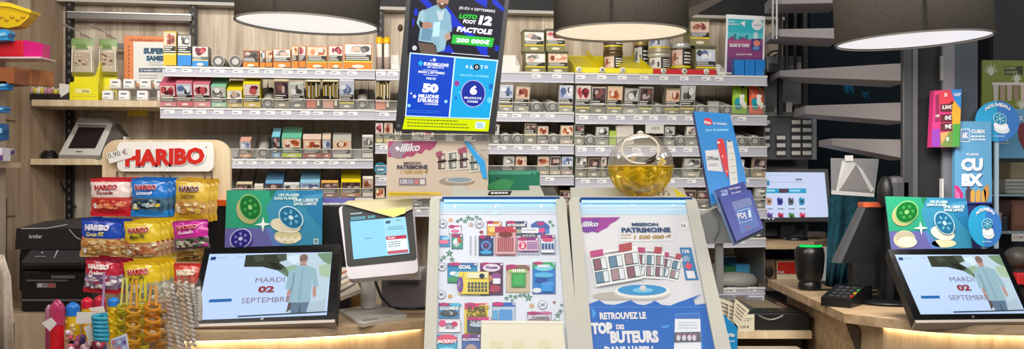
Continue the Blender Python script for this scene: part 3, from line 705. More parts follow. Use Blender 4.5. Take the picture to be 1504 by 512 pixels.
C3 = shelf('right', 3, 844, 1125, 214, 228.5, rise=.05, lanes=(857, 874, 894, 906, 930, 975, 990, 1006, 1024, 1078, 1096, 1114), rings=(865.5, 998, 1087.5, 1107), ringr=.021)
def c3(x0, x1, yt, lk, b, bt, tp, pal, **k): return place(C3, x0, x1, yt, lk, b, bt, tp, pal, pf=k.pop('pf', .45), **k)
c3(842.8, 857, 184, 'black banded cream '+C1, '#dcdac4', '#9a9c8a', '#e6e4d2', 'D', pf=.3)
c3(875, 893, 187, 'white '+C1+' with hinged lid', '#d4d4c8', '#a2a498', '#e0e0d4', 'G')
c3(894.5, 905, 193, 'green '+C1, '#b0c858', '#8fae5c', '#c8dc78', None, behind=1)
o = c3(906, 931, 184, 'white lighter card box leaning back', '#dcd4cc', '#b99a8c', '#e8e2dc', None, extra=-.08, mark=False, label='cream lighter box with dark red lettering behind the clear ball')
k = RKP(918, 190, .008).y
p_ = Panel((906, 184), (931, 184), (931, 203), (906, 203), k-.002); m = MB(); p_.text(m, 'BIC', 911, 194.6, 926, 194.2, 6.5, mat('#7a1d18'), 1, .05, .2); m.build('lettering', o)
p, m, done = sheet('price_card', 'small grey price card reading 3.00 euros above the clear ball', 'card', (948, 183), (975, 183), (975, 196), (948, 195.5), RKP(960, CY, -.02).y, mat('#d3d1c8', .5), t=.0015)
p.text(m, '3,00 €', 956, 190.5, 969, 190.5, 4.5, mat('#4c4a46'), 1, .01); done()
c3(975.5, 990, 186, 'pale grey '+C1+' with white lid', '#cfcfc4', '#a5a79a', '#dedfd2', 'G')
c3(1007, 1024, 186, 'cream '+C1+' with white window', '#d6d4c6', '#9a9c8e', '#e4e2d4', 'W')
C4 = shelf('right', 4, 844, 1125, 260.5, 273.5, rise=.05, lanes=(862, 881, 1000, 1030, 1080, 1098), rings=(1091,), ringr=.02)
def c4(x0, x1, yt, lk, b, bt, tp, pal, **k): return place(C4, x0, x1, yt, lk, b, bt, tp, pal, pf=.45, **k)
c4(845, 861, 229, 'black striped cream '+C1+' with green picture', '#cdd0b0', '#8f9180', '#e0e2ce', 'G')
c4(863, 881, 232, 'brown '+C1+' with ochre band', '#c8b48a', '#8f8c7c', '#dcd6c4', 'D')
c4(882, 890, 230, 'narrow beige '+C1, '#cfc0a8', '#a89a84', '#e0d8c8', 'W', mark=False)
c4(1003, 1027, 233, 'tilted cream '+C1+' with heaped lid', '#cfcdb8', '#b5b4a2', '#e2e0d0', 'G', extra=.03)
c4(1081, 1092, 235, 'grey '+C1+' partly behind the blue dispenser', '#b8b8b6', '#8f8f8c', '#dcdcd8', 'G')
c4(1105, 1124, 232, 'white sided '+C1+' with brown band', '#c9b79c', '#b3966e', '#e4dfd4', 'D')
C5 = shelf('right', 5, 1000, 1125, 306, 320, rise=.05, lanes=(1022, 1044, 1098), rings=())
def c5(x0, x1, yt, lk, b, bt, tp, pal, **k): return place(C5, x0, x1, yt, lk, b, bt, tp, pal, pf=.45, **k)
c5(1003, 1021, 280, 'brown white '+C1+' left of the dispenser', '#b8ac94', '#6a5f50', '#d6d2c4', 'D')
c5(1024, 1043, 281, 'brown '+C1+' beside the blue dispenser', '#a89c84', '#6a5f50', '#cfcaba', 'D')
c5(1107, 1124, 275, 'grey topped '+C1+' by the rear monitor', '#b5b0a4', '#8c8880', '#d8d6ce', 'G')
C6 = shelf('right', 6, 1000, 1123, 349, 362, rise=.03, lanes=(), rings=(), guard=False)
place(C6, 1106, 1121, 326, 'grey carton end', '#6f6d70', '#57565a', '#8a888c', 'D')
C7 = shelf('right', 7, 1000, 1122, 422, 432, rise=.0, lanes=(), rings=(), guard=False, labels=(1075, 1105))
for a, b, y0, c, lb in ((1051, 1063, 388, '#d8d2d0', 'small white carton on the lower shelf behind the grey hood'), (1064, 1081, 391, '#2e7a50', 'green carton lying on the lower right shelf'),
                        (1081, 1101, 388, '#4aa4d8', 'sky blue carton lying on the lower right shelf'), (1100, 1121, 388, '#8c9488', 'grey green carton at the end of the lower right shelf'),
                        ):
    place(C7, a, b, y0, 'carton', c, c, c, None, .08, 'carton', 'carton', w0=.17, label=lb, mark=False)
m = MB(MR); u0 = RK(1072, CY, .17).x; u1 = RK(1095, CY, .17).x; z = RK(1080, 395, .16).z; z = C7.zt
m.box((u0, .265, z), (u1, .30, RK(1083, 378, .16).z), mat('#2c6a94', .5)); m.box((u0-.001, .264, RK(1083, 381, .16).z), (u1+.001, .301, RK(1083, 378, .16).z), mat('#9cb0b0', .5))
tag(m.build('carton'), 'dark blue carton with pale lid standing at the back of the lower shelf', 'carton')
# side upright at the right end of the rack
m = MB(MR); u = RK(1126.5, CY, .0).x
m.box((u, .03, RK(1126, 440, 0).z), (u+.006, .34, RK(1126, 101, 0).z), mat('#5f5d5a', .5)); tag(m.build('rack_side_panel'), 'grey end panel closing the right side of the tobacco rack', 'panel')
m = MB(MR)
for x, w in ((842.3, .05), (551, .05)):
    pass
for x in (842.3,):
    u = RK(x, CY, .02).x; m.box((u-.0012, .02, RK(x, 330, 0).z), (u+.0012, .30, RK(x, 116, 0).z), mat('#1d1b1a', .6))
tag(m.build('rack_divider'), 'dark upright between the middle and right rack sections', 'divider')

# ================================================================== LOTTERY DISPLAY CASES
FR = mat('#c6c5ba', .5); FRE = mat('#bdbcb2', .45)
def plane_of(yt, dt, zb_, db):  # sloped line through two points
    return None
def case(label, TL, TR, BR, BL, d, inner, name='lottery_display_case'):
    p = Panel(TL, TR, BR, BL, d)
    base = Vector(((p.bl.x+p.br.x)/2, p.bl.y+.2, p.bl.z))
    root = thing(name, label, 'display case', base)
    it, ir, ib, il = [Vector(p.X(*q)) for q in inner]
    # sloped front border: ring between outer outline (rounded top corners) and the inner opening
    def rc(c, a, b, r=.016):
        u = (a-c).normalized(); v = (b-c).normalized(); return [c+u*r, c+u*r*.3+v*r*.3, c+v*r]
    outer = rc(p.tl, p.bl, p.tr)+rc(p.tr, p.tl, p.br)
    m = MB(); n = p.n
    tl, t1, t2, tr1, tr2, tr3 = outer
    lift = n*.012
    def q(pts, c=FR): m.poly([x+lift for x in pts], c)
    q([tl, t1, t2, Vector(it), Vector(il), p.bl]); q([t2, tr1, Vector(ir), Vector(it)]); q([tr1, tr2, tr3, p.br, Vector(ib), Vector(ir)])
    # rims down to the print and round the outside
    for a, b in ((it, ir), (ir, ib), (il, it)):
        m.poly([a+lift, b+lift, b-n*.004, a-n*.004], FRE)
    loop = [p.bl]+outer+[p.br]
    for a, b in zip(loop, loop[1:]): m.poly([a+lift, b+lift, b-n*.05, a-n*.05], FR)
    m.build('frame', root)
    m = MB()   # housing behind
    def dn(v): return Vector((v.x, v.y, p.bl.z))
    b1 = p.tl-n*.012; b2 = p.tr-n*.012
    bk1 = Vector((b1.x, b1.y+.06, b1.z-.012)); bk2 = Vector((b2.x, b2.y+.06, b2.z-.012))
    side = FRE
    m.poly([p.bl-n*.012, b1, bk1, dn(bk1)], side); m.poly([p.br-n*.012, b2, bk2, dn(bk2)], side)
    m.poly([b1, b2, bk2, bk1], FR); m.poly([bk1, bk2, dn(bk2), dn(bk1)], side); m.poly([p.bl-n*.012, b1, b2, p.br-n*.012], side)
    m.poly([p.bl-n*.012, p.br-n*.012, dn(bk2), dn(bk1)], side)
    m.build('housing', root)
    return p, root
p1, case1 = case('left sloped white lottery case showing the scratch ticket sheet', (632, 292), (830, 292), (856, 570), (621, 570), (2.5, 2.5, 2.134),
                 [(646, 296), (816, 296), (838, 570), (640, 570)])
p2, case2 = case('right sloped white lottery case with the heritage mission print and the clear ball on top', (835, 293), (1021, 293), (1085, 570), (852, 570), (2.5, 2.5, 2.134),
                 [(850, 297), (1006, 297), (1060, 570), (876, 570)])
def wtop(p, root, xa, xb, y):    # blue edge-lit head of each case
    m = MB(); a = p.X(xa, y, 0); b = p.X(xb, y, 0)
    m.prism([p.X(xa, y-1, 22), p.X(xb, y-1, 22), p.X(xb, y+1.6, 22), p.X(xa, y+1.6, 22)], -p.n*.02, mat('#1f4a8c', .3)); m.build('top_bar', root)
    m = MB(); m.poly([p.X(xa+2, y+1.8, 16), p.X(xb-2, y+1.8, 16), p.X(xb-2, y+4.8, 12), p.X(xa+2, y+4.8, 12)], E('#a9dcff', 1.6)); m.build('led_strip', root)
wtop(p1, case1, 650, 822, 294.5); wtop(p2, case2, 852, 1016, 295.5)
# ---- print of the left case: the scratch ticket sheet
m = MB(); q = p1
PAPER = mat('#dfe6f2', .75)
q.poly(m, [(646, 296), (816, 296), (838, 570), (640, 570)], PAPER, 0)
q.poly(m, [(646, 297), (816, 297), (817, 308), (645, 308)], mat('#bfe4fa', .3), 1)
q.poly(m, [(645, 309), (817, 309), (817.3, 311), (645, 311)], mat('#d6effc', .3), 2); q.poly(m, [(645, 314), (817.5, 314), (818, 315), (645, 315)], mat('#c6dcec', .3), 2)
for x in (668, 728, 795): q.poly(m, [(x, 299), (x+3, 303), (x, 307), (x-3, 303)], mat('#e6f6ff'), 3)
q.poly(m, [(728, 309), (733, 313), (728, 318), (723, 313)], mat('#d2ecfb'), 3)
def ticket(x0, y0, x1, y1, c, hd, blobs=(), title=None, tc='#ffffff', l=2, grid=None, th=5, rim=None):
    q.rect(m, x0, y0, x1, y1, mat(rim or '#5e6b8c'), l); q.rect(m, x0+.7, y0+.7, x1-.7, y1-.7, mat(c, .4), l+1)
    if hd: q.rect(m, x0+.7, y0+.7, x1-.7, y0+(y1-y0)*.22, mat(hd, .4), l+2); q.oval(m, x0+(x1-x0)*.25, y0+2.5, (x1-x0)*.22, 2.6, mat('#b02a6a'), l+3, n=12)
    q.oval(m, x1-2.5, y0+3, 1.6, 1.6, WHITE, l+3, n=10)
    for a, b, rx, ry, cc in blobs: q.oval(m, x0+(x1-x0)*a, y0+(y1-y0)*b, (x1-x0)*rx, (y1-y0)*ry, mat(cc, .4), l+4, n=14)
    if grid:
        a, b, c2_, d, nx, ny, gc = grid
        for i in range(nx):
            for j in range(ny):
                gx = x0+(x1-x0)*(a+(c2_-a)*i/nx); gy = y0+(y1-y0)*(b+(d-b)*j/ny); gw = (x1-x0)*(c2_-a)/nx*.7; gh = (y1-y0)*(d-b)/ny*.7
                q.rect(m, gx, gy, gx+gw, gy+gh, mat(gc, .4), l+5)
    if title:
        for i, (t, fx0, fy, fx1, hh) in enumerate(title): q.text(m, t, x0+(x1-x0)*fx0, y0+(y1-y0)*fy, x0+(x1-x0)*fx1, y0+(y1-y0)*fy, hh, mat(tc), l+6, .04)
def euro(x, y, t, r=6.3):
    q.oval(m, x, y, r, r, mat('#41638c'), 2); q.oval(m, x, y, r-.9, r-.9, WHITE, 3); q.text(m, t, x-3.6, y+2.3, x+3.6, y+2.3, 4.6, mat('#41638c'), 4)
euro(650.5, 329, '1€'); euro(704, 329, '2€'); euro(649.5, 392, '€', 6.5); euro(648.5, 433, '€', 6.5); euro(797, 448, '20€', 6.8)
def leaf(x, y, s):
    for k in range(5):
        a = k*1.2566-1.57; q.poly(m, [(x, y), (x+s*.6*math.cos(a-.4), y+s*.6*math.sin(a-.4)), (x+s*math.cos(a), y+s*math.sin(a)), (x+s*.6*math.cos(a+.4), y+s*.6*math.sin(a+.4))], mat('#2f7d56'), 2)
for x, y, s in ((672, 325, 3.5), (677, 322, 3.5), (683, 325, 4), (688, 320, 4.5), (694, 322, 3.4), (700, 319, 3.5), (705, 322, 3), (808, 326, 3.5), (812, 331, 3), (806, 333, 2.6), (652, 378, 4), (660, 372, 6), (664, 381, 4.5), (648, 382, 3),
                (744, 438, 4), (750, 435, 3.5), (757, 436, 4), (764, 434, 4), (770, 433, 4), (776, 437, 6.5), (752, 441, 3), (819, 463, 5), (823, 457, 4), (815, 472, 4.5), (822, 473, 4), (825, 448, 3)): leaf(x, y, s)
for x, y, r, c in ((662, 323, 3.4, '#d9b08a'), (692, 330, 3.4, '#c2aaa0'), (707, 341, 3, '#9a4a4a'), (661, 435, 3.2, '#c9a44c'), (781, 449, 4, '#c9b08a'), (814, 444, 2.4, '#a86a6a')): q.oval(m, x, y, r, r*.9, mat(c), 2, n=12)
ticket(659, 331, 678, 344, '#f2f2f6', '#d0357c', [(.5, .7, .35, .18, '#d87aa8')])
ticket(646, 346, 661, 363, '#3aa0dc', None, [(.4, .6, .5, .2, '#e67a9a'), (.6, .3, .4, .15, '#9ad4f0')])
ticket(663, 344, 680, 366, '#3aa08a', '#a02a78', [(.45, .6, .3, .3, '#e8f0ee'), (.65, .45, .2, .2, '#d8442c'), (.4, .75, .3, .12, '#2a7ab4')])
for x in (690, 697):
    for j in range(11): q.rect(m, x, 347+j*2.6, x+2.6, 348.4+j*2.6, mat('#9aa0ac'), 2)
ticket(715, 325, 737, 347, '#e8a23c', '#c98a2c', [(.5, .6, .4, .2, '#f6d878')], [('MEXIC', .08, .42, .92, 4.4)])
ticket(703, 346, 725, 376, '#1f3f74', '#4a2a6c', [(.5, .52, .34, .24, '#6a8ad0'), (.5, .52, .22, .16, '#2a2a5c'), (.5, .52, .12, .09, '#d86aa0'), (.5, .85, .4, .1, '#3aa4d8')])
ticket(743, 325, 774, 346, '#4c5a74', '#37476c', [(.5, .75, .42, .15, '#a8b09a')], [('MOTSCROISES', .08, .42, .92, 4.2)])
q.rect(m, 766, 336, 791, 344, mat('#e6e9f0'), 9); q.lines(m, 768, 339, 789, 1, 2, mat('#7a86a0'), 10)
q.poly(m, [(780, 330), (788, 325), (798, 325), (806, 331), (807, 338), (800, 345), (786, 345), (780, 338)], mat('#3b62b0'), 3); q.oval(m, 794, 329, 6, 2.5, mat('#c22a78'), 4); q.oval(m, 796, 339, 4.5, 4, mat('#e04a8a'), 4); q.oval(m, 804, 340, 3, 3.4, mat('#4a86d0'), 4)
ticket(727, 335, 758, 376, '#d8b0b4', '#c03a54', [(.5, .3, .34, .1, '#7a2a1c')], None, l=11, grid=(.12, .42, .9, .92, 8, 8, '#b23a4c'), rim='#c03a4c')
ticket(760, 351, 791, 371, '#e9c6da', '#8a2a86', [(.24, .62, .18, .26, '#d8365c')], [('3', .17, .84, .33, 8)], '#f6e8ee', 11, (.46, .36, .96, .92, 6, 4, '#8c6aa8'), rim='#a03a8c')
q.rect(m, 765, 346, 789, 351, mat('#4a4c60'), 11); q.text(m, 'ECLATS', 768, 350, 786, 350, 3.2, WHITE, 12)
ticket(794, 347, 815, 374, '#e8ecf4', '#7a2a78', [(.5, .3, .4, .1, '#d84a78')], None, l=11, grid=(.08, .5, .98, .95, 4, 1, '#2f5a96'))
for j in range(9): q.rect(m, 761+j*3.6, 373, 763+j*3.6, 375, mat('#5a6a8c'), 3)
# second row
ticket(657, 386, 701, 416, '#2a8cc0', '#2a6aa8', [(.2, .55, .12, .1, '#eef4f6'), (.5, .6, .3, .14, '#bfe4ee'), (.2, .85, .2, .15, '#3c9a5c')], [('GOAL', .38, .34, .8, 6)], l=2)
ticket(674, 401, 718, 434, '#ecd94e', None, [(.05, .6, .1, .35, '#7a3aa8'), (.05, .6, .06, .2, '#f0f0f0')], None, l=11, grid=(.30, .50, .98, .96, 6, 3, '#3c4a5c'), rim='#d6c23a')
q.rect(m, 686, 404, 716, 412, mat('#e9e4c0'), 18); q.oval(m, 708, 409, 4, 3.6, mat('#2c3a4c'), 19); q.text(m, 'CASH', 676, 430, 681, 408, 5, mat('#5a2a98'), 20, .05)
ticket(705, 386, 739, 434, '#5a2c4c', '#7a1f6c', [(.5, .17, .38, .12, '#e6dcf0'), (.3, .5, .25, .12, '#c98a6a'), (.7, .42, .2, .1, '#8a4a8c'), (.6, .8, .3, .12, '#a83a54'), (.25, .75, .2, .14, '#3a1f3c')], [('Wonder', .22, .21, .78, 4.5)], '#5a2c6c', 2)
q.rect(m, 724, 411, 735, 419, mat('#e6eaf4'), 12)
ticket(743, 389, 778, 430, '#c9b99c', '#b02a5c', [(.7, .12, .28, .08, '#7a6a54')], None, l=2, rim='#b0a080')
q.rect(m, 747, 397, 774, 402, mat('#a8c478'), 8); q.rect(m, 751, 402, 772, 423, mat('#2f9a4c'), 8); q.rect(m, 754, 405, 769, 420, mat('#3cae58'), 9)
for j in range(6): q.rect(m, 753+j*3, 397, 755+j*3, 401, mat('#f0f4e8'), 10)
ticket(782, 385, 816, 432, '#1f7fd0', '#3aa870', [(.5, .2, .4, .1, '#7ad0e8'), (.5, .42, .42, .08, '#5ab8e8'), (.4, .58, .3, .08, '#0f4a9c'), (.65, .7, .3, .08, '#4a9ae0'), (.2, .9, .2, .08, '#dfe6f0')], [('BANCO', .25, .2, .75, 5)], l=2)
q.rect(m, 795, 420, 812, 430, mat('#2a94e0'), 12)
# third row
ticket(644, 445, 675, 468, '#3c8cc0', '#8c2a6c', [(.5, .7, .42, .2, '#3a3c40'), (.5, .68, .2, .12, '#e8eef0'), (.8, .15, .3, .12, '#4ab4dc')], [('GOLDMINE', .06, .5, .96, 5)], '#f0f4f0', 2)
ticket(682, 445, 717, 490, '#e9cf3a', '#d83a7c', [(.8, .15, .25, .08, '#c9a82a')], [('SUPER', .12, .34, .92, 9), ('10-200', .1, .5, .94, 6)], '#5a4a10', 2, rim='#d6c040')
ticket(644, 470, 677, 489, '#eceef4', None, [(.18, .3, .16, .26, '#d8487c'), (.72, .35, .14, .2, '#c8285c')], [('ASTRO', .32, .5, .62, 4), ('JEUX', .3, .75, .75, 3)], '#4a3a6c', 3)
ticket(686, 468, 722, 490, '#36445c', '#d0357c', [(.5, .55, .4, .14, '#b9cbe0')], [('NUMERO', .15, .5, .95, 4.5)], '#e6ecf4', 12)
ticket(723, 444, 757, 474, '#b9cfe0', '#2a5ac0', [(.25, .12, .25, .1, '#c22a78')], None, l=2); q.rect(m, 724, 457, 731, 471, mat('#58a4dc'), 9); q.rect(m, 733, 456, 752, 472, mat('#4f96d6'), 9)
ticket(774, 458, 810, 476, '#d4ccd8', '#8a2a8c', [(.75, .12, .25, .12, '#c86aa0')], [('CARRE', .2, .62, .9, 3)], '#5a5a6c', 2); q.rect(m, 776, 470, 808, 475, mat('#8a7a86'), 9)
ticket(641, 491, 672, 530, '#2aa4c8', None, [(.5, .2, .5, .18, '#d8486c'), (.5, .6, .4, .1, '#8ad8ec')], [('JACKPOT', .02, .4, .96, 6)], '#ffffff', 2)
ticket(678, 491, 706, 530, '#3a62a8', '#6a2a8c', [(.5, .65, .34, .26, '#b89a8c'), (.5, .8, .24, .16, '#4a3a4c')], [('MILLIONNAIRE', .06, .28, .94, 4)], '#dfe6f8', 2)
m.build('ticket_sheet', case1)
# blank cream note laid over the bottom of the sheet
m = MB(); q.poly(m, [(707, 475), (826, 476), (836, 570), (706, 570)], mat('#e6e1cc', .7), 22)
q.poly(m, [(707, 475), (826, 476), (826.3, 480), (707, 479)], mat('#ece8da', .7), 23)
for x in (720, 752, 790): q.poly(m, [(x, 505), (x+18, 505), (x+19, 520), (x, 520)], mat('#e0d9b8', .7), 23)
tag(m.build('paper_note'), 'blank cream paper note lying over the foot of the scratch ticket sheet', 'note')
# ---- print of the right case
m = MB(); q = p2
q.poly(m, [(850, 297), (1006, 297), (1060, 570), (876, 570)], mat('#dedee2', .75), 0)
q.poly(m, [(850, 297), (1006, 297), (1010, 315), (852, 315)], mat('#c4e6fa', .3), 1)
for y in (303, 308): q.poly(m, [(851, y), (1007.5, y), (1007.7, y+1), (851, y+1)], mat('#e4f4fd'), 2)
for x in (866, 928, 988): q.poly(m, [(x-4, 304), (x, 299), (x+4, 304)], mat('#e2f3fd'), 3)
q.poly(m, [(853, 319.5), (911, 319), (904, 325), (896, 329), (892, 334), (884, 338), (878, 342), (870, 340), (862, 342), (856, 340)], mat('#a0379c', .4), 2)
q.poly(m, [(853, 325), (880, 321), (875, 339), (868, 340), (860, 341), (856, 339)], mat('#7a3aa0', .4), 3)
q.text(m, 'illiko', 854, 334, 879, 333, 9, WHITE, 4, .03, .25)
NAVY = mat('#1c4474', .4); GOLD = mat('#b08a3a', .4)
q.text(m, 'MISSION', 928, 332.5, 967, 332.5, 5.5, NAVY, 4, .05); q.text(m, 'PATRIMOINE', 913, 342, 985, 341.5, 8, NAVY, 4, .05)
q.poly(m, [(911, 344), (989, 343.5), (988, 354), (911, 355)], WHITE, 2)
q.text(m, 'GAGNEZ', 912, 347, 927, 347, 2.6, GOLD, 4); q.text(m, "JUSQU'A", 912, 351.5, 927, 351.2, 2.6, GOLD, 4); q.text(m, '1 500 000 €', 931, 352, 987, 351.2, 7, GOLD, 4, .04, .15)
q.oval(m, 1004, 331.5, 6, 6, WHITE, 2); q.text(m, '15', 1001, 333.8, 1007, 333.8, 4.4, mat('#5c5c60'), 3)
q.poly(m, [(998, 363.5), (1015, 363.5), (1026, 411), (1007, 411.5)], mat('#2a7cb4'), 2)
q.text(m, '12%', 1002, 372, 1013, 372, 5.5, WHITE, 3, .04); q.lines(m, 1004, 376, 1014, 4, 2.2, mat('#d4e6f4'), 3)
q.poly(m, [(1010, 385), (1017, 390), (1013, 397), (1005, 392)], mat('#d8486c'), 3); q.poly(m, [(1007, 398), (1019, 398), (1022, 409), (1010, 409)], WHITE, 3)
def tick3(cx, cy, w, h, rot, cols, rows, l):
    c = math.cos(rot); s = math.sin(rot)
    T = lambda x, y: (cx+x*c-y*s, cy+x*s+y*c)
    q.poly(m, [T(-w, -h), T(w, -h), T(w, h), T(-w, h)], mat('#f0f0ee', .4), l)
    for i in range(cols):
        for j in range(rows):
            a = -w+2*w*(i+.08)/cols; b = -w+2*w*(i+.94)/cols; y0 = -h*.62+1.55*h*(j)/rows; y1 = y0+1.55*h/rows*.9
            q.poly(m, [T(a, y0), T(b, y0), T(b, y1), T(a, y1)], mat('#2f5260'), l+1)
            q.poly(m, [T(a+1, y0+1.2), T(a+(b-a)*.55, y0+1.2), T(a+(b-a)*.55, y1-1.2), T(a+1, y1-1.2)], mat(('#8a5a64', '#5f86a0', '#a8888c')[(i+j) % 3]), l+2)
            q.poly(m, [T(a+(b-a)*.6, y0+1), T(b-.8, y0+1), T(b-.8, y1-1), T(a+(b-a)*.6, y1-1)], mat('#dfe6ea'), l+2)
    q.poly(m, [T(-w, -h*1.1), T(-w*.45, -h*1.1), T(-w*.45, -h*.72), T(-w, -h*.72)], mat('#b8407c'), l+3)
    q.poly(m, [T(w*.25, -h*1.2), T(w*.8, -h*1.2), T(w*.75, -h*.75), T(w*.2, -h*.75)], mat('#b0444c'), l+3)
    a = T(-w*.4, -h*.74); b = T(w*.2, -h*.74); q.text(m, 'PATRIMOINE', a[0], a[1], b[0], b[1], 3, NAVY, l+3)
tick3(985, 393, 15, 18, .22, 2, 2, 2); tick3(955, 389, 20, 21, .06, 3, 2, 7); tick3(905, 393, 35, 25, -.17, 3, 2, 12)
q.oval(m, 900, 435, 30, 6, mat('#b9b4a8'), 2)
q.oval(m, 943, 432, 41, 9, mat('#cfcbc2'), 3); q.oval(m, 943, 428, 41, 10.5, mat('#f0eee8'), 4); q.oval(m, 943, 426.5, 36, 8, mat('#2a94d0'), 5); q.oval(m, 944, 427, 15, 3.5, mat('#7ac8ec'), 6); q.oval(m, 944, 424, 5, 4, mat('#d4d6d4'), 7)
BL1 = mat('#1668c4', .35)
q.poly(m, [(864, 448), (880, 442), (889, 448), (902, 449), (914, 446), (926, 442), (936, 448), (946, 449.5), (956, 446), (961, 442.5), (972, 449), (984, 450), (994, 446), (1030, 433), (1018, 441), (1021, 449), (1036, 447), (1060, 570), (876, 570)], BL1, 8)
q.poly(m, [(866, 452), (1036, 452), (1036.5, 453), (866, 453)], mat('#4a92d8'), 9)
q.text(m, 'RETROUVEZ LE', 881, 471, 949, 470, 10, WHITE, 10, .05)
q.text(m, 'TOP', 869, 493, 900, 492, 16.5, WHITE, 10, .07); q.text(m, 'DES', 905, 485.5, 917, 485.5, 7, WHITE, 10, .05)
q.text(m, 'BUTEURS', 897, 506, 968, 505, 17, WHITE, 10, .06); q.text(m, "DANS L'APPLI", 888, 523, 960, 522.5, 12, WHITE, 10, .05)
for pts in ([(970, 481), (984, 478), (980, 483), (972, 483)], [(917, 470), (926, 476), (920, 474)], [(1010, 470), (1030, 500), (1022, 490)], [(868, 450), (876, 462), (870, 470)]): q.poly(m, pts, mat('#3c9ae8'), 9)
q.poly(m, [(991, 462), (1027, 460), (1036, 570), (988, 570)], mat('#3c86d4'), 9); q.poly(m, [(994, 464), (1025, 462), (1026, 469), (993, 470)], mat('#2a6cc0'), 10)
q.poly(m, [(991, 470), (1028, 470), (1031, 570), (987, 570)], mat('#e9eef4'), 10); q.lines(m, 996, 475, 1024, 3, 4, mat('#a8b4c4'), 11)
q.poly(m, [(990, 490), (1028, 489), (1029, 504), (989.5, 505)], mat('#5c5a6c'), 11)
for x in (996, 1004, 1012, 1019): q.oval(m, x, 498, 3, 4.5, mat('#d8d4dc'), 12); q.oval(m, x+2, 494, 1.6, 2, mat('#b06a8c'), 13)
m.build('heritage_print', case2)
for p, root, a in ((p1, case1, [(645, 308), (817, 308), (838, 570), (640, 570)]), (p2, case2, [(851, 310), (1009, 310), (1060, 570), (876, 570)])):
    m = MB(); m.poly([p.X(x, y, 18) for x, y in a], GLASSF); m.build('cover_sheet', root)
# heads behind the cases
def head(root, xs, d, y0, y1, txt):
    m = MB(); x0, x1, r0, r1 = xs; t = .03
    m.prism([P(x0, y1, d), P(x1+9, y1, d), P(x1, y0, d), P(r1, y0, d), P(r1+1, y0+7, d), P(r0+2, y0+7, d), P(r0, y0, d), P(x0, y0, d)], (0, t, 0), FR)
    m.build('head_housing', root)
    if txt:
        m = MB(); k = Panel((716, 279.5), (753, 279.5), (753, 286.5), (716, 286.5), d-.0012)
        k.poly(m, [(719, 280.5), (752, 280), (749, 286), (716, 286.5)], BLACK, 0); k.lines(m, 721, 282, 747, 1, 2, WHITE, 1, 2.4, -.01, .02); m.build('maker_badge', root)
    m = MB(); m.prism([P(x1+1, y0+2, d+.01), P(x1+20, y0+2, d+.01), P(x1+31, y1, d+.01), P(x1+9, y1, d+.01)], (0, .002, 0), CLEAR); m.build('side_pocket', root)
head(case1, (664, 793, 683, 777), 2.53, 272.5, 293, True)
m = MB(); d = 2.60
m.prism([P(838, 292, d), P(1010, 293, d), P(1004, 275.5, d), P(838, 275, d)], (0, .004, 0), FR); m.build('head_housing', case2)
m = MB(); m.prism([P(836, 276, 2.55), P(856, 276, 2.55), P(862, 292, 2.55), P(846, 292, 2.55)], (0, .003, 0), CLEAR); m.build('side_pocket', case2)
p, m, done = sheet('ticket_card', 'small white printed card with yellow corner standing behind the clear ball', 'card', (958, 274), (989, 273), (1016, 293), (958, 293), 2.595, mat('#e6e3d6', .5), t=.002)
for i in range(6): p.rect(m, 962+i*3.8, 277+(i % 3)*3, 964.5+i*3.8, 282+(i % 2)*5, mat('#8a857a'), 1)
p.poly(m, [(988, 275), (1014, 292), (996, 292)], mat('#f0dc1c'), 1); done()
# counter block carrying the cases
zt = p1.bl.z
m = MB(); m.box((p1.bl.x-.03, 2.12, 0), (p2.br.x+.03, 2.75, zt-.02), W_FRONT); tag(m.build('service_counter'), 'pale wooden counter block under the two sloped lottery cases', 'counter')
# ================================================================== CLEAR BALL on the right case
r = .084; zc = Z(293, 2.5)+r+.001; cB = Vector((X(941, 2.53), 2.535, zc))
ball = thing('ticket_ball', 'clear plastic ball half filled with yellow tickets standing on the right lottery case', 'ball', cB-Vector((0, 0, r)))
m = MB(); m.lathe([(r*math.cos(a), r*math.sin(a)) for a in [i*math.pi/2/12 for i in range(13)]], cB, CLEAR2, 40); m.build('clear_dome', ball)
m = MB(); m.lathe([(r*math.cos(a), r*math.sin(a)) for a in [-i*math.pi/2/12 for i in range(13)]], cB, CLEARY, 40); m.build('yellow_bowl', ball)
m = MB(); m.tube([cB+Vector((r*1.005*math.cos(a), r*1.005*math.sin(a), 0)) for a in [i*2*math.pi/40 for i in range(40)]], .0022, mat('#d7a52a', .25), 6, True); m.build('seam_ring', ball)
nrm = Vector((-.10, -.78, .60)).normalized(); t1 = nrm.orthogonal().normalized(); t2 = nrm.cross(t1)
ca = math.radians(33)
ring = [cB+nrm*r*1.0*math.cos(ca)+(t1*math.cos(a)+t2*math.sin(a))*r*1.01*math.sin(ca) for a in [i*2*math.pi/40 for i in range(40)]]
m = MB(); m.tube(ring, .0024, mat('#e6ddcb', .25), 8, True); m.build('opening_rim', ball)
m = MB(); lo = sorted(range(40), key=lambda i: ring[i].z)[:11]
ang = [i*2*math.pi/40 for i in range(40)]
i0 = min(range(40), key=lambda i: ring[i].z-ring[i].x*.6)
pts = [cB+nrm*r*math.cos(ca)*.985+(t1*math.cos(a)+t2*math.sin(a))*r*.95*math.sin(ca) for a in [ang[i0]+k*.13 for k in range(-5, 6)]]
m.tube(pts, .004, mat('#3a2818', .3), 8, False, [.0012, .003, .0045, .0062, .0075, .008, .0075, .0062, .0045, .003, .0012]); m.build('rim_shade', ball)  # dark crescent stands in for the inner wall's shade at the lower rim
m = MB(); m.lathe([(.006, 0), (.009, .002), (.007, .006), (0, .008)], cB+Vector((0, 0, r-.001)), mat('#e6ddcb', .3), 14); m.build('top_knob', ball)
rr = random.Random(3); m = MB()
cols = ['#e8c61e', '#f0d84a', '#caa018', '#f6eecb', '#8f6a14', '#d9b62a', '#e9d27a', '#6e4c12']
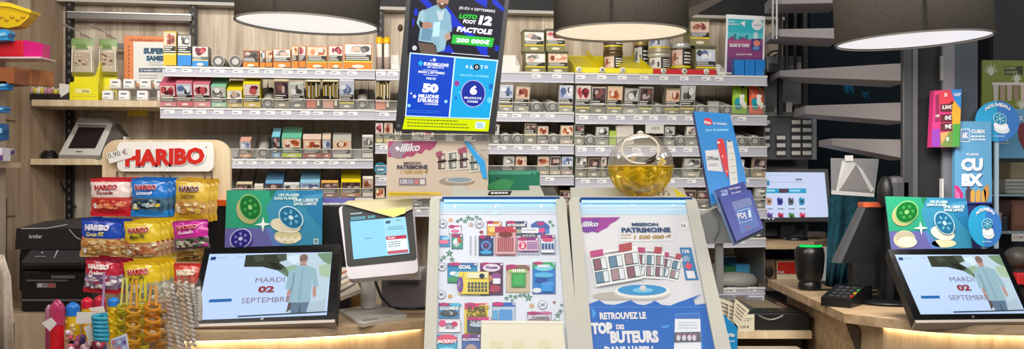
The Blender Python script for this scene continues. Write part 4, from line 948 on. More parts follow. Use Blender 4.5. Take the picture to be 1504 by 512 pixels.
for i in range(130):
    a = rr.uniform(0, 6.283); q_ = rr.uniform(0, 1)**.5*.92; z = rr.uniform(-.93, -.02 if rr.random() < .85 else .22)
    R_ = r*.9*math.sqrt(max(0, 1-z*z))*q_
    c = cB+Vector((R_*math.cos(a), R_*math.sin(a), z*r*.92))
    M = Matrix.Translation(c) @ Matrix.Rotation(rr.uniform(0, 6), 4, 'Z') @ Matrix.Rotation(rr.uniform(-1.2, 1.2), 4, 'X') @ Matrix.Rotation(rr.uniform(-.6, .6), 4, 'Y')
    if (c-cB).length > r*.86: continue
    k = MB(M); w = rr.uniform(.005, .011); h = rr.uniform(.004, .009)
    k.box((-w, -.0006, -h), (w, .0006, h), mat(cols[i % 8], .5)); 
    b = len(m.v); m.v += k.v; s_ = m.slot(k.mats[0])
    for f in k.f: m.f.append([b+x for x in f]); m.mi.append(s_); m.sm.append(False)
tag(m.build('folded_tickets'), 'heap of yellow folded paper tickets inside the clear ball', 'tickets', kind='stuff')

# ================================================================== BLUE LEAFLET DISPENSER
BLU = mat('#0f84cf', .35); DBL = mat('#152a8c', .35)
pL = Panel((1019, 163), (1072, 167), (1097, 268), (1045, 302), (2.50, 2.50, 2.44))
root = thing('leaflet_dispenser', 'tall blue leaflet and card dispenser standing right of the clear ball', 'dispenser', P(1075, 358, 2.42))
m = MB(); pL.slab(m, BLU, mat('#12306c', .4), .022); q = pL
q.poly(m, [(1034, 175), (1037, 173), (1044, 174.5), (1046, 178), (1045.5, 183), (1040, 184), (1035, 182)], mat('#d8283c'), 1)
q.text(m, 'Nita.', 1034.5, 181.5, 1044.5, 182.3, 4.6, WHITE, 2, .03); q.text(m, 'le compte', 1048, 183.5, 1068, 184.5, 4.8, WHITE, 2, .02)
q.text(m, 'pour économiser', 1037, 194, 1071, 193.5, 5.6, mat('#9fe2f6'), 2, .02)
q.poly(m, [(1035.5, 221), (1055, 219.5), (1062, 252), (1039, 250)], mat('#d8d9d8', .4), 1)
q.text(m, '2,99€/mois', 1039, 236, 1056, 236.5, 7.5, mat('#2c2c30'), 2, .02); q.lines(m, 1041, 240, 1056, 2, 2.4, mat('#8a8c90'), 2)
q.poly(m, [(1052, 207), (1055, 204), (1060, 203.5), (1063, 206), (1067, 226), (1070, 247), (1069, 262), (1063, 250), (1057, 228)], mat('#d3202c', .35), 3)
q.poly(m, [(1060, 229), (1062, 228), (1061, 232)], WHITE, 4); q.poly(m, [(1053.5, 208), (1057, 208), (1056, 211), (1053, 211)], WHITE, 4); q.poly(m, [(1066, 250), (1068, 251), (1067, 254)], WHITE, 4)
q.poly(m, [(1067, 207), (1075, 206.5), (1080, 232), (1084, 271), (1073, 279), (1069, 240)], mat('#d9d6cc', .4), 4)
for i in range(6): q.poly(m, [(1069+i*1.1, 216+i*9.5), (1076+i*1.3, 214.5+i*9.5), (1076+i*1.3, 215.2+i*9.5), (1069+i*1.1, 216.8+i*9.5)], mat('#8c8a84'), 5)
q.poly(m, [(1069, 206.7), (1073, 206.3), (1073.4, 208.2), (1069.3, 208.6)], BLACK, 5)
m.build('leaflet_board', root)
pD = Panel((1049, 279), (1093, 266), (1121, 338), (1079, 357), (2.42, 2.42, 2.38))
m = MB(); pD.slab(m, DBL, mat('#8cb6e6', .4), .03); q = pD
q.poly(m, [(1058, 280), (1068, 278), (1069, 286), (1060, 288)], mat('#a9bff0'), 1); q.text(m, 'FDJ', 1060, 286, 1067.5, 284.5, 5, DBL, 2, .03)
q.text(m, 'Votre support', 1071, 279.5, 1088, 276, 3.6, WHITE, 2, .03); q.text(m, 'de crédit', 1075, 285.5, 1088.5, 283, 3.6, WHITE, 2, .03)
hold = m.build('card_holder', root)
m = MB(); n = pD.n
pts = [pD.X(*a) for a in ((1055, 291), (1101, 281), (1120, 337), (1080, 356))]
f = [x+n*.016 for x in pts]
m.poly(f, mat('#1a34a0', .3))
for i in range(4): m.poly([f[i], f[(i+1) % 4], pts[(i+1) % 4], pts[i]], mat('#0f1f6c', .35))
def lift(x, y, k): return pD.X(x, y)+n*(.016+k*.0006)
m.poly([lift(x, y, 1) for x, y in ((1073, 299), (1100, 292), (1114, 334), (1087, 345))], mat('#3c62b8', .3))
m.poly([lift(x, y, 2) for x, y in ((1073, 299), (1100, 292), (1104, 303), (1077, 311))], mat('#6a7cb4', .3))
m.poly([lift(x, y, 2) for x, y in ((1081, 312), (1100, 307), (1103.5, 325), (1085, 330))], mat('#a9d4f6', .3))
m.poly([lift(x, y, 3) for x, y in ((1082, 313), (1099.3, 308.3), (1102.6, 324.2), (1085.6, 328.9))], mat('#2c5cb8', .3))
vs, fs = glyphs('FDJ', .03); a = lift(1084.5, 326.5, 4); b = lift(1096, 323.5, 4)-a; u = pD.upk*11
m.add([a+b*x+u*y for x, y in vs], fs, WHITE)
m.poly([lift(x, y, 4) for x, y in ((1097, 311), (1100, 310), (1102, 321), (1098, 322))], mat('#cfe6fa', .3))
m.poly([lift(x, y, 4) for x, y in ((1093, 336), (1100, 334), (1100.3, 335.5), (1093.5, 337.5))], mat('#b03a6a', .3))
m.build('card_pocket', hold)
m = MB(); m.prism([P(1030, 316, 2.47), P(1053, 304, 2.47), P(1082, 356, 2.47), P(1040, 358, 2.47), P(1033, 340, 2.47)], (0, .05, 0), mat('#8f8f8b', .45))
m.tube([P(1050, 311, 2.468), P(1056, 325, 2.466), P(1055, 340, 2.466), P(1049, 352, 2.466)], .0016, mat('#6a6a68'), 6)
m.box(P(1052, 357, 2.48), P(1060, 430, 2.50), mat('#8f8f8b', .45)); m.build('bracket', root)

# ================================================================== BIG ADVERT SCREEN
pS = Panel((602, -60), (754, -58), (726.5, 197), (580, 192), 2.62)
root = thing('advert_screen', 'large portrait lottery advert screen hanging between the lampshades', 'screen', pS.base())
m = MB(); pS.slab(m, mat('#17171a', .35), mat('#2a2a2e', .4), .035); 
q = pS
m.poly([q.X(x, y, 1) for x, y in ((583, 187), (588, 187), (588, 182), (584, 182))], mat('#4a4a4e'))
hous = m.build('screen_housing', root)
m = MB(); q = pS; S = 1.0
dk = E('#1b1a26', S); bl = E('#1030c8', S); w = E('#f4f6ff', S); cy = E('#1fb2ea', S); gr = E('#2fc23c', S)
q.poly(m, [(606, -54), (748, -52), (731, 90), (598, 79)], dk, 1)
for pts in ([(616, 0), (628, 0), (668, 40), (660, 46), (640, 24)], [(655, 6), (676, 34), (700, 55), (690, 55), (664, 36), (652, 16)], [(608, 14), (613, 12), (614, 22), (609, 24)], [(726, -4), (742, 14), (738, 17), (722, 4)], [(700, -10), (716, -2), (715, 12), (698, 2)], [(694, 60), (716, 66), (716, 82), (706, 80)], [(606, 28), (609, 28), (608, 38), (606, 38)], [(660, 66), (668, 78), (640, 76)], [(727, 66), (733, 68), (732, 76), (727, 74)]):
    q.poly(m, pts, bl, 2)
# man in a denim jacket
skin = E('#b98d78', S*.9); den = E('#8fb9cc', S*.9); den2 = E('#6f9ab4', S*.9); dkc = E('#2a2226', S)
q.poly(m, [(643, -12), (652, -14), (659, -8), (659, 4), (654, 12), (648, 13), (643, 8), (641, 0)], skin, 3)
q.poly(m, [(640, -8), (644, -16), (654, -17), (660, -10), (659, -4), (642, -4)], E('#4a3428', S), 4)
q.poly(m, [(643, 3), (648, 6), (656, 5), (657, 8), (653, 13), (647, 13)], E('#5a4034', S), 4); q.poly(m, [(646.5, 5.5), (652, 5.2), (650, 8)], E('#e8d8d0', S), 5)
q.poly(m, [(630, 12), (641, 7), (648, 14), (655, 12), (662, 22), (664, 46), (656, 50), (653, 74), (642, 77), (640, 66), (614, 64), (617, 42), (612, 34), (616, 18)], den, 3)
q.poly(m, [(612, 34), (616, 18), (622, 14), (625, 24), (620, 42)], E('#a4cad8', S*.9), 4)
q.poly(m, [(622, 40), (636, 44), (632, 60), (618, 58)], den2, 4); q.poly(m, [(646, 42), (658, 46), (654, 70), (645, 74)], E('#9cc4d4', S*.9), 4)
q.poly(m, [(641, 14), (648, 18), (653, 14), (650, 30), (644, 30)], E('#c9dce4', S*.9), 4)
q.poly(m, [(637, 33), (647, 32), (645, 54), (635, 54)], E('#bfe6ee', S), 5)
q.poly(m, [(614, 62), (638, 65), (642, 80), (618, 78)], E('#6a564e', S), 4); q.poly(m, [(614, 60), (637, 63.5), (637, 65.5), (614, 62.5)], dkc, 5)
q.poly(m, [(620, 34), (628, 32), (636, 35), (635, 40), (626, 43), (620, 40)], skin, 6); q.poly(m, [(616, 30), (622, 34), (620, 42), (616, 38)], dkc, 6)
q.poly(m, [(654, 50), (661, 48), (662, 57), (656, 60), (653, 56)], E('#c9a494', S), 6)
for i in range(4): q.poly(m, [(654, 51+i*2.1), (660, 50+i*2.1), (660, 50.6+i*2.1), (654, 51.6+i*2.1)], E('#8a6658', S), 7)
q.oval(m, 609, 70.5, 3.2, 3.4, w, 3); q.text(m, 'G', 607.5, 72.3, 610.5, 72.5, 3.6, dk, 4)
q.text(m, 'JEUDI 4 SEPTEMBRE', 674, 14.5, 727, 20, 5, w, 4, .01)
q.text(m, 'LOTO', 674, 27.2, 701, 29, 7, gr, 4, .07, .15); q.text(m, 'FOOT', 680, 34.2, 699, 36, 6, w, 4, .05, .12); q.text(m, '12', 702, 36, 722, 38.5, 14, w, 4, .07, .15)
q.text(m, 'PACTOLE', 670.5, 46.5, 723, 51.5, 8, w, 4, .06, .15)
q.poly(m, [(665, 51), (726, 56), (723, 69.5), (663, 64)], gr, 4); q.text(m, '200 000€', 669, 62, 719.5, 66, 7, w, 5, .05, .12)
q.poly(m, [(663, 77.6), (719, 82.2), (719, 83), (663, 78.4)], w, 4)
# lower panel
q.poly(m, [(602, 77), (732, 88), (719.5, 175.5), (595, 171)], E('#d4f0fa', S), 3)
q.poly(m, [(603.5, 79), (667.3, 84.6), (659, 171.8), (596.8, 169.2)], E('#1246c4', S), 4); q.poly(m, [(669.2, 85.2), (730, 90), (718.6, 173.2), (661, 172)], E('#1aa8e4', S), 4)
q.poly(m, [(595, 171.5), (719.5, 176), (717.5, 193), (591, 189.5)], E('#d7e600', S), 4)
q.lines(m, 598, 174.5, 690, 3, 4.6, E('#6c7a10', S), 5, 1.6, .035, .2)
q.poly(m, [(699, 178.5), (713, 179), (711.5, 189), (697.5, 188.5)], E('#d9ecf4', S), 5); q.lines(m, 701, 181, 710, 3, 2.4, E('#3c8ac0', S), 6)
q.poly(m, [(618, 88.5), (622, 93), (618, 97.5), (614, 93)], cy, 5)
def star(x, y, s_, l=5):
    q.poly(m, [(x+(s_ if k % 2 == 0 else s_*.42)*math.sin(k*.6283+.2), y-(s_ if k % 2 == 0 else s_*.42)*math.cos(k*.6283+.2)) for k in range(10)], w, l)
star(638, 88, 3.6); star(633, 89, 1.6); star(609, 141.5, 3.6); star(604, 137, 2)
q.text(m, 'EUROMILLIONS', 622.5, 96.2, 659, 98.6, 5, w, 5, .05); q.text(m, 'MY MILLION', 628, 99.8, 652, 101, 2.4, w, 5, .02)
q.text(m, 'MARDI 2 SEPTEMBRE', 614.5, 107, 653, 109.6, 3.6, w, 5, .03); q.poly(m, [(622, 102.2), (643, 103.6), (643, 104.2), (622, 102.8)], w, 5); q.poly(m, [(622, 109.4), (643, 110.8), (643, 111.4), (622, 110)], w, 5)
q.text(m, 'PRES DE', 626.5, 116.6, 640, 117.4, 3.2, w, 5, .03)
q.text(m, '50', 620, 135.8, 643.5, 137, 14, w, 5, .07); q.text(m, 'MILLIONS', 614.5, 143.4, 644.5, 145, 5.6, w, 5, .05); q.text(m, "D'EUROS", 613.5, 149.6, 644, 151.2, 5.6, w, 5, .05); q.text(m, 'A GAGNER', 623.5, 153.8, 644, 154.6, 2.8, w, 5, .03)
q.oval(m, 655, 149, 2.4, 2.4, E('#9fd8f4', S), 5); q.oval(m, 601, 155, 2.4, 2.4, E('#9fd8f4', S), 5); q.lines(m, 599, 161.5, 656, 2, 2.6, E('#3c7ce0', S), 5, .8, .03)
q.oval(m, 686, 98, 1.6, 2, w, 5)
for i, (x, c) in enumerate(((693, w), (700, w), (707.5, dk), (714, w))):
    if i == 1: q.oval(m, x, 98.6, 5, 4.6, E('#1f1f2a', S), 5)
    q.text(m, 'LOTO'[i], x-2.2, 101, x+2.2, 101.2, 5, w, 6, .04)
q.text(m, 'MERCREDI 3 SEPTEMBRE', 676, 111.6, 718, 114, 3, E('#8fe2fa', S), 5, .02)
q.oval(m, 695, 137.5, 18, 20, E('#c9c0ee', S), 5); q.oval(m, 695, 137.5, 17, 19, E('#1c2f9c', S), 6)
q.text(m, '6', 689.5, 139, 700.5, 139.6, 14, w, 7, .07); q.text(m, "MILLIONS D'€", 682, 145, 707, 146.2, 3.4, w, 7, .03); q.text(m, 'A GAGNER', 686, 150.4, 702, 151.2, 2.6, w, 7, .03); q.poly(m, [(687, 147.4), (702, 148.2), (702, 148.6), (687, 147.8)], w, 7)
q.oval(m, 671, 122.5, 3.6, 4, E('#a03a8c', S), 5); q.oval(m, 669.5, 144, 2, 2.4, E('#2a6cd0', S), 5); q.oval(m, 721, 127, 3.4, 4, E('#1a6cc4', S), 5); q.oval(m, 719, 147, 3.6, 4.4, E('#6ad0f0', S), 5); q.oval(m, 674.5, 136, 2, 2.2, E('#4ac4f0', S), 5)
m.build('display', root)
m = MB(); c = (pS.tl+pS.tr)/2; m.box((c.x-.03, c.y+.03, pS.U(.5, .4).z), (c.x+.03, c.y+.06, 2.62), DMETAL); m.build('ceiling_mount', root)
m = MB(); m.ball(pS.X(590.5, 40)+Vector((-.006, .012, 0)), (.007, .008, .01), mat('#5a4030', .4), 10); m.build('side_knob', hous)

# ================================================================== card sign behind the left case, green box
p, m, done = sheet('heritage_card', 'tan heritage mission card sign under the big advert screen', 'sign', (569, 205), (718, 207), (716, 291), (567, 291), 2.66, mat('#d5c3ae', .45), t=.004)
p.poly(m, [(570, 207), (643, 207.5), (638, 216), (631, 221), (625, 219), (619, 226), (612, 224), (606, 230), (598, 229), (592, 233), (586, 227), (570, 231)], mat('#b04a72', .4), 1)
p.poly(m, [(570, 219), (579, 207), (590, 207), (600, 219), (588, 233), (576, 230)], mat('#9a8492', .4), 2)
p.text(m, 'illiko', 587.5, 223, 617, 221.5, 12, WHITE, 3, .03, .25); p.poly(m, [(580, 217), (584, 214), (588, 219), (584, 222)], WHITE, 3)
p.text(m, 'MISSION', 593, 241.5, 618, 241.5, 4.4, mat('#6a5a58'), 3, .03); p.text(m, 'PATRIMOINE', 583, 248.5, 628, 248.3, 6.4, mat('#4a4450'), 3, .05); p.text(m, '1 500 000 €', 588, 255, 629.5, 254.5, 5.6, mat('#c09a4a'), 3, .03, .15)
p.rect(m, 586, 261, 626, 272, mat('#8a8088'), 2); p.text(m, '12%', 588, 269.5, 598, 269.5, 6, WHITE, 3, .03); p.poly(m, [(608, 267), (612, 263), (616, 267), (612, 271)], mat('#d87a7a'), 3); p.rect(m, 617, 263, 624, 270.5, mat('#d9d4d0'), 3); p.rect(m, 599, 263.5, 607, 270, mat('#a8a4b0'), 3)
p.poly(m, [(570, 281), (648, 282), (648, 286), (570, 288)], mat('#e6c43a'), 2); p.lines(m, 573, 284, 643, 1, 2, mat('#8c7a3a'), 3)
for j in range(2):
    for i in range(4):
        x = 642+i*16; y = 232+j*13-i*1.2 if i < 3 else 234+j*12
        p.poly(m, [(x-1, y-8), (x+14, y-10), (x+15, y+5), (x, y+7)], mat('#e6e0d2'), 2+i); p.poly(m, [(x+1, y-6), (x+12, y-7.5), (x+12.6, y+3), (x+1.6, y+4.5)], mat(('#7a5a54', '#6f7a6a', '#6a4a52', '#7a8a86')[i]), 3+i); p.poly(m, [(x+6, y-5), (x+11, y-5.6), (x+11.6, y+1), (x+6.4, y+2)], mat('#d4d0c4'), 4+i)
p.poly(m, [(640, 224), (648, 221), (652, 228), (642, 231)], mat('#a8506c'), 6); p.poly(m, [(672, 219), (684, 215), (687, 223), (674, 226)], mat('#a8506c'), 7)
p.oval(m, 671, 266, 26, 6.5, mat('#a39684'), 2); p.oval(m, 675, 264, 21, 4.6, mat('#d8cfc0'), 3); p.oval(m, 675, 263.6, 18, 3.4, mat('#8fa0ac'), 4)
p.poly(m, [(682, 207.5), (688, 207.5), (702, 226), (712, 236), (716, 262), (709, 261), (704, 243), (692, 224)], mat('#3aa8ee', .3), 8); p.poly(m, [(690, 207.5), (716, 209), (716, 236), (704, 224)], mat('#c4bcae'), 7); p.text(m, '15 €', 706, 222, 714, 222.3, 3, mat('#8a8078'), 8)
done()
m = MB(); d = 2.75; a = P(717, 250, d); b = P(793, 282, d)
m.box((a.x, d, b.z-.03), (b.x, d+.12, a.z), mat('#0e7a5a', .4), bev=.006); m.box((a.x+.002, d-.001, a.z-.012), (b.x-.012, d+.002, a.z-.004), mat('#4aa88a', .4))
m.poly([P(717, 270, d-.001), P(740, 262, d-.001), P(756, 266, d-.001), P(748, 278, d-.001), P(717, 278, d-.001)], mat('#3a9a5a', .4)); m.ball(P(731, 261, d-.001), .0025, BLACK, 8); m.ball(P(782, 255, d-.001), .0025, BLACK, 8)
m.box((a.x+.02, d+.02, zt), (b.x-.02, d+.1, b.z-.03), mat('#0c5c46', .5))
tag(m.build('green_box'), 'dark green box standing behind the left lottery case', 'box')
# ================================================================== LEFT COUNTER
ZC = 1.108
def onz(x, y, z): return P(x, y, (EYE-z)*F/(y-CY))
fp = [onz(150, 492, ZC), onz(265, 488, ZC), onz(350, 486.5, ZC), onz(430, 484, ZC), onz(500, 480.5, ZC), onz(565, 476, ZC), onz(622, 470.5, ZC)]
root = thing('left_counter', 'left curved oak till counter with a warm light under its top', 'counter', (fp[2].x, 2.7, 0))
bk = [Vector((fp[-1].x, 3.06, ZC)), Vector((fp[0].x, 3.06, ZC))]
m = MB(); m.prism(fp+bk, (0, 0, -.022), W_COUNTER); top_ = m.build('counter_top', root)
rec = [v+Vector((0, .035, -.022)) for v in fp]
bot = [Vector((v.x, v.y, 0)) for v in rec]
m = MB()
for i in range(len(rec)-1): m.poly([rec[i], rec[i+1], bot[i+1], bot[i]], W_FRONT)
e = Vector((fp[-1].x-.002, 3.06, ZC-.022)); m.poly([rec[-1], e, Vector((e.x, e.y, 0)), bot[-1]], W_FRONT)
m.build('counter_front', root)
m = MB()
for i in range(1, len(rec)-1):
    a = rec[i]+Vector((0, -.012, -.001)); b = rec[i+1]+Vector((-.01 if i == len(rec)-2 else 0, -.012, -.001)); m.prism([a, b, b+Vector((0, .008, 0)), a+Vector((0, .008, 0))], (0, 0, -.003), E('#ffe6b8', 22))
m.build('led_strip', top_)

# ---- monitor on the left counter
def scr_date(q, m, S, px):
    """office screen: date card left, walking man right. px maps sheet fractions to points"""
    w = E('#b6cdf2', S)
    U = lambda pts, c, l: q.upoly(m, pts, c, l)
    U([(0, 0), (1, 0), (1, 1), (0, 1)], w, 2)
    U([(.30, .03), (1, .01), (.985, .955), (.66, .955), (.72, .7), (.70, .45), (.60, .3), (.45, .225), (.30, .22)], E('#b4c9d6', S), 3)
    U([(.30, .03), (.58, .02), (.62, .08), (.58, .16), (.64, .24), (.70, .42), (.66, .40), (.58, .29), (.45, .225), (.30, .22)], E('#33382e', S), 4)
    U([(.54, .02), (.63, .02), (.64, .12), (.59, .15)], E('#4a5346', S), 5); U([(.36, .05), (.44, .04), (.46, .12), (.39, .15)], E('#454b3c', S), 5); U([(.48, .14), (.56, .17), (.62, .28), (.55, .26)], E('#23271f', S), 5); U([(.88, .02), (1, .01), (1, .22), (.94, .16), (.9, .08)], E('#6f8f72', S), 4)
    U([(.58, .26), (.70, .2), (.78, .24), (.74, .42), (.64, .42)], E('#8fae92', S), 4); U([(.9, .22), (1, .18), (1, .42), (.92, .38)], E('#a4bca0', S), 4)
    U([(.62, .08), (.72, .03), (.76, .14), (.7, .2)], E('#c9dcea', S), 4)
    U([(.66, .45), (.72, .48), (.77, .7), (.75, .85), (.68, .95), (.66, .95), (.71, .72)], E('#5a4c48', S), 4)
    U([(.76, .86), (.98, .75), (.985, .955), (.7, .955)], E('#a9bccb', S), 4)
    # man seen from behind
    q.upoly(m, [(.776+.034*math.cos(i*.524), .115+.085*math.sin(i*.524)) for i in range(12)], E('#b08a80', S), 6)
    q.upoly(m, [(.776+.034*math.cos(i*.524), .095+.06*math.sin(i*.524)) for i in range(12)], E('#7c6660', S), 7)
    U([(.755, .19), (.8, .19), (.81, .25), (.745, .25)], E('#a67e72', S), 6)
    U([(.742, .22), (.815, .22), (.885, .28), (.918, .55), (.876, .58), (.862, .43), (.866, .80), (.698, .80), (.706, .52), (.698, .60), (.658, .59), (.668, .33)], E('#8fb0bc', S), 8)
    U([(.77, .27), (.785, .27), (.79, .78), (.765, .78)], E('#84a4b2', S), 9); U([(.705, .35), (.722, .34), (.72, .6), (.712, .78)], E('#7594a4', S), 9)
    U([(.678, .60), (.70, .60), (.70, .76), (.684, .80), (.674, .72)], E('#b58a80', S), 8); U([(.874, .57), (.9, .56), (.905, .70), (.885, .74), (.875, .66)], E('#b58a80', S), 8)
    U([(.715, .80), (.857, .80), (.84, .955), (.72, .955)], E('#5f748a', S), 7); U([(.785, .83), (.792, .83), (.80, .955), (.78, .955)], E('#48586c', S), 8)
    # white disc over the left of the picture
    U([(.30, .22), (.45, .225), (.58, .29), (.66, .40), (.695, .55), (.70, .70), (.685, .955), (.25, .955), (.25, .22)], w, 5)
    def T(t, u0, v, u1, h, c, b=.01):
        vs, fs = glyphs(t, b, 0); a = q.U(u0, v, 10); bb = q.U(u1, v, 10)-a; uu = q.U(u0, v-h, 10)-a
        m.add([a+bb*x+uu*y for x, y in vs], fs, c)
    rd = E('#8c3a3c', S); gr_ = E('#7a6a74', S)
    T('MARDI', .415, .48, .645, .075, gr_, 0); T('02', .445, .64, .575, .105, rd, .05); T('SEPTEMBRE', .33, .79, .705, .08, gr_, 0)
    U([(.075, .705), (.385, .70), (.385, .745), (.07, .75)], E('#1f62a4', S), 4)
    U([(.02, .05), (.062, .05), (.058, .10), (.016, .10)], E('#1f3f74', S), 4); U([(.07, .065), (.14, .065), (.14, .075), (.07, .075)], E('#8aa4c4', S), 4); U([(.23, .05), (.28, .05), (.28, .06), (.23, .06)], E('#9fb4cc', S), 4)
    U([(.32, .965), (1, .945), (.995, .965), (.315, .985)], E('#2a3a40', S), 5)
def till(name, label, TL, TR, BR, BL, d, iTL, iTR, iBR, iBL, S, t=.045):
    q = Panel(TL, TR, BR, BL, d)
    root = thing(name, label, 'monitor', q.base()+Vector((0, .08, 0)))
    m = MB(); q.slab(m, mat('#0b0b0d', .18, coat=.4), mat('#1c1b1a', .4), t); bz = m.build('bezel', root)
    m = MB(); d1 = q.bl; d2 = q.br
    m.prism([q.U(0, .985, 3), q.U(1, .985, 3), q.U(1, 1.02, 3), q.U(0, 1.02, 3)], -q.n*t, mat('#b3aaa2', .35, .3)); m.build('lower_edge', root)
    q2 = Panel.__new__(Panel); q2.n = q.n; q2.tl = q.X(*iTL); q2.tr = q.X(*iTR); q2.bl = q.X(*iBL); q2.br = q.X(*iBR)
    m = MB(); scr_date(q2, m, S, None); m.build('display', root)
    m = MB(); c = q.U(.5, .95, 2); ux = (q.tr-q.tl).normalized()
    for s_ in (0, 1): m.add([c+ux*(-.003+.004*s_)+q.up*(-.002), c+ux*(-.0015+.004*s_)+q.up*(-.002), c+ux*(.0005+.004*s_)+q.up*.004, c+ux*(-.001+.004*s_)+q.up*.004], [[0, 1, 2, 3]], SILVER)
    m.build('maker_mark', bz)
    m = MB(); a = q.U(.35, .5)-q.n*t; b = q.U(.65, .5)-q.n*t; zb = max(ZC+.001, q.U(.5, 1.045).z)
    m.prism([a, b, Vector((b.x, b.y+.12, zb)), Vector((a.x, a.y+.12, zb))], (0, .02, 0), CHAR)
    m.build('rear_stand', root); return q, root
till('till_monitor', 'black till monitor with date page on the left oak counter', (301, 364), (500, 358), (492, 471), (276, 478), (2.64, 2.64, 2.50), (308, 373), (488, 370.3), (480, 462.5), (288, 470), 1.0)
# ---- black housing behind it with orange and violet top edges
m = MB(); d = 2.835
m.box(P(296, 301, d), P(514, 300, d)+Vector((0, .022, -(P(514, 300, d).z-ZC))), mat('#0c0c0e', .5), bev=.004)
root = thing('screen_back_panel', 'black upright panel with orange and violet edges behind the left till monitor', 'panel', (X(405, d), d, ZC)); m.build('panel_body', root)
m = MB(); m.box(P(298, 293.5, d-.005), P(335, 302, d-.005)+Vector((0, .027, 0)), mat('#e8601c', .45)); m.build('orange_edge', root)
m = MB(); m.box(P(472, 290.5, d-.005), P(519, 297.5, d-.005)+Vector((0, .027, 0)), mat('#6a66b0', .45)); m.build('violet_edge', root)

# ---- nicotine pouch posters (left and right): same print
def tinart(p, m, cx, cy, rx, ry, rot, top, rim, dark, l=3, side=None, dz=8):
    if side: p.oval(m, cx+side[0], cy+side[1], rx, ry, mat(side[2], .3), l, rot)
    p.oval(m, cx, cy, rx, ry, mat(rim, .3), l+1, rot); p.oval(m, cx, cy, rx*.9, ry*.9, mat(top, .3), l+2, rot)
    k = math.radians(rot)
    for i in range(6):
        a = i*1.047; x = rx*.5*math.cos(a); y = ry*.5*math.sin(a)
        p.oval(m, cx+x*math.cos(k)-y*math.sin(k), cy+x*math.sin(k)+y*math.cos(k), rx*.16, ry*.13, mat(dark, .3), l+3, rot+i*60, n=10)
    p.oval(m, cx, cy, rx*.2, ry*.2, mat(rim, .3), l+3, rot, n=10)
def nico(label, TL, TR, BR, BL, d, second):
    p, m, done = sheet('tin_poster', label, 'poster', TL, TR, BR, BL, d, mat('#2f9fae', .35), t=.003)
    c_ = p.base(); m.box((c_.x-.03, c_.y+.004, ZC), (c_.x+.03, c_.y+.03, c_.z+.03), mat('#2a3c54', .5))
    p.upoly(m, [(0, 0), (.52, 0), (.42, .3), (.46, .64), (0, .66)], mat('#2fa07a', .35), 1)
    p.upoly(m, [(.52, 0), (.42, .3), (.48, .62), (.62, 1), (1, 1), (1, .7), (.8, .3), (.72, 0)], mat('#3a8fb4', .35), 1)
    p.upoly(m, [(.72, 0), (1, 0), (1, .7), (.84, .36)], mat('#2a7fb0', .35), 2); p.upoly(m, [(.78, .1), (1, .05), (1, .12), (.86, .2)], mat('#4a9ac4', .35), 3)
    p.upoly(m, [(.44, .0), (.52, 0), (.46, .14)], mat('#1f7a60', .35), 2)
    p.upoly(m, [(0, .66), (.42, .66), (.5, 1), (0, 1)], mat('#6866a8', .35), 3)
    p.upoly(m, [(.5, 1), (.42, .66), (.46, .64), (.62, 1)], mat('#5a7ec0', .35), 3)
    def T(t, u0, v, u1, h):
        vs, fs = glyphs(t, .04, .1); a = p.U(u0, v, 6); b = p.U(u1, v, 6)-a; uu = p.U(u0, v-h, 6)-a
        m.add([a+b*x+uu*y for x, y in vs], fs, mat('#d8f0ee', .4))
    T('UN PLAISIR', .54, .105, .76, .05); T('SANS PLANER', .50, .165, .74, .05); T('UNE LIBERTE', .70, .20, .96, .055); T('SANS LIMITE', .70, .265, .94, .055)
    W = TR[0]-TL[0]; H = BL[1]-TL[1]; ox = TL[0]; oy = TL[1]
    p.upoly(m, [(.30, .60), (.375, .57), (.39, .46), (.405, .57), (.48, .59), (.405, .62), (.39, .74), (.375, .62)], mat('#eef8f4', .3), 6)
    return p, m, done, ox, oy, W, H
p, m, done, ox, oy, W, H = nico('green blue and violet tin poster standing behind the left till monitor', (333, 279), (474, 279.5), (473, 361), (330, 364), 2.80, False)
tinart(p, m, 368, 304, 16, 20, -24, '#12702c', '#8cc47a', '#3f9a4a', 4, (-4, 5, '#b9b47c'))
tinart(p, m, 354, 350, 17, 14, -35, '#2c2580', '#c4c8e8', '#7a80d0', 5, (2, 5, '#4a3c8c'))
p.oval(m, 423, 347, 20, 11, mat('#d8cf9f'), 4); 
for i in range(7): p.oval(m, 409+i*5, 350+(i % 2)*3, 3.2, 3, mat('#f0ead0'), 5, n=10)
p.oval(m, 420, 332, 22, 9, mat('#f2ecd2'), 6, 8); p.oval(m, 420, 329, 22, 9, mat('#e4d9b8'), 7, 8)
tinart(p, m, 428, 319, 20, 15, 38, '#1f6c98', '#c9e6ec', '#6ab4c8', 8, None)
p.rect(m, 461, 350, 468, 358, mat('#cfe0dc'), 4); p.rect(m, 462.5, 351.5, 466.5, 356.5, mat('#5a8a94'), 5)
done()
# ---- tablet till on its stand
q = Panel((497, 303), (606, 294), (614.5, 400), (511, 410), (2.70, 2.70, 2.60))
root = thing('tablet_till', 'white framed tablet till on a round post standing left of the lottery case', 'till', onz(540, 460, ZC))
WH = mat('#cfcad0', .3)
m = MB()
def rpoly(q, pts, r=5, l=0):
    out = []; n = len(pts)
    for i in range(n):
        a = Vector(pts[i-1]+(0,)); b = Vector(pts[i]+(0,)); c = Vector(pts[(i+1) % n]+(0,))
        u = (a-b).normalized()*r; v = (c-b).normalized()*r
        for t in (0, .25, .5, .75, 1): out.append(b+u*(1-t)**2+v*t**2)
    return [q.X(x.x, x.y, l) for x in out]
m.prism(rpoly(q, [(497, 303), (606, 294), (614.5, 400), (511, 410)], 7), -q.n*.03, WH); m.build('frame', root)
m = MB(); m.poly(rpoly(q, [(502, 302.5), (605, 295), (612.5, 381.5), (510, 392)], 5, 2), mat('#0c0c0e', .5)); bz = m.build('bezel', root)
m = MB(); S = .95; Q = lambda pts, c, l: q.poly(m, pts, c, l)
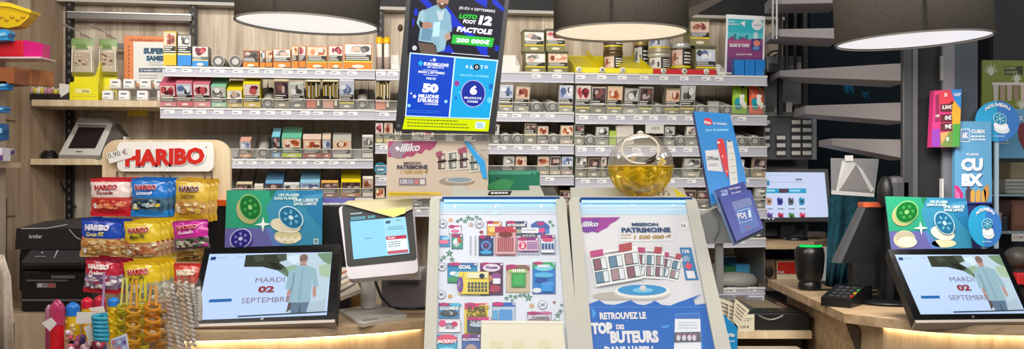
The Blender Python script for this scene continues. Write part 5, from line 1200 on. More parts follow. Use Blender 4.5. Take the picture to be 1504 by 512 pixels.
Q([(514.5, 325.5), (595.5, 318.5), (602, 372), (519.5, 381)], E('#8fd4f4', S), 4); Q([(563, 322), (595.5, 318.8), (602, 372), (568, 376)], E('#9fdcf6', S), 5)
Q([(514.5, 313.5), (532, 312), (532, 314), (514.7, 315.5)], E('#a9c4cc', S), 4); Q([(515, 319), (537, 317), (537.5, 322), (515.5, 324)], E('#5f97a8', S), 4); Q([(540, 317), (551, 316), (551.5, 320.5), (540.5, 321.5)], E('#5f97a8', S), 4)
Q([(567, 325), (574, 324.4), (573, 328.5), (566.5, 329)], E('#2f5a78', S), 6); Q([(582, 323.5), (589, 323), (589, 324), (582, 324.6)], E('#4a7a94', S), 6); Q([(570, 334), (592, 332), (592, 333), (570, 335)], E('#5a92ac', S), 6); Q([(569, 337), (594, 335), (594, 336), (569, 338)], E('#5a92ac', S), 6)
Q([(567, 348), (597, 345.5), (600, 371), (570, 374)], E('#e8f0f4', S), 6); Q([(567, 348), (597, 345.5), (597.5, 350.5), (567.6, 353)], E('#c0304c', S), 7); Q([(569.5, 369.5), (599.5, 366.5), (600, 371), (570, 374)], E('#c05a6c', S), 7)
q.text(m, 'PROMO', 570, 351.7, 581, 350.7, 2.4, E('#ffffff', S), 8); q.lines(m, 571, 356, 594, 3, 3.2, E('#4a6a7c', S), 8, 1, -.09); q.text(m, 'Bonjour', 537, 352, 547, 351.2, 2.4, E('#2f5a70', S), 6, .01)
m.build('display', bz)
nk = onz(541, 458, ZC); m = MB(); zt_ = q.X(541, 404).z
m.lathe([(.020, ZC+.012), (.0215, ZC+.02), (.0215, zt_+.02), (.0, zt_+.02)], (nk.x, nk.y, 0), mat('#c9c6c2', .3), 24)
m.prism([Vector((nk.x-.02, nk.y-.01, zt_+.01)), Vector((nk.x+.02, nk.y-.01, zt_+.01)), q.U(.6, .6)-q.n*.03, q.U(.4, .6)-q.n*.03], (0, .01, 0), mat('#b9b6b2', .35)); m.build('post', root)
m = MB(); zb = ZC+.010
m.prism([onz(497, 454, zb), onz(528, 474, zb), onz(532, 475, zb), onz(596, 463, zb), onz(598, 461, zb), onz(565, 447, zb), onz(552, 446, zb)], (0, 0, -.0095), mat('#c4beb6', .35))
m.poly([onz(x, y, zb+.0006) for x, y in ((531, 469), (554, 466), (556, 468), (533, 471.5))], mat('#8f8a84'))
a = onz(560, 467, zb+.0006); b = onz(575, 464.5, zb+.0006)-a; vs, fs = glyphs('Caddy', 0, .2); m.add([a+b*x+Vector((0, .02, 0))*y for x, y in vs], fs, mat('#6a6560'))
m.build('base_plate', root)
# yellow sheet over the tablet's top edge
m = MB(); k = q
m.prism([k.X(x, y, 12) for x, y in ((504, 300), (606, 293.5), (606, 308), (579, 321))], -k.n*.002, mat('#cbc196', .5))
m.poly([k.X(x, y, 13) for x, y in ((549, 311), (595, 306), (596, 314.5), (579, 320))], mat('#f0e47a', .5))
m.prism([k.X(504, 300, 12), k.X(606, 293.5, 12), k.X(606, 293.5, 12)+Vector((0, .05, .004)), k.X(508, 299, 12)+Vector((0, .05, .004))], (0, 0, -.002), mat('#cbc196', .5))
tag(m.build('paper_folder'), 'pale yellow paper folder laid over the top of the tablet till', 'folder')
# receipt printer, leaflets and cable behind the tablet
d = 2.86
root = thing('receipt_printer', 'grey receipt printer behind the tablet till beside the lottery case', 'printer', (X(592, d), d, ZC))
m = MB(); m.box((X(560, d), d, ZC), (X(622, d), d+.13, Z(404, d)), mat('#8f8790', .4), bev=.006); m.build('body', root)
m = MB(); m.box((X(556, d), d-.01, Z(411, d)), (X(620, d), d+.13, Z(397, d)), mat('#b9b4b8', .4), bev=.004); m.build('lid', root)
m = MB(); m.box((X(572, d), d-.014, Z(417, d)), (X(616, d), d-.002, Z(415, d)), CHAR); m.build('paper_slot', root)
p, m, done = sheet('leaflet_stack', 'small stack of white and brown leaflets left of the tablet post', 'leaflets', (497, 392), (512, 392), (530, 424), (499, 436), (2.80, 2.80, 2.74), mat('#e8ddd0', .5), t=.02)
for i in range(4): p.upoly(m, [(.05, .2+i*.2), (.9, .1+i*.2), (.9, .17+i*.2), (.05, .28+i*.2)], mat(('#c0592c', '#8f8a84', '#b9a07a', '#6a5648')[i]), 1)
done()
m = MB(); m.box((X(511, 2.9), 2.9, ZC), (X(532, 2.9), 2.96, ZC+.075), mat("#b08a4a", .6), bev=.003)
tag(m.build('small_carton'), 'small ochre carton behind the tablet till post', 'carton')
m = MB(); m.tube([P(549, 405, 2.66), P(553, 418, 2.68), P(560, 436, 2.72), onz(575, 452, ZC+.006), onz(600, 453, ZC+.006), onz(625, 452, ZC+.006)], .004, BLACK, 8)
tag(m.build('power_cable'), 'black cable curving from the tablet till across the left counter', 'cable')
# ================================================================== RIGHT COUNTER
fp = [onz(1128, 410, ZC), onz(1240, 460, ZC), onz(1300, 467, ZC), onz(1365, 473, ZC), onz(1430, 476.5, ZC), onz(1504, 478, ZC), onz(1580, 478, ZC)]
root = thing('right_counter', 'right oak till counter with a warm light under its curved front', 'counter', (fp[3].x, 3.0, 0))
bk = [Vector((fp[-1].x, 3.3, ZC)), Vector((fp[3].x, 3.45, ZC)), Vector((fp[0].x+.15, fp[0].y+.02, ZC))]
m = MB(); m.prism(fp+bk, (0, 0, -.026), W_COUNTER); top_ = m.build('counter_top', root)
rec = [fp[1]+Vector((.07, .06, -.026))]+[v+Vector((.01, .04, -.026)) for v in fp[2:]]
m = MB()
for i in range(len(rec)-1): m.poly([rec[i], rec[i+1], Vector((rec[i+1].x, rec[i+1].y, 0)), Vector((rec[i].x, rec[i].y, 0))], W_FRONT)
m.build('counter_front', root)
a = fp[0]+Vector((.07, 0, -.026)); b = fp[1]+Vector((.068, .058, -.026))
m = MB(); m.prism([a, b, Vector((b.x, b.y, 0)), Vector((a.x, a.y, 0))], (.02, .004, 0), W_COUNTER); m.build('counter_side', root)
m = MB(); dv = (b-a)
s0 = a+dv*.80+Vector((-.004, 0, -.002)); 
m.prism([s0, b+Vector((-.004, 0, -.03)), b+Vector((-.004, 0, -.12))], (.003, 0, 0), mat('#4a3a2c', .7)); m.build('notch_shade', root)  # dark triangle laid on the side as the shade of an open gap
m = MB()
for i in range(0, len(rec)-1):
    a = rec[i]+Vector((.01 if i == 0 else 0, -.014, -.001)); b = rec[i+1]+Vector((0, -.014, -.001)); m.prism([a, b, b+Vector((0, .008, 0)), a+Vector((0, .008, 0))], (0, 0, -.003), E('#ffe6b8', 22))
m.build('led_strip', top_)
till('till_monitor', 'black till monitor with pale date page on the right oak counter', (1304, 366), (1472, 364.5), (1518, 470), (1344, 472), (2.72, 2.72, 2.57), (1314, 374), (1467.5, 374), (1506, 460), (1352, 461.5), .92, t=.032)
# hand scanner in its cradle
c = onz(1189, 425, ZC); rS = 21*c.y/F
root = thing('barcode_scanner', 'black upright barcode scanner with green light on the right counter corner', 'scanner', c)
m = MB()
H = .152
m.lathe([(rS*.76, 0), (rS*.80, .004), (rS*.78, .022), (rS*.66, .030)], c, mat('#111113', .35), 28); m.build('base', root)
m = MB(); m.lathe([(rS*.66, .028), (rS*.84, .036), (rS*.95, .062), (rS*1.02, .10), (rS*1.02, .125), (rS*.95, .142), (rS*.70, .151), (0, .153)], c, mat('#151517', .3), 28); bd = m.build('body', root)
m = MB(); vs = []
m.tube([c+Vector((rS*.74*math.cos(a), rS*.74*math.sin(a), .1495)) for a in [math.pi*1.1+i*math.pi*.8/12 for i in range(13)]], .005, E('#10c050', 1.4), 8); m.build('green_light', bd)
m = MB(); m.tube([c+Vector((0, -rS*.72, .05)), c+Vector((.006, -rS*.85, .02)), c+Vector((.012, -rS*.9, .005)), c+Vector((.06, -rS*.6, .004)), c+Vector((.12, -.03, .004))], .003, BLACK, 8); m.build('lead', root)
# card terminal
M = Matrix.Translation(onz(1243, 446, ZC)) @ Matrix.Rotation(math.radians(-38), 4, 'Z')
root = thing('card_terminal', 'black card payment terminal lying on the right counter beside the scanner', 'terminal', M.translation)
m = MB(M); m.prism([(-.045, -.09, 0), (-.045, .10, 0), (-.045, .10, .05), (-.045, .04, .055), (-.045, -.09, .026)], (.09, 0, 0), mat('#131315', .35)); bd = m.build('body', root)
m = MB(M); sl = .029/.13
m.poly([(-.034, .035, .0555), (.034, .035, .0555), (.034, .09, .0512), (-.034, .09, .0512)], mat('#2a2e34', .15)); m.build('screen', bd)
m = MB(M)
for i in range(3):
    for j in range(4):
        y = -.078+j*.027; x = -.026+i*.02; z = .026+(y+.09)*sl
        m.box((x, y, z-.001), (x+.014, y+.017, z+.005), mat('#3c3c40', .4), bev=.002)
m.build('keypad', bd)
m = MB(M)
for i, cc in enumerate(('#a83232', '#b59a2a', '#2f8a3c')):
    m.box((.036, -.075+i*.03, .028+i*.006), (.043, -.058+i*.03, .036+i*.006), mat(cc, .4), bev=.0015)
m.build('function_keys', root)
m = MB(); c0 = onz(1310, 446, ZC)
m.lathe([(0, 0), (.10, 0), (.11, .004), (.1, .01), (0, .012)], c0+Vector((0, .04, 0)), mat('#121214', .4), 32); m.box(c0+Vector((-.02, .04, .01)), c0+Vector((.06, .07, .17)), mat('#121214', .4))
tag(m.build('monitor_foot'), 'round black stand foot beside the card terminal on the right counter', 'stand')
m = MB(); m.tube([onz(1262, 430, ZC+.004), onz(1285, 428, ZC+.004), onz(1310, 432, ZC+.004), onz(1330, 440, ZC+.004)], .004, BLACK, 8)
tag(m.build('power_cable'), 'black cable lying behind the card terminal on the right counter', 'cable')
# poster + badge on the right
p, m, done, ox, oy, W, H = nico('green blue and violet tin poster standing behind the right till monitor', (1300, 288), (1419, 291), (1428, 364), (1309, 366), 2.90, True)
tinart(p, m, 1331, 311, 16, 18, 55, '#12702c', '#8cc47a', '#3f9a4a', 4, (-4, 4, '#b9b47c'))
p.oval(m, 1328, 351, 16, 13, mat('#d8cfae'), 4); p.oval(m, 1328, 347, 14, 8, mat('#b9b29a'), 5); p.oval(m, 1332, 355, 14, 8, mat('#efe6c9'), 6)
p.oval(m, 1384, 342, 18, 10, mat('#e9e4d4'), 4, 15); p.oval(m, 1386, 357, 18, 6, mat('#e6dcb4'), 3)
tinart(p, m, 1386, 327, 19, 13, 55, '#1f6c98', '#b9dce2', '#6ab4c8', 8)
done()
BADGE = '#2f86c8'
def badge(label, cx, cy, rx, ry, rot, d):
    p = Panel((cx-rx, cy-ry), (cx+rx, cy-ry), (cx+rx, cy+ry), (cx-rx, cy+ry), d); m = MB(); k = math.radians(rot)
    pts = []
    for i in range(40):
        a = 2*math.pi*i/40; x = rx*math.cos(a); y = ry*math.sin(a); pts.append((cx+x*math.cos(k)-y*math.sin(k), cy+x*math.sin(k)+y*math.cos(k)))
    m.prism([p.X(*q_) for q_ in pts], -p.n*.003, mat('#2a9fd0', .35))
    p.poly(m, [(cx+(x-cx)*.99, cy+(y-cy)*.99) for x, y in pts if x > cx-2], mat('#3a78c4', .35), 1)
    txt = 'NOUVEAU'
    for i, ch in enumerate(txt):
        a = math.radians(-128+i*76/6); ex = cx+rx*.78*math.cos(a); ey = cy+ry*.78*math.sin(a); t = a+math.pi/2; w_ = rx*.10
        p.text(m, ch, ex-w_*math.cos(t), ey-w_*math.sin(t)+1.5, ex+w_*math.cos(t), ey+w_*math.sin(t)+1.5, ry*.17, WHITE, 3, .05)
    p.oval(m, cx+rx*.18, cy+ry*.38, rx*.36, ry*.22, mat('#d9e2ea'), 3, 10); p.oval(m, cx+rx*.14, cy+ry*.22, rx*.34, ry*.20, mat('#f0f4f6'), 4, 10)
    tinart(p, m, cx+rx*.08, cy-ry*.12, rx*.32, ry*.27, 30, '#1f86b0', '#bfe6ea', '#a9e0e6', 6)
    p.lines(m, cx-rx*.2, cy+ry*.70, cx+rx*.4, 1, 2, mat('#bfe0f0'), 4, 1.4)
    m.box((p.c.x-.006, p.c.y+.004, ZC), (p.c.x+.006, p.c.y+.012, p.c.z), mat('#9fb8c8', .4))
    tag(m.build('round_badge'), label, 'badge')
badge('round blue badge reading NOUVEAU beside the right tin poster', 1447, 332, 24, 31, -12, 2.86)
badge('round blue badge reading NOUVEAU on top of the tall light blue poster', 1465, 178, 32.5, 30, 8, 2.98)
# tall light blue poster
p, m, done = sheet('vape_poster', 'tall light blue vape poster with white lettering by the grey column', 'poster', (1403, 178), (1456, 178), (1457, 299), (1402, 299), 2.965, mat('#5f9fc9', .4), t=.02)
p.rect(m, 1411, 189, 1424, 208, mat('#e6eef4'), 1); p.rect(m, 1412, 190, 1423, 207, mat('#5f8fb9'), 2); p.text(m, '6K', 1413, 203, 1422, 203, 9, WHITE, 3, .04)
p.text(m, 'CUBIX', 1426, 195.5, 1447, 195.5, 5.4, WHITE, 2, .04); p.lines(m, 1426, 199, 1447, 2, 4.6, WHITE, 2, 2)
p.text(m, 'X-BAR', 1418, 228, 1438, 228, 3.4, WHITE, 2, .02)
for dx, dy, c, l in ((1, 1.4, mat('#3c6c94'), 2), (0, 0, mat('#eef3f7'), 3)):
    p.text(m, 'CU', 1411+dx, 251+dy, 1443+dx, 251+dy, 19, c, l, .06); p.text(m, 'BX', 1412+dx, 273+dy, 1443+dx, 273+dy, 18, c, l, .07)
p.poly(m, [(1402, 271), (1408, 274), (1414, 284), (1415, 297), (1402, 297)], mat('#c9307c'), 2); p.poly(m, [(1402, 276), (1409, 284), (1410, 297), (1404, 297)], mat('#e86aa8'), 3)
p.poly(m, [(1418, 280), (1422, 272), (1428, 280), (1430, 299), (1418, 299)], mat('#4a3c50'), 2)
for x in (1425, 1433, 1441): p.poly(m, [(x, 299), (x, 281), (x+5, 277), (x+7, 283), (x+6, 299)], mat('#d8a44c'), 3)
p.poly(m, [(1444, 276), (1451, 270), (1453, 285), (1447, 299)], mat('#c98a4a'), 3); p.rect(m, 1402.5, 296.5, 1457, 299, mat('#28308c'), 4); c_ = p.base(); m.box((c_.x-.05, c_.y+.004, ZC), (c_.x+.05, c_.y+.018, c_.z+.02), mat('#28306c', .5))
done()
p, m, done = sheet('vape_header', 'light blue vape header board behind the upper round badge', 'sign', (1452, 160), (1530, 160), (1530, 232), (1468, 232), 3.08, mat('#5c98bc', .4), t=.01)
p.text(m, 'BX', 1462, 206.5, 1481, 207, 9, mat('#e4eef4'), 2, .06); p.lines(m, 1462, 210, 1486, 1, 2, mat('#cfe0ea'), 2, 1.2); p.text(m, 'X', 1496, 177, 1504, 177, 7, mat('#d4e4ee'), 2, .05)
p.poly(m, [(1494, 185), (1501, 180), (1510, 182), (1512, 215), (1503, 219), (1496, 205)], mat('#7a2a34'), 2); done()
# colourful price leaflet box on the column
p, m, done = sheet('leaflet_box', 'tall pink orange and blue price leaflet box on the grey column', 'box', (1372, 133), (1412, 131), (1409, 216), (1368, 216), 2.95, mat('#d8347c', .4), t=.03)
p.poly(m, [(1379, 134), (1397, 133), (1400, 152), (1380, 152)], mat('#d83a4c'), 1); p.poly(m, [(1396, 131.5), (1412, 131), (1411, 160), (1402, 148)], mat('#2a86d0'), 2); p.poly(m, [(1396, 150), (1403, 148), (1411, 160), (1410, 190), (1399, 190)], mat('#e8a42c'), 1)
p.poly(m, [(1374, 140), (1379, 138), (1380, 178), (1373, 180)], mat('#8a1f50'), 1); p.poly(m, [(1369, 190), (1380, 188), (1381, 215), (1368, 216)], mat('#8a3aa8'), 1); p.poly(m, [(1381, 195), (1399, 192), (1399, 216), (1381, 215)], mat('#6a8a44'), 1); p.poly(m, [(1399, 182), (1410, 181), (1409, 215), (1399, 216)], mat('#4a9a44'), 2); p.poly(m, [(1381, 195), (1394, 193), (1383, 212)], mat('#e89a5c'), 2)
for y0, t in ((153, '3,50€'), (168, '0€'), (181, '9€')):
    p.poly(m, [(1381, y0), (1398, y0-1), (1398, y0+11), (1381, y0+11)], mat('#5a1f28'), 3); p.text(m, t, 1383 if len(t) > 3 else 1387, y0+8, 1397, y0+7.6, 6.5, WHITE, 4, .03)
p.text(m, '36', 1386, 142, 1391, 142, 6, WHITE, 3, .02); p.text(m, 'VAP', 1400, 141.5, 1410.5, 141, 5, WHITE, 4, .03); p.text(m, 'VAP', 1373, 172, 1379, 172, 4, WHITE, 4, .02); p.text(m, '8', 1389, 207, 1393, 207, 6, WHITE, 4, .02)
done()
# green plant poster
p, m, done = sheet('plant_poster', 'green plant poster with pale leaves behind the upper round badge', 'poster', (1443, 88), (1530, 89), (1530, 185), (1442, 182), 3.35, mat('#7f8f2e', .45), t=.01)
for (x, y, s) in ((1455, 107, 17), (1493, 118, 14), (1500, 156, 16)):
    for k in range(7):
        a = -2.9+k*.44; L = s*(1-.10*abs(k-3)); p.poly(m, [(x, y), (x+L*.5*math.cos(a-.16), y+L*.5*math.sin(a-.16)), (x+L*math.cos(a), y+L*math.sin(a)), (x+L*.5*math.cos(a+.16), y+L*.5*math.sin(a+.16))], mat('#d0d4b0'), 2)
    p.oval(m, x, y-2, 4, 6, mat('#dcdccc'), 3)
p.rect(m, 1475, 97, 1502, 110, mat('#2f3c14'), 1); p.text(m, 'SWEET', 1476, 102, 1493, 102, 4, mat('#b9c48a'), 3); p.text(m, 'LEAVES', 1476, 108, 1494, 108, 4, mat('#b9c48a'), 3)
for i in range(5): p.poly(m, [(1458+i*10, 122), (1466+i*10, 122), (1465+i*10, 148), (1459+i*10, 148)], mat(('#d8cfc4', '#b9a090', '#c9b8a8', '#a88a7c', '#d8c9b8')[i]), 4)
p.rect(m, 1456, 121, 1506, 125, mat('#e6ded8'), 5); done()
# right side cabinet: glass shelf with boxes
d = 3.2; xr = 1545
root = thing('side_cabinet', 'dark glazed side cabinet at the far right behind the till', 'cabinet', (X(1500, d), d+.15, 0))
m = MB(); m.box((X(1459, d+.3), d+.3, 0), (X(1570, d+.3), d+.33, 2.3), mat('#2f3036', .6)); m.build('back_panel', root)
m = MB(); m.box((X(1459, d+.02), d, Z(288, d)), (X(1570, d), d+.3, Z(285, d)), mat('#8fb0b4', .15)); m.build('shelf', root)
m = MB(); m.box((X(1459, d+.02), d, Z(343, d)), (X(1570, d), d+.3, Z(339, d)), mat('#8a9aa0', .2)); m.build('shelf', root)
zz1 = Z(285, d); zz2 = Z(339, d)
m = MB(); m.box((X(1477, d+.05), d+.05, zz1), (X(1520, d+.05), d+.2, Z(262, d+.05)), mat('#a4a49c', .5), bev=.008); m.box((X(1486, d+.05), d+.06, Z(262, d+.05)), (X(1520, d+.05), d+.18, Z(238, d+.05)), mat('#9a8f70', .6), bev=.006)
for i in range(3): m.box((X(1479, d+.05), d+.048, Z(268+i*5, d+.05)), (X(1518, d+.05), d+.051, Z(267+i*5, d+.05)), mat('#6c6c68'))
tag(m.build('display_machine'), 'small grey machine with tan top on the upper cabinet shelf at far right', 'machine')
m = MB(); m.box((X(1486, d+.03), d+.03, zz2), (X(1530, d+.03), d+.16, Z(293, d+.03)), mat('#6a4638', .6), bev=.003); m.box((X(1489, d+.03), d+.029, Z(330, d+.03)), (X(1525, d+.03), d+.0305, Z(300, d+.03)), mat('#7c5444', .6))
tag(m.build('brown_box'), 'brown box standing on the lower cabinet shelf at far right', 'box')
m = MB(); m.box((X(1462, d+.03), d+.04, zz2), (X(1474, d+.03), d+.12, Z(312, d+.03)), mat('#8f98a4', .4), bev=.004); m.box((X(1475, d+.03), d+.04, zz2), (X(1483, d+.03), d+.12, Z(318, d+.03)), mat('#2a2c34', .4), bev=.003)
tag(m.build('grey_carton'), 'small grey and black carton left of the brown box at far right', 'carton')
p, m, done = sheet('price_card', 'small white price card on the cabinet shelf edge below the brown box', 'card', (1486, 343), (1512, 343), (1512, 354), (1486, 354), d-.003, mat('#d9d4cc', .4), t=.002)
p.text(m, '11,90 €', 1489, 351, 1509, 351, 5, mat('#6a5a50'), 1, .02); done()
c = P(1497, 378, 2.95); m = MB(); m.ball(c, (.045, .045, .033), mat('#48443f', .5), 20); m.box((c.x-.02, c.y-.02, ZC), (c.x+.02, c.y+.02, c.z), mat('#33302c', .5))
tag(m.build('round_device'), 'dark grey rounded device behind the right till monitor', 'device')
m = MB(); a = P(1494, 401, 2.9); m.box(a, P(1525, 418, 2.9)+Vector((0, .05, 0)), mat('#c42a2a', .4), bev=.004); tag(m.build('red_carton'), 'small red carton at the right edge beside the right till monitor', 'carton')
# columns
m = MB(); m.box((X(1385, 3.0), 3.0, 0), (X(1402, 3.0), 3.015, 2.62), mat('#76767c', .55)); m.box((X(1402, 3.0), 3.0, 0), (X(1436, 3.0), 3.02, 2.62), mat('#39444e', .5)); m.box((X(1382, 3.0), 2.999, Z(118, 3.0)), (X(1385, 3.0), 3.01, Z(82, 3.0)), mat('#8c8c8c'))
struct(m.build('trim_6'))
m = MB(); m.box((X(1326, 3.0), 3.0, 0), (X(1345, 3.0), 3.02, 2.62), mat('#3c3d40', .45, .2), bev=.004); m.box((X(1340, 3.0), 2.995, 0), (X(1347, 3.0), 3.0, 2.62), mat('#5c5e60', .4, .3)); m.box((X(1347, 3.02), 3.02, 0), (X(1386, 3.02), 3.03, 2.62), mat('#141618', .7))
struct(m.build('trim_7'))
m = MB(); m.box((X(1384, 2.96), 2.96, ZC), (X(1386, 2.96), 2.98, Z(262, 2.96)), mat('#cfcfcf')); 
tag(m.build('white_rod'), 'thin white rod standing beside the tall light blue poster', 'rod')
# ---- rear shelving of grey boards
root = thing('grey_shelving', 'grey metal shelving with long slanting boards in the dark back room', 'shelving', (X(1230, 3.5), 3.6, 0))
GB = mat('#a9a3a6', .5, .1)
for i, (TL, TR, BR, BL, dd) in enumerate((((1137, 43), (1238, 41), (1238, 57), (1137, 53), (3.75, 3.45, 3.75)), ((1145, 103.5), (1337, 92), (1337, 119), (1145, 112), (3.85, 3.05, 3.85)),
                                         ((1183, 155), (1337, 150), (1337, 178.5), (1183, 167), (3.7, 3.05, 3.7)), ((1222, 203), (1337, 205), (1337, 234), (1222, 212.5), (3.55, 3.05, 3.55)), ((1137, -9), (1238, -12), (1238, 4), (1137, 6), (3.75, 3.45, 3.75)))):
    q = Panel(TL, TR, BR, BL, dd); m = MB(); m.prism([q.tl, q.tr, q.br, q.bl], (.02, .22, 0), GB); m.build('shelf_board', root)
for x, y0, y1, w_ in ((1147, -20, 112, 4), (1156, -20, 110, 3), (1169, -20, 108, 3), (1183, -20, 165, 5)):
    m = MB(); m.box((X(x-w_/2, 3.95), 3.95, Z(y1, 3.95)), (X(x+w_/2, 3.95), 3.97, Z(y0, 3.95)), mat('#17171a', .5)); m.build('upright_bar', root)
m = MB(); d = 3.7; m.tube([P(1135, -20, d), P(1135, 57, d), P(1141, 57, d), P(1141, -20, d)], .004, mat('#c9c9cc', .3, .3), 6); m.build('frame_rod', root)
m = MB(); d = 3.9; m.box((X(1144, d), d, Z(168, d)), (X(1150, d), d+.03, Z(110, d)), DMETAL); m.box((X(1180, d), d, Z(168, d)), (X(1187, d), d+.03, Z(60, d)), DMETAL); m.build('post', root)
# grey back panel and desk-top devices right of the rack
d = 4.15
m = MB(); m.box((X(1110, d), d, 0), (X(1187, d), d+.03, Z(100, d)), mat('#77787c', .6)); tag(m.build('partition_board'), 'plain grey back panel between the rack end and the slanting shelves', 'panel')
d = 4.0; root = thing('label_printer', 'grey label printer on a ledge just right of the vape poster', 'printer', P(1155, 108, d))
m = MB(); m.box(P(1126, 106, d), P(1187, 82, d)+Vector((0, .12, 0)), mat('#55585a', .5), bev=.008); m.build('body', root)
m = MB(); m.box(P(1129, 105, d-.004), P(1144, 93, d-.002), mat('#17181a', .4)); m.box(P(1150, 104, d-.004), P(1158, 90, d-.002), mat('#2f3336', .4)); m.build('dark_panel', root)
m = MB(); m.box(P(1170, 102, d-.004), P(1177, 92, d-.002), mat('#b9bcbc', .4)); m.box(P(1147, 99, d-.003), P(1166, 97, d-.001), mat('#a9acac', .4)); m.build('pale_sticker', root)
m = MB(); m.tube([P(1127, 82, d), P(1133, 76, d), P(1141, 74, d), P(1144, 79, d), P(1136, 82, d)], .004, BLACK, 6); m.build('cable_loop', root)
# drawer block
d = 4.0; root = thing('drawer_block', 'dark grey block of small labelled drawers right of the rack', 'drawers', P(1160, 235, d))
m = MB(); m.box(P(1122, 234, d), P(1198, 169, d)+Vector((0, .06, 0)), mat('#46464a', .5)); m.box(P(1193, 234, d-.004), P(1199, 172, d), mat('#8c8c90', .4)); m.box(P(1120, 171, d-.01), P(1199, 166, d+.06), mat('#5c5c58', .5)); m.build('casing', root)
for cx_, rows in ((1124, (0, 1, 2, 3)), (1147, (2, 3, 4)), (1169, (0, 1, 2, 3, 4)), (1185, (0, 1, 2, 3, 4))):
    for j in rows:
        y = 179.5+j*11.3; m = MB(); m.box(P(cx_-7, y+5, d-.008), P(cx_+7, y-5, d), mat('#2c2c30', .5)); m.box(P(cx_-6, y+2.5, d-.0095), P(cx_+6.5, y-3, d-.008), mat('#c9c8c4', .5)); m.build('drawer', root)
for x0, x1, y0, c, lb in ((1124, 1136, 155, '#2a2622', 'small black carton at the left on the drawer block'), (1137, 1149, 161, '#8f8f8c', 'low grey carton on the drawer block'), (1150, 1154, 150, '#1c1c1e', 'thin black box standing on the drawer block'), (1154.5, 1164, 149, '#b9b8b2', 'pale box standing on the drawer block'), (1166, 1190, 152, '#1f2022', 'dark hunched device on the drawer block')):
    m = MB(); m.box(P(x0, 166, d), P(x1, y0, d)+Vector((0, .05, 0)), mat(c, .5), bev=.006 if x0 < 1166 else .03); tag(m.build('small_box'), lb, 'box')
# rear monitor on its wooden shelf
d = 4.0
p, m, done = sheet('rear_monitor', '', 'monitor', (1108, 247), (1216, 248), (1222, 325), (1104, 326), (4.02, 4.02, 3.98), mat('#0c0c10', .3), t=.04)
q = p; S = .9; scr = E('#c9d6f4', S)
q.poly(m, [(1110, 252.5), (1211, 253), (1217, 318.5), (1106, 319.5)], scr, 1)
q.rect(m, 1112, 276.5, 1184, 283.5, E('#2f9fcc', S), 2); q.rect(m, 1144, 277, 1158, 283, E('#5a3a4c', S), 3); q.rect(m, 1126, 278.5, 1138, 281, E('#9fd8ea', S), 3); q.rect(m, 1160, 278.5, 1175, 281, E('#9fd8ea', S), 3)
q.rect(m, 1122, 265, 1130, 272.5, E('#2f86b4', S), 2); q.rect(m, 1168, 262, 1178, 265, E('#7a8aa0', S), 2); q.rect(m, 1132, 267, 1182, 267.8, E('#a4b4cc', S), 2); q.lines(m, 1124, 257, 1160, 1, 2, E('#a9b6cc', S), 2, .8)
cs = ('#b98a6a', '#3a3a9c', '#5a5f6c', '#2a8ab0', '#6a4aa0', '#c83a5c', '#4a8a4a', '#d84a6c')
for j in range(2):
    for i in range(4):
        x = 1125+i*16+j; y = 289+j*22; c = E(cs[j*4+i], S)
        q.poly(m, [(x, y+3), (x+3, y), (x+5, y+3), (x+8, y+1), (x+9, y+8), (x+7, y+12 if j == 0 else y+8), (x+1, y+12 if j == 0 else y+8)], c, 2); q.rect(m, x+3, y+5, x+6, y+8, E('#2a2030', S), 3)
        if j == 0: q.rect(m, x+1, y+17, x+10, y+18.2, E('#5a6478', S), 2)
for i in range(5): q.rect(m, 1110+i*6, 320.5, 1113+i*6, 322, E('#e8e8ea', S), 2)
o = m.build('rear_monitor'); tag(o, 'black computer monitor with online shop page behind the blue dispenser', 'monitor')
zsh = Z(352, 3.95)
m = MB(); c = P(1157, 330, 4.03); m.box((c.x-.03, c.y, zsh), (c.x+.03, c.y+.03, c.z+.05), BLACK); m.lathe([(0, 0), (.08, 0), (.085, .006), (0, .01)], (c.x, c.y+.02, zsh), BLACK, 24); tag(m.build('monitor_foot'), 'black stand foot under the rear monitor', 'stand')
m = MB(); m.prism([Vector((X(1124, 3.86), 3.86, zsh)), Vector((X(1196, 3.86), 3.86, zsh)), Vector((X(1220, 3.98), 3.98, zsh)), Vector((X(1222, 4.15), 4.15, zsh)), Vector((X(1124, 4.15), 4.15, zsh))], (0, 0, -.03), W_COUNTER)
m.box((X(1210, 4.05), 4.05, Z(411, 3.97)+.001), (X(1216, 4.05), 4.10, zsh-.03), mat('#2c2a28')); m.box((X(1130, 4.1), 4.1, Z(411, 3.97)+.001), (X(1136, 4.1), 4.13, zsh-.03), mat('#2c2a28'))
tag(m.build('desk_shelf'), 'small wooden desk shelf under the rear monitor', 'shelf')
c = Vector((X(1172, 3.92), 3.93, zsh)); m = MB(); m.ball(c+Vector((0, 0, .001)), (.045, .028, .022), mat('#1c1a1a', .3), 16); m.tube([c+Vector((.04, .01, .008)), c+Vector((.09, .03, .006)), c+Vector((.11, .08, .006))], .003, BLACK, 6)
tag(m.build('computer_mouse'), 'black computer mouse on the wooden desk shelf', 'mouse')
m = MB(); c = Vector((X(1205, 4.0), 4.03, zsh)); m.box((c.x-.05, c.y-.02, zsh), (c.x+.03, c.y+.05, zsh+.03), mat('#4a4540', .7), bev=.01); tag(m.build('cable_bundle'), 'dark bundled cloth at the right of the wooden desk shelf', 'bundle')
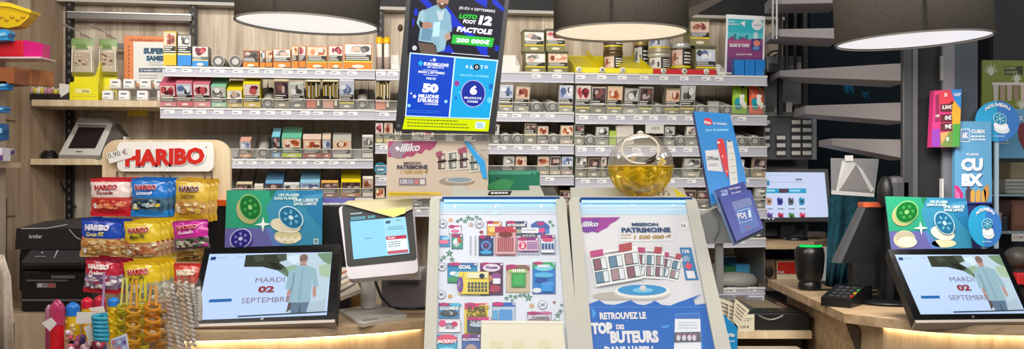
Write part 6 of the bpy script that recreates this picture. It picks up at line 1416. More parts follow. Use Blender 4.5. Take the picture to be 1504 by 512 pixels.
# boxes under the desk shelf
d = 3.97; zf = ZC-.16
m = MB(); m.box((X(1141, d), d, Z(411, d)), (X(1174, d), d+.12, Z(383, d)), mat('#d9c9a8', .5)); m.box((X(1142, d), d-.001, Z(402, d)), (X(1172, d), d, Z(384, d)), mat('#cf2410', .4))
k = Panel((1142, 384), (1172, 384), (1172, 402), (1142, 402), d-.002); k.text(m, 'PLUS', 1143, 401, 1152, 401, 3.6, WHITE, 1, .04); tag(m.build('red_carton'), 'cream carton with red panel under the desk shelf', 'carton')
m = MB(); m.box((X(1124, d), d, Z(411, d)), (X(1139, d), d+.12, Z(381, d)), mat('#7a5c42', .6), bev=.004); m.ball(P(1130, 399, d-.002), (.016, .004, .022), mat('#241c16'), 12); tag(m.build('wooden_crate'), 'brown wooden crate with a hand hole under the desk shelf', 'crate')
m = MB(); m.box((X(1128, d+.14), d+.14, Z(411, d)), (X(1175, d+.14), d+.24, Z(371, d+.14)), mat('#1a1c1b', .7), bev=.02); tag(m.build('dark_bag'), 'dark bag pushed behind the red carton under the desk shelf', 'bag')
m = MB(); m.box((X(1204, 3.9), 3.9, Z(412, 3.9)), (X(1216, 3.9), 4.0, Z(362, 3.9)), mat('#cfd2d4', .4)); m.box((X(1216.3, 3.9), 3.9, Z(412, 3.9)), (X(1225, 3.9), 4.0, Z(363, 3.9)), mat('#1f62b4', .4)); tag(m.build('ring_binder'), 'white and blue binder standing beside the barcode scanner', 'binder')
m = MB(); m.box((X(1110, 3.9), 3.86, Z(425, 3.9)), (X(1250, 3.9), 4.3, Z(411, 3.97)), mat('#4a4038', .6)); m.box((X(1112, 3.9), 4.2, 0), (X(1248, 3.9), 4.26, Z(420, 3.9)), mat('#2a2622')); tag(m.build('low_shelf'), 'dark low shelf carrying cartons under the desk shelf', 'shelf')
# lower wooden counter, cash drawer, papers
zl = .98
m = MB(); m.box((.60, 3.28, zl-.025), (.996, 3.84, zl), W_BOARD); m.box((.62, 3.4, 0), (1.0, 3.8, zl-.025), mat('#5c4c3c')); tag(m.build('lower_shelf'), 'pale wooden ledge carrying the black cash drawer', 'shelf')
root = thing('cash_drawer', 'black cash drawer with clear lid on the pale wooden ledge', 'cash drawer', (.86, 3.55, zl))
xl, xr_ = .72, .995
m = MB(); m.box((xl, 3.30, zl), (xr_, 3.80, zl+.056), mat('#141414', .45), bev=.003); bd = m.build('body', root)
m = MB(); m.box((xl+.02, 3.32, zl+.0565), (xr_-.03, 3.78, zl+.059), mat('#20302a', .12)); m.box((xr_-.16, 3.42, zl+.0592), (xr_-.06, 3.7, zl+.0602), mat('#8a7a66', .5)); m.build('lid', root)
m = MB(); m.tube([Vector((X(1114, 3.3)+i*(X(1150, 3.3)-X(1114, 3.3))/10, 3.297, zl+.05-.014*math.sin(math.pi*i/10))) for i in range(11)], .003, mat('#8c8c8a', .3, .5), 8); m.build('handle', bd)
m = MB(); m.prism([P(1100, 434, 3.62), P(1122, 434, 3.62), P(1122, 449, 3.6), P(1092, 449, 3.6)], (0, .02, 0), mat('#b4b2bc', .4)); m.poly([P(1095, 436, 3.598), P(1120, 436, 3.598), P(1120, 440, 3.596), P(1095, 440, 3.596)], mat('#6c6a78')); tag(m.build('grey_tray'), 'pale grey slotted tray standing on the cash drawer lid', 'tray')
for i, (pts, lb) in enumerate((([(1057, 437), (1074, 443), (1070, 478), (1055, 470)], 'left'), ([(1070, 442), (1083, 447), (1078, 480), (1068, 476)], 'middle'), ([(1080, 438), (1101, 455), (1086, 482), (1076, 470)], 'right'))):
    dd = 3.14-.012*i; m = MB(); m.prism([P(x, y, dd) for x, y in pts], (0, .002, 0), mat('#d4cbb4', .5))
    a, b, c, e_ = [Vector(v+(0,)) for v in pts]
    for k in range(4):
        f = .15+k*.16; u = a.lerp(e_, f).lerp(b.lerp(c, f), .15); v = a.lerp(e_, f).lerp(b.lerp(c, f), .8); m.poly([P(u.x, u.y, dd-.001), P(v.x, v.y, dd-.001), P(v.x, v.y+1.6, dd-.001), P(u.x, u.y+1.6, dd-.001)], mat('#7a7264'))
    tag(m.build('paper_slip'), f'printed cream paper slip fanned in the blue box, {lb} one of three', 'slip', 'paper slips in the blue box')
p, m, done = sheet('price_card', 'white card priced 0.50 euros leaning on the cash drawer front', 'card', (1084, 462), (1108, 461), (1108, 486.5), (1084, 487), 3.285, mat('#d8d2bc', .5), t=.002)
p.text(m, '0,50 €', 1087, 482, 1100, 482, 4.6, mat('#5c5446'), 1, .02); p.lines(m, 1090, 467, 1105, 2, 3, mat('#8a8270'), 1); done()
d = 3.10; root = thing('slip_box', 'blue open paper slip box at the right edge of the heritage case', 'box', P(1066, 512, d)-Vector((0, -.03, .05)))
m = MB(); m.prism([P(1048, 452, d), P(1060, 459, d), P(1083, 481, d), P(1083, 535, d), P(1048, 535, d)], (0, .004, 0), mat('#1888c8', .35)); k = Panel((1048, 450), (1083, 450), (1083, 535), (1048, 535), d-.001)
k.text(m, 'nirio', 1064, 494.5, 1079, 494.5, 6.5, WHITE, 1, .04); k.text(m, 'la loterie', 1066, 501.5, 1079, 501.5, 2.6, WHITE, 1, .02); m.build('front_panel', root)
m = MB(); m.box(P(1048, 535, d)+Vector((0, .0045, 0)), P(1083, 481, d)+Vector((0, .05, 0)), mat('#1478b4', .4)); m.build('pocket', root)
m = MB(); a = P(1048, 535, d); m.box((a.x-.02, 2.95, a.z-.03), (.985, 3.27, a.z), W_BOARD); m.box((a.x, 3.0, 0), (X(1130, d), 3.2, a.z-.03), mat('#5c4c3c')); zn = a.z
tag(m.build('lower_shelf'), 'pale wooden ledge carrying the blue paper slip box', 'shelf')
m = MB(); M = Matrix.Translation((X(1120, 3.15), 3.12, zn)); 
m.box((X(1086, 3.2), 3.08, zn), (X(1178, 3.2), 3.262, zn+.03), mat('#cdbfae', .5))
for i in range(9):
    x = random.uniform(X(1090, 3.2), X(1160, 3.2)); y = random.uniform(3.09, 3.22); m.poly([(x, y, zn+.0305+i*.0002), (x+.03, y-.005, zn+.0305+i*.0002), (x+.035, y+.03, zn+.0305+i*.0002), (x+.004, y+.035, zn+.0305+i*.0002)], mat(('#8a5a48', '#6a4a40', '#a87c66', '#4c3a36')[i % 4]))
for i in range(6): 
    x = X(1092+i*14, 3.2); m.poly([(x, 3.0795, zn+.004), (x+.02, 3.0795, zn+.004), (x+.022, 3.0795, zn+.026), (x+.003, 3.0795, zn+.026)], mat(('#8a5a48', '#6a4a40', '#a87c66')[i % 3]))
tag(m.build('magazine_pile'), 'flat pile of brown printed magazines below the cash drawer', 'magazines')
# grey hood by the right case
m = MB(); c = Vector((X(1080, 3.9), 3.90, C7.zt+.0235))
N = 16; prof = [(0, -.003), (.05, -.003), (.066, .002), (.068, .014), (.064, .028), (.054, .040), (.03, .046), (0, .048)]
m.lathe(prof, (0, 0, 0), mat('#8f8d87', .5), 28); m.v = [Vector((v.x*1.28+c.x, v.y*.95+c.y, v.z*1.05+c.z-.02)) for v in m.v]
tag(m.build('grey_hood'), 'rounded grey plastic hood lying on the lower white shelf right of the heritage case', 'device')
# ---- clear pouch of papers, black board, dark cloth in the back room
d = 3.25; root = thing('hanging_pouch', 'clear hanging pouch of folded papers under the slanting grey shelf', 'pouch', P(1256, 290, d))
m = MB(); m.prism([P(x, y, d+.012) for x, y in ((1237, 236), (1249, 234), (1232, 280), (1228, 280))], (0, .002, 0), mat('#e6e4e0', .4)); m.prism([P(x, y, d+.010) for x, y in ((1246, 233), (1258, 240), (1234, 278), (1230, 272))], (0, .002, 0), mat('#d4d2cf', .4))
m.prism([P(x, y, d+.008) for x, y in ((1255, 247), (1280, 278), (1233, 279))], (0, .002, 0), mat('#54453f', .5)); m.prism([P(x, y, d+.006) for x, y in ((1257, 240), (1266, 248), (1284, 278), (1279, 282))], (0, .002, 0), mat('#c9c7c4', .4)); m.build('papers', root)
m = MB(); m.prism([P(x, y, d) for x, y in ((1220, 232), (1291, 233), (1284, 288), (1221, 284))], (0, .001, 0), POUCH); m.build('front_sheet', root)
m = MB(); m.prism([P(x, y, d+.018) for x, y in ((1220, 232), (1291, 233), (1284, 288), (1221, 284))], (0, .001, 0), mat('#4f4f52', .5)); m.prism([P(x, y, d-.001) for x, y in ((1241, 228), (1253, 228), (1253, 236), (1241, 236))], (0, .003, 0), mat('#cfcfcf')); m.prism([P(x, y, d-.001) for x, y in ((1221, 279), (1284, 284), (1284, 289), (1221, 285))], (0, .001, 0), mat('#b9b9ba', .3)); m.build('rear_sheet', root)
d = 3.08; root = thing('screen_back_panel', 'black slanted panel with orange top edge behind the right tin poster', 'panel', P(1270, 390, d))
m = MB(); m.prism([P(1268, 304, d), P(1304, 300, d), P(1345, 300, d), P(1345, 386, d), P(1228, 386, d)], (0, .05, 0), mat('#0b0b0d', .5)); m.build('panel_body', root)
m = MB(); m.box(P(1268, 304, d-.004), P(1301, 297, d-.004)+Vector((0, .05, 0)), mat('#d0603c', .45)); m.build('orange_edge', root)
m = MB(); m.prism([P(1268, 304, d-.001), P(1272, 304, d-.001), P(1236, 386, d-.001), P(1228, 386, d-.001)], (0, .05, 0), mat('#55565a', .4)); m.build('grey_edge', root)
m = MB(); m.box(P(1252, 425, d), P(1300, 386, d)+Vector((0, .04, 0)), mat('#0a0a0c', .6)); m.build('foot', root)
m = MB(); m.box((X(1290, 3.1), 3.0, Z(306, 3.1)), (X(1325, 3.1), 3.06, Z(258, 3.1)), mat('#3c3c40', .5), bev=.02); m.ball(P(1300, 282, 3.0), (.022, .03, .05), mat('#141416', .5), 12); m.box((X(1312, 3.0)-.01, 3.02, ZC), (X(1312, 3.0)+.01, 3.04, Z(300, 3.0)), CHAR); tag(m.build('headset_stand'), 'dark grey rounded stand above the black slanted panel', 'stand')
def cloth(name, label, pts0, pts1, d, mt, amp=.02, waves=4, cat='cloth', thick=.012):
    """a hanging cloth between a left and a right outline, with folds"""
    m = MB(); n = 24; vs = []; fs = []; R_ = len(pts0)
    for side in (0, 1):
        for j in range(R_):
            for i in range(n+1):
                t = i/n; x = pts0[j][0]*(1-t)+pts1[j][0]*t; y = pts0[j][1]*(1-t)+pts1[j][1]*t
                vs.append(P(x, y, d+amp*math.sin(t*waves*6.283+j*.25)*(.3+.7*j/max(1, R_-1))+side*thick))
    o_ = R_*(n+1)
    for j in range(R_-1):
        for i in range(n):
            a = j*(n+1)+i; fs.append([a, a+1, a+n+2, a+n+1]); fs.append([o_+a, o_+a+n+1, o_+a+n+2, o_+a+1])
    for i in range(n):
        fs.append([i, o_+i, o_+i+1, i+1]); a = (R_-1)*(n+1)+i; fs.append([a, a+1, o_+a+1, o_+a])
    for j in range(R_-1):
        a = j*(n+1); fs.append([a, a+n+1, o_+a+n+1, o_+a]); a += n; fs.append([a, o_+a, o_+a+n+1, a+n+1])
    m.add(vs, fs, mt, True); return tag(m.build(name), label, cat)
cloth('hanging_cloth', 'dark teal cloth hanging below the clear pouch in the back room', [(1217, 286), (1216, 330), (1214, 380), (1212, 425)], [(1290, 290), (1283, 330), (1262, 380), (1250, 425)], 3.5, TEAL, .03, 3)
cloth('hanging_cloth', 'teal blue cloth hanging between the upper slanting shelves', [(1238, 116), (1239, 126), (1240, 137)], [(1252, 118), (1254, 128), (1256, 139)], 4.6, mat('#2f8fb4', .8), .02, 2)
cloth('hanging_cloth', 'small blue cloth hanging right of the teal cloth between the shelves', [(1266, 134), (1267, 140), (1268, 145)], [(1276, 135), (1277, 140), (1277, 146)], 4.6, mat('#2a7ca4', .8), .02, 2)
for x0, x1, y0, y1, h in ((1195, 1235, -10, 40, '#12323f'), (1200, 1330, 55, 92, '#0f2836'), (1200, 1335, 118, 150, '#10222c'), (1200, 1335, 178, 204, '#0f1c24')):
    pass
m = MB(); d = 4.9
m.box((X(1190, d), d, Z(420, d)), (X(1340, d), d+.2, Z(-20, d)), mat('#0f2530', .8)); tag(m.build('dark_curtain'), 'dark blue curtain closing the back room behind the grey shelves', 'curtain')
m = MB(); d = 3.6
for i, x in enumerate((1242, 1268, 1296)):
    m.box((X(x, d), d, Z(425, d)), (X(x+(24 if i < 2 else 18), d), d+.1, Z(386, d)), mat('#15424f', .5), bev=.004)
m.box((X(1238, d), d+.02, Z(435, d)), (X(1320, d), d+.1, Z(425, d)), mat('#15303a', .5)); m.box((X(1267, d), d-.005, Z(425, d)), (X(1268.6, d), d, Z(386, d)), mat('#8fa0a4'))
tag(m.build('teal_cabinet'), 'low dark teal cabinet behind the right counter', 'cabinet')
# ================================================================== LEFT SHELVES
wF = .09
def lshelf(x0, x1, yt, yb, label):
    a = RK(x0, CY, wF).x; b = RK(x1, CY, wF).x; zt_ = RK((x0+x1)/2, yt, wF).z; zb_ = RK((x0+x1)/2, yb, wF).z
    m = MB(MR); m.box((a, wF, zb_), (b, WALLW-.005, zt_), W_BOARD, bev=.002); tag(m.build('wooden_shelf'), label, 'shelf'); return zt_
za = lshelf(46, 239, 147, 156.5, 'pale wooden shelf with yellow display box and small priced items')
zb2 = lshelf(44, 240, 233, 242, 'pale wooden shelf carrying the weighing terminal')
def rbx(x0, x1, yt, zb_, w, d, mt, bev=0, mm=None):
    m = mm or MB(MR); a = RK(x0, CY, w).x; b = RK(x1, CY, w).x; z = RK((x0+x1)/2, yt, w).z
    m.box((a, w, zb_), (b, w+d, z), mt, bev=bev); return m
def rpan(TL, TR, BR, BL, w): return Panel(TL, TR, BR, BL, tuple(RKP(x, y, w).y for x, y in (TL, TR, BL)))
# items on the upper shelf
m = rbx(43, 88, 138, za, .10, .09, mat('#1c1714', .4)); q = rpan((43, 138), (88, 138), (88, 147), (43, 147), .0995)
q.rect(m, 46, 140, 56, 145, mat('#e8d21a'), 1); q.rect(m, 58, 141.5, 65, 144.5, mat('#e9e4dc'), 1); q.lines(m, 67, 141.5, 86, 1, 2, mat('#e6ded2'), 1, 2.4, 0, .02)
rr = random.Random(5)
tag(m.build('sweet_box'), 'black display box of small wrapped sweets at the left shelf end', 'box')
zs_ = RK(65, 138, .12).z
for i in range(18):
    m = MB(MR); p_ = RK(46+(i % 9)*4.8+rr.uniform(-1, 1), 130, .14); r_ = rr.uniform(.009, .013)
    m.ball((p_.x, .115+(i//9)*.035, zs_+r_*.8), (r_, r_, r_*1.1), mat(rr.choice(['#d8c84a', '#c98aa4', '#8fae4a', '#e9e2d4', '#b07a5c']), .4), 8); m.ball((p_.x+r_*.9, .115+(i//9)*.035, zs_+r_*1.7), (r_*.5, r_*.3, r_*.5), mat('#d9cfc0', .4), 6)
    tag(m.build('wrapped_sweet'), 'small wrapped sweet piled in the black display box at the left shelf end', 'sweet', 'wrapped sweets in the black display box')
m = MB(MR); a = RK(87, CY, .11).x; b = RK(102, CY, .11).x; z1 = RK(95, 124, .11).z
m.prism([(a, .11, za), (b, .11, za), (b, .11, z1), (a, .11, z1+.004)], (0, .05, 0), mat('#e9e6e0', .4)); m.prism([(a, .1095, za), (b, .1095, za), (b, .1095, za+.03), (a+.008, .1095, za+.012)], (0, -.0006, 0), mat('#26221f')); m.box((a+.004, .109, za+.003), (b-.004, .1092, za+.012), mat('#b9b4a8'))
tag(m.build('small_box'), 'small black and white box left of the yellow display box', 'box')
def ybox(x0, x1, yt, ybk, w, label, zb_=None, txt=None, left=True):
    a = RK(x0, CY, w).x; b = RK(x1, CY, w).x; zf_ = RK(x0, yt, w).z; zk = RK(x1, ybk, w+.06).z; z0_ = za if zb_ is None else zb_
    m = MB(MR); Y = mat('#f2e60a', .4)
    m.box((a, w, z0_), (b, w+.002, zf_), Y); m.box((a, w+.06, z0_), (b, w+.062, zf_+(zk-zf_)*.4), Y); m.box((a, w, z0_), (b, w+.062, z0_+.002), Y)
    m.prism([(a, w, z0_), (a, w+.062, z0_), (a, w+.062, zf_+.01), (a, w, zf_)], (.002, 0, 0), Y); m.prism([(b, w, z0_), (b, w+.062, z0_), (b, w+.062, zk), (b, w+.02, zk), (b, w, zf_)], (-.002, 0, 0), Y)
    if txt:
        vs, fs = glyphs(txt, .03); W_ = b-a; m.add([(a+W_*.42+W_*.26*u, w-.0008, z0_+(zf_-z0_)*.45+.008*v) for u, v in vs], fs, mat('#4c4a24')); m.box((a+W_*.2, w-.0005, z0_+(zf_-z0_)*.40), (a+W_*.72, w, z0_+(zf_-z0_)*.66), mat('#f8f29a'))
        m.box((a+W_*.1, w-.0005, z0_+(zf_-z0_)*.18), (a+W_*.9, w, z0_+(zf_-z0_)*.24), mat('#d9cc2a'))
    return tag(m.build('display_box'), label, 'box')
ybox(102, 145, 121, 92, .10, 'bright yellow open display box standing at the shelf front', txt='XTRA')
m = MB(MR); a = RK(146, CY, .17).x; b = RK(172, CY, .17).x; zq = RK(160, 112, .17).z
Y = mat('#f2e60a', .4)
m.prism([(a-.02, .17, za), (b, .17, za), (b, .17, zq+.02), (b-.01, .17, RK(172, 90, .17).z), (b-.018, .17, zq+.015), (a+.012, .17, zq), (a+.006, .17, RK(148, 90, .17).z), (a-.004, .17, RK(144, 97, .17).z), (a-.02, .17, zq-.02)], (0, .003, 0), Y); m.box((a-.02, .17, za), (b, .235, za+.003), Y)
q = rpan((148, 112), (172, 112), (172, 122), (148, 122), .1695); q.lines(m, 151, 116.5, 169, 1, 2, mat('#8a8420'), 1, 2, 0, .05)
tag(m.build('display_box'), 'tall backed yellow display box behind the two clear price trays', 'box')
# clear two-step riser with white price cubes
m = MB(MR); a = RK(149, CY, .105).x; b = RK(239, CY, .105).x; z1 = RK(195, 130, .15).z
m.box((a, .105, za), (b, .107, za+.016), CLEAR); m.box((a, .15, z1-.003), (b, .20, z1), CLEAR); m.box((a, .15, za), (b, .152, z1+.012), CLEAR); m.box((a, .105, za), (b, .2, za+.002), CLEAR)
tag(m.build('clear_riser'), 'clear two step plastic riser holding small white priced boxes', 'riser')
n_ = 0
for row, (yy, w, xs, zz0) in enumerate(((133, .115, (150, 174, 201, 231), za+.0025), (116, .158, (161, 181, 205, 227), z1+.0005))):
    for i, x in enumerate(xs):
        n_ += 1; a = RK(x, CY, w).x; b = RK(x+17, CY, w).x; zt_ = RK(x+8, yy, w).z
        m = MB(MR); m.box((a, w, zz0), (b, w+.03, zt_-.004), mat('#d6d0c4', .4)); m.box((a+.001, w-.001, zz0+.004), (b-.004, w, zt_), mat('#f4f4f4', .4)); m.box((a+.008, w-.0016, zt_-.014), (b-.012, w-.001, zt_-.009), mat('#5a6a84')); m.box((a+.004, w-.0016, zz0+.008), (a+.02, w-.001, zz0+.011), mat('#9a9a9a'))
        tag(m.build('priced_box'), f'white tagged small box, {ORD[i+1]} from left, {"lower" if row == 0 else "upper"} step of clear riser', 'box', 'priced boxes on the clear riser')
# hanging seed bags with wire hooks
def hookwire(x, y, w0, w1, name='peg'):
    a = RK(x, y, w0); m = MB(MR); z = a.z
    m.tube([(a.x, w1, z+.006), (a.x, w0+.02, z), (a.x, w0-.02, z-.002), (a.x, w0-.035, z+.010)], .0022, SILVER, 6)
    m.tube([(a.x-.012, w1, z+.012), (a.x-.012, w0+.03, z+.012)], .002, SILVER, 6); return m
for i, (x0, x1, y0, y1, lb) in enumerate(((104, 139, 56, 112, 'left clear bag of seeds with green header hanging on a wall peg'), (145, 173, 57, 111, 'right clear bag of seeds with green header hanging on a wall peg'))):
    w = .16; o0 = RK((x0+x1)/2, y1, w); u0 = RK(x0, CY, w).x; u1 = RK(x1, CY, w).x; h = RK(x0, y0, w).z-o0.z; wd = u1-u0
    root = thing('seed_bag', lb, 'bag', MR @ Vector(((u0+u1)/2, w, o0.z)), 'seed bags on wall pegs')
    m = MB(MR @ Matrix.Translation(((u0+u1)/2, w, o0.z))); N = 10
    for side in (-1, 1):
        vs = []; 
        for j in range(N+1):
            for k in range(N+1):
                a = k/N; v = j/N; th = .016*max(0, 1-(2*a-1)**2)**.5*min(1, (1-v)*2.2)*min(1, v*6+.15)
                vs.append(((a-.5)*wd*(.92+.06*math.sin(v*9)), side*th, v*h))
        for (j0, j1, mt) in ((0, 1, mat('#9c9438', .4)), (1, 7, mat('#c9bda6', .45)), (7, 8, mat('#c9c8a4', .45)), (8, 10, mat('#7f9a5c', .4))):
            fs = [[j*(N+1)+k, j*(N+1)+k+1, (j+1)*(N+1)+k+1, (j+1)*(N+1)+k] for j in range(j0, j1) for k in range(N)]
            m.add(vs, fs if side < 0 else [f[::-1] for f in fs], mt, True)
    bb = m.build('bag_body', root)
    m = MB(MR @ Matrix.Translation(((u0+u1)/2, w-.0175, o0.z)))
    m.poly([(-wd*.3, 0, h*.28), (wd*.3, 0, h*.28), (wd*.32, 0, h*.62), (-wd*.32, 0, h*.62)], mat('#b9a58c')); 
    for k in range(3): m.poly([(-wd*(.3-.04*k), -.001, h*(.72+.045*k)), (wd*(.28-.05*k), -.001, h*(.72+.045*k)), (wd*(.28-.05*k), -.001, h*(.745+.045*k)), (-wd*(.3-.04*k), -.001, h*(.745+.045*k))], mat('#5f8a34'))
    for k in range(9): m.ball((rr.uniform(-wd*.25, wd*.25), -.001, h*rr.uniform(.3, .58)), (.006, .0015, .004), mat(rr.choice(['#8f7a5c', '#d9c9a8', '#6a5a44'])), 6)
    for sx in (-1, 1): m.poly([(sx*wd*.40, .004, h*.1), (sx*wd*.44, .004, h*.1), (sx*wd*.42, .004, h*.7), (sx*wd*.38, .004, h*.7)], mat('#f2eee4'))
    m.build('label_print', bb)
    m = hookwire((x0+x1)/2, y0-4, w, .29); m.build('wire_peg', root)
for x, y in ((96, 38), (136, 40)):
    m = hookwire(x, y, .12, .29); tag(m.build('wire_peg'), 'empty silver wire peg above the '+('left' if x < 100 else 'right')+' hanging seed bag', 'peg')
# orange poster on the wall
q = rpan((182, 52), (245, 54), (245, 128), (182, 126), .25); m = MB(); q.slab(m, mat('#e88a4e', .45), None, .004)
q.poly(m, [(196, 61), (245, 62), (245, 124), (196, 122)], mat('#efeee9', .45), 1); NV = mat('#1c4a6c')
q.text(m, 'SUPER', 210.5, 80, 243, 80.5, 10, mat('#a9d0e4'), 2, .09); q.text(m, 'SUPER', 211, 79, 242, 79.5, 9, NV, 3, .07); q.text(m, 'SAMEDI', 214.5, 90, 247, 90.5, 8.4, mat('#a9d0e4'), 2, .09); q.text(m, 'SAMEDI', 215, 89, 246, 89.5, 7.6, NV, 3, .07)
q.text(m, 'LES SUPER SAMEDIS SUPER', 190, 60, 244, 61, 3, mat('#b04a1c'), 2, .03); q.lines(m, 219, 91.5, 243, 2, 3.2, mat('#8a9298'), 2); q.rect(m, 204, 100, 240, 106, NV, 2); q.text(m, 'LE SAMEDI 6 SEPT', 206, 104.6, 238, 104.8, 3, WHITE, 3, .03); q.lines(m, 204, 110, 240, 3, 4, mat('#7a8288'), 2)
for i in range(9): q.rect(m, 188.4, 66+i*6, 190, 70+i*6, mat('#b04a1c'), 2)
tag(m.build('wall_poster'), 'orange bordered poster reading SUPER SAMEDI on the wooden wall', 'poster')
# things under the upper shelf
q = rpan((134, 166), (171, 166), (171, 182), (134, 182), .33); m = MB(); q.slab(m, mat('#bdb5a8', .5), None, .003); q.lines(m, 137, 170, 167, 3, 3.4, mat('#8a8278'), 1); tag(m.build('wall_card'), 'pale printed card on the wall behind the weighing terminal', 'card')
q = rpan((187, 157), (216, 157), (216, 170), (187, 170), .30); m = MB(); q.slab(m, mat('#e0c21e', .5), None, .003); tag(m.build('yellow_card'), 'yellow card hanging under the wooden shelf above the sweets board', 'card')
# weighing terminal
q = rpan((112, 180), (166, 181), (147, 228), (86, 227), .14); q = Panel((112, 180), (166, 181), (147, 228), (86, 227), (3.70, 3.68, 3.57))
root = thing('weighing_terminal', 'white and grey weighing terminal with dark sloped screen on the wooden shelf', 'terminal', Vector((q.c.x, 3.64, zb2)))
m = MB(); 
def g(v, z): return Vector((v.x, v.y, z))
f = [q.tl, q.tr, q.br, q.bl]; base = [g(q.tl, zb2), g(q.tr, zb2), g(q.br, zb2), g(q.bl, zb2)]
m.poly(f, mat('#d2d0ca', .4))
for i in range(4): m.poly([f[i], base[i], base[(i+1) % 4], f[(i+1) % 4]], mat('#8f8a84', .4))
m.build('body', root)
m = MB(); q.poly(m, [(116, 186.5), (155, 187.5), (140, 218), (100, 218)], mat('#2b2124', .15), 3); q.poly(m, [(114, 183), (157, 184), (156, 186), (114, 185.5)], mat('#6c6a68', .4), 2); q.poly(m, [(112, 222), (121, 222), (120, 223.5), (111, 223.5)], mat('#5a5a5c'), 2)
m.build('screen', root)
m = MB(); m.prism([q.X(112, 180, 2), q.X(166, 181, 2), q.X(176, 190, -40), q.X(160, 180, 30), q.X(118, 176, 20)], -q.n*.03, mat('#a39d96', .4)); m.prism([q.X(166, 181, 1), q.X(178, 194, -30), q.X(164, 218, -30), q.X(149, 228, 1)], (0, .06, 0), mat('#57514f', .5)); m.box(q.X(176, 200, -60), q.X(184, 190, -60)+Vector((0, .01, 0)), mat('#d9d4cc')); m.build('side_housing', root)
m = MB(); c = MR @ Vector((RK(72, 228, .16).x, .16, zb2))
for k in range(4): m.tube([c+Vector((.028*math.cos(a)*(1-.1*k), .02*math.sin(a), .006+.006*k+.004*math.sin(2*a+k))) for a in [i*.4488 for i in range(14)]], .004, mat('#17161a', .4), 6, True)
m.tube([c+Vector((.02, 0, .01)), c+Vector((.05, .0, .012)), c+Vector((.08, .01, .006))], .003, BLACK, 6); tag(m.build('coiled_cable'), 'coiled black cable beside the weighing terminal on the shelf', 'cable')
m = MB(MR)
for x0, y0, x1, y1 in ((58, 244, 84, 306), (75, 244, 112, 305), (68, 260, 66, 305)):
    a = RK(x0, y0, .33); b = RK(x1, y1, .33); m.tube([(a.x, .33, a.z), ((a.x*.6+b.x*.4), .335, a.z*.55+b.z*.45), (b.x, .33, b.z)], .0035, BLACK if x0 != 68 else mat('#8f8a80'), 6)
tag(m.build('hanging_cables'), 'loose black cables hanging on the wall below the weighing shelf', 'cables')
# ---- goods at the far left edge
def peg(x0, x1, y, d, mm): mm.tube([P(x1, y, d+.35), P(x0, y+2, d), P(x0-2, y-2, d-.01)], .002, SILVER, 6)
d = 3.02
m = MB(); m.box((LWX, 2.93, 0), (X(-21, 3.02), 3.14, 2.4), mat('#cbb9a4', .5)); struct(m.build('trim_8'))
root = thing('toy_blister', 'yellow boat shaped blister toy hanging at the top left corner', 'toy', P(18, 42, d))
m = MB(); m.prism([P(-25, 3, d), P(14, 6, d), P(45, 17, d), P(42, 26, d), P(28, 38, d), P(12, 41, d), P(-25, 36, d)], (0, .05, 0), mat('#dcb60c', .3)); m.prism([P(-25, 1, d-.006), P(14, 4, d-.006), P(46, 15, d-.006), P(45, 19, d-.006), P(14, 10, d-.006), P(-25, 7, d-.006)], (0, .062, 0), mat('#f0d028', .3))
for i in range(5): m.ball(P(2+i*8, 25+(i % 2)*4, d), (.008, .004, .006), mat('#c49a08', .3), 8)
m.build('shell', root); m = MB(); m.prism([P(24, -10, d+.03), P(44, -6, d+.03), P(45, 15, d+.03), P(26, 9, d+.03)], (0, .001, 0), CLEAR); peg(44, 52, 36, d+.05, m); m.build('peg', root)
root = thing('pink_box', 'red box with pink transparent end at the left edge', 'box', P(30, 85, d))
m = MB(); m.box(P(-30, 83, d), P(34, 59, d)+Vector((0, .08, 0)), mat('#d4152c', .3), bev=.004); m.build('body', root)
m = MB(); m.prism([P(34.5, 58, d+.002), P(63, 64, d+.06), P(62, 84, d+.06), P(34.5, 83, d+.002)], (0, .05, 0), mat('#e02a86', .25)); m.build('pink_end', root)
m = MB(); m.box(P(-30, 85.5, d-.005), P(60, 83.2, d-.005)+Vector((0, .1, 0)), mat('#e8d2d6', .3)); m.build('clear_tray', root)
m = MB(); d2 = 2.98; a = P(-20, 127, d2); b = P(18, 99, d2)
m.prism([P(-25, 125, d2), P(19, 122, d2), P(19, 99, d2), P(-25, 99, d2)], (0, .1, 0), mat('#9a5a34', .5)); m.prism([P(19.2, 122, d2), P(78, 127, d2+.30), P(79, 105, d2+.30), P(19.2, 98.5, d2)], (-.02, .02, 0), W_ORANGE); tag(m.build('wooden_box'), 'orange stained wooden box below the pink box at the left edge', 'box')
for i, (y, c, lb) in enumerate(((52, '#2a9fe0', 'blue crumpled packet just above the red and pink box'), (126, '#2a8fd8', 'blue crumpled packet just below the orange wooden box'), (161, '#1f84cc', 'blue packet hanging between the orange box and purple box'), (195, '#1c5f9c', 'dark blue packet standing on the purple and white box'))):
    m = MB(); rr = random.Random(i); x1 = (14, 12, 6, 4)[i]; hh = (9, 7, 5, 14)[i]
    m.prism([P(-20, y-hh*.8, d2), P(x1*.6, y-hh, d2), P(x1, y-hh*.4, d2), P(x1*.7, y+hh*.2, d2), P(x1*.9, y+hh*.7, d2), P(-20, y+hh, d2)], (0, .04, 0), mat(c, .35))
    m.prism([P(-20, y-hh*.2, d2-.006), P(x1*.5, y-hh*.5, d2-.006), P(x1*.6, y, d2-.006), P(-20, y+hh*.4, d2-.006)], (0, .006, 0), mat('#8fd0f0', .3)); tag(m.build('sweet_packet'), lb, 'packet', 'blue packets at the left edge')
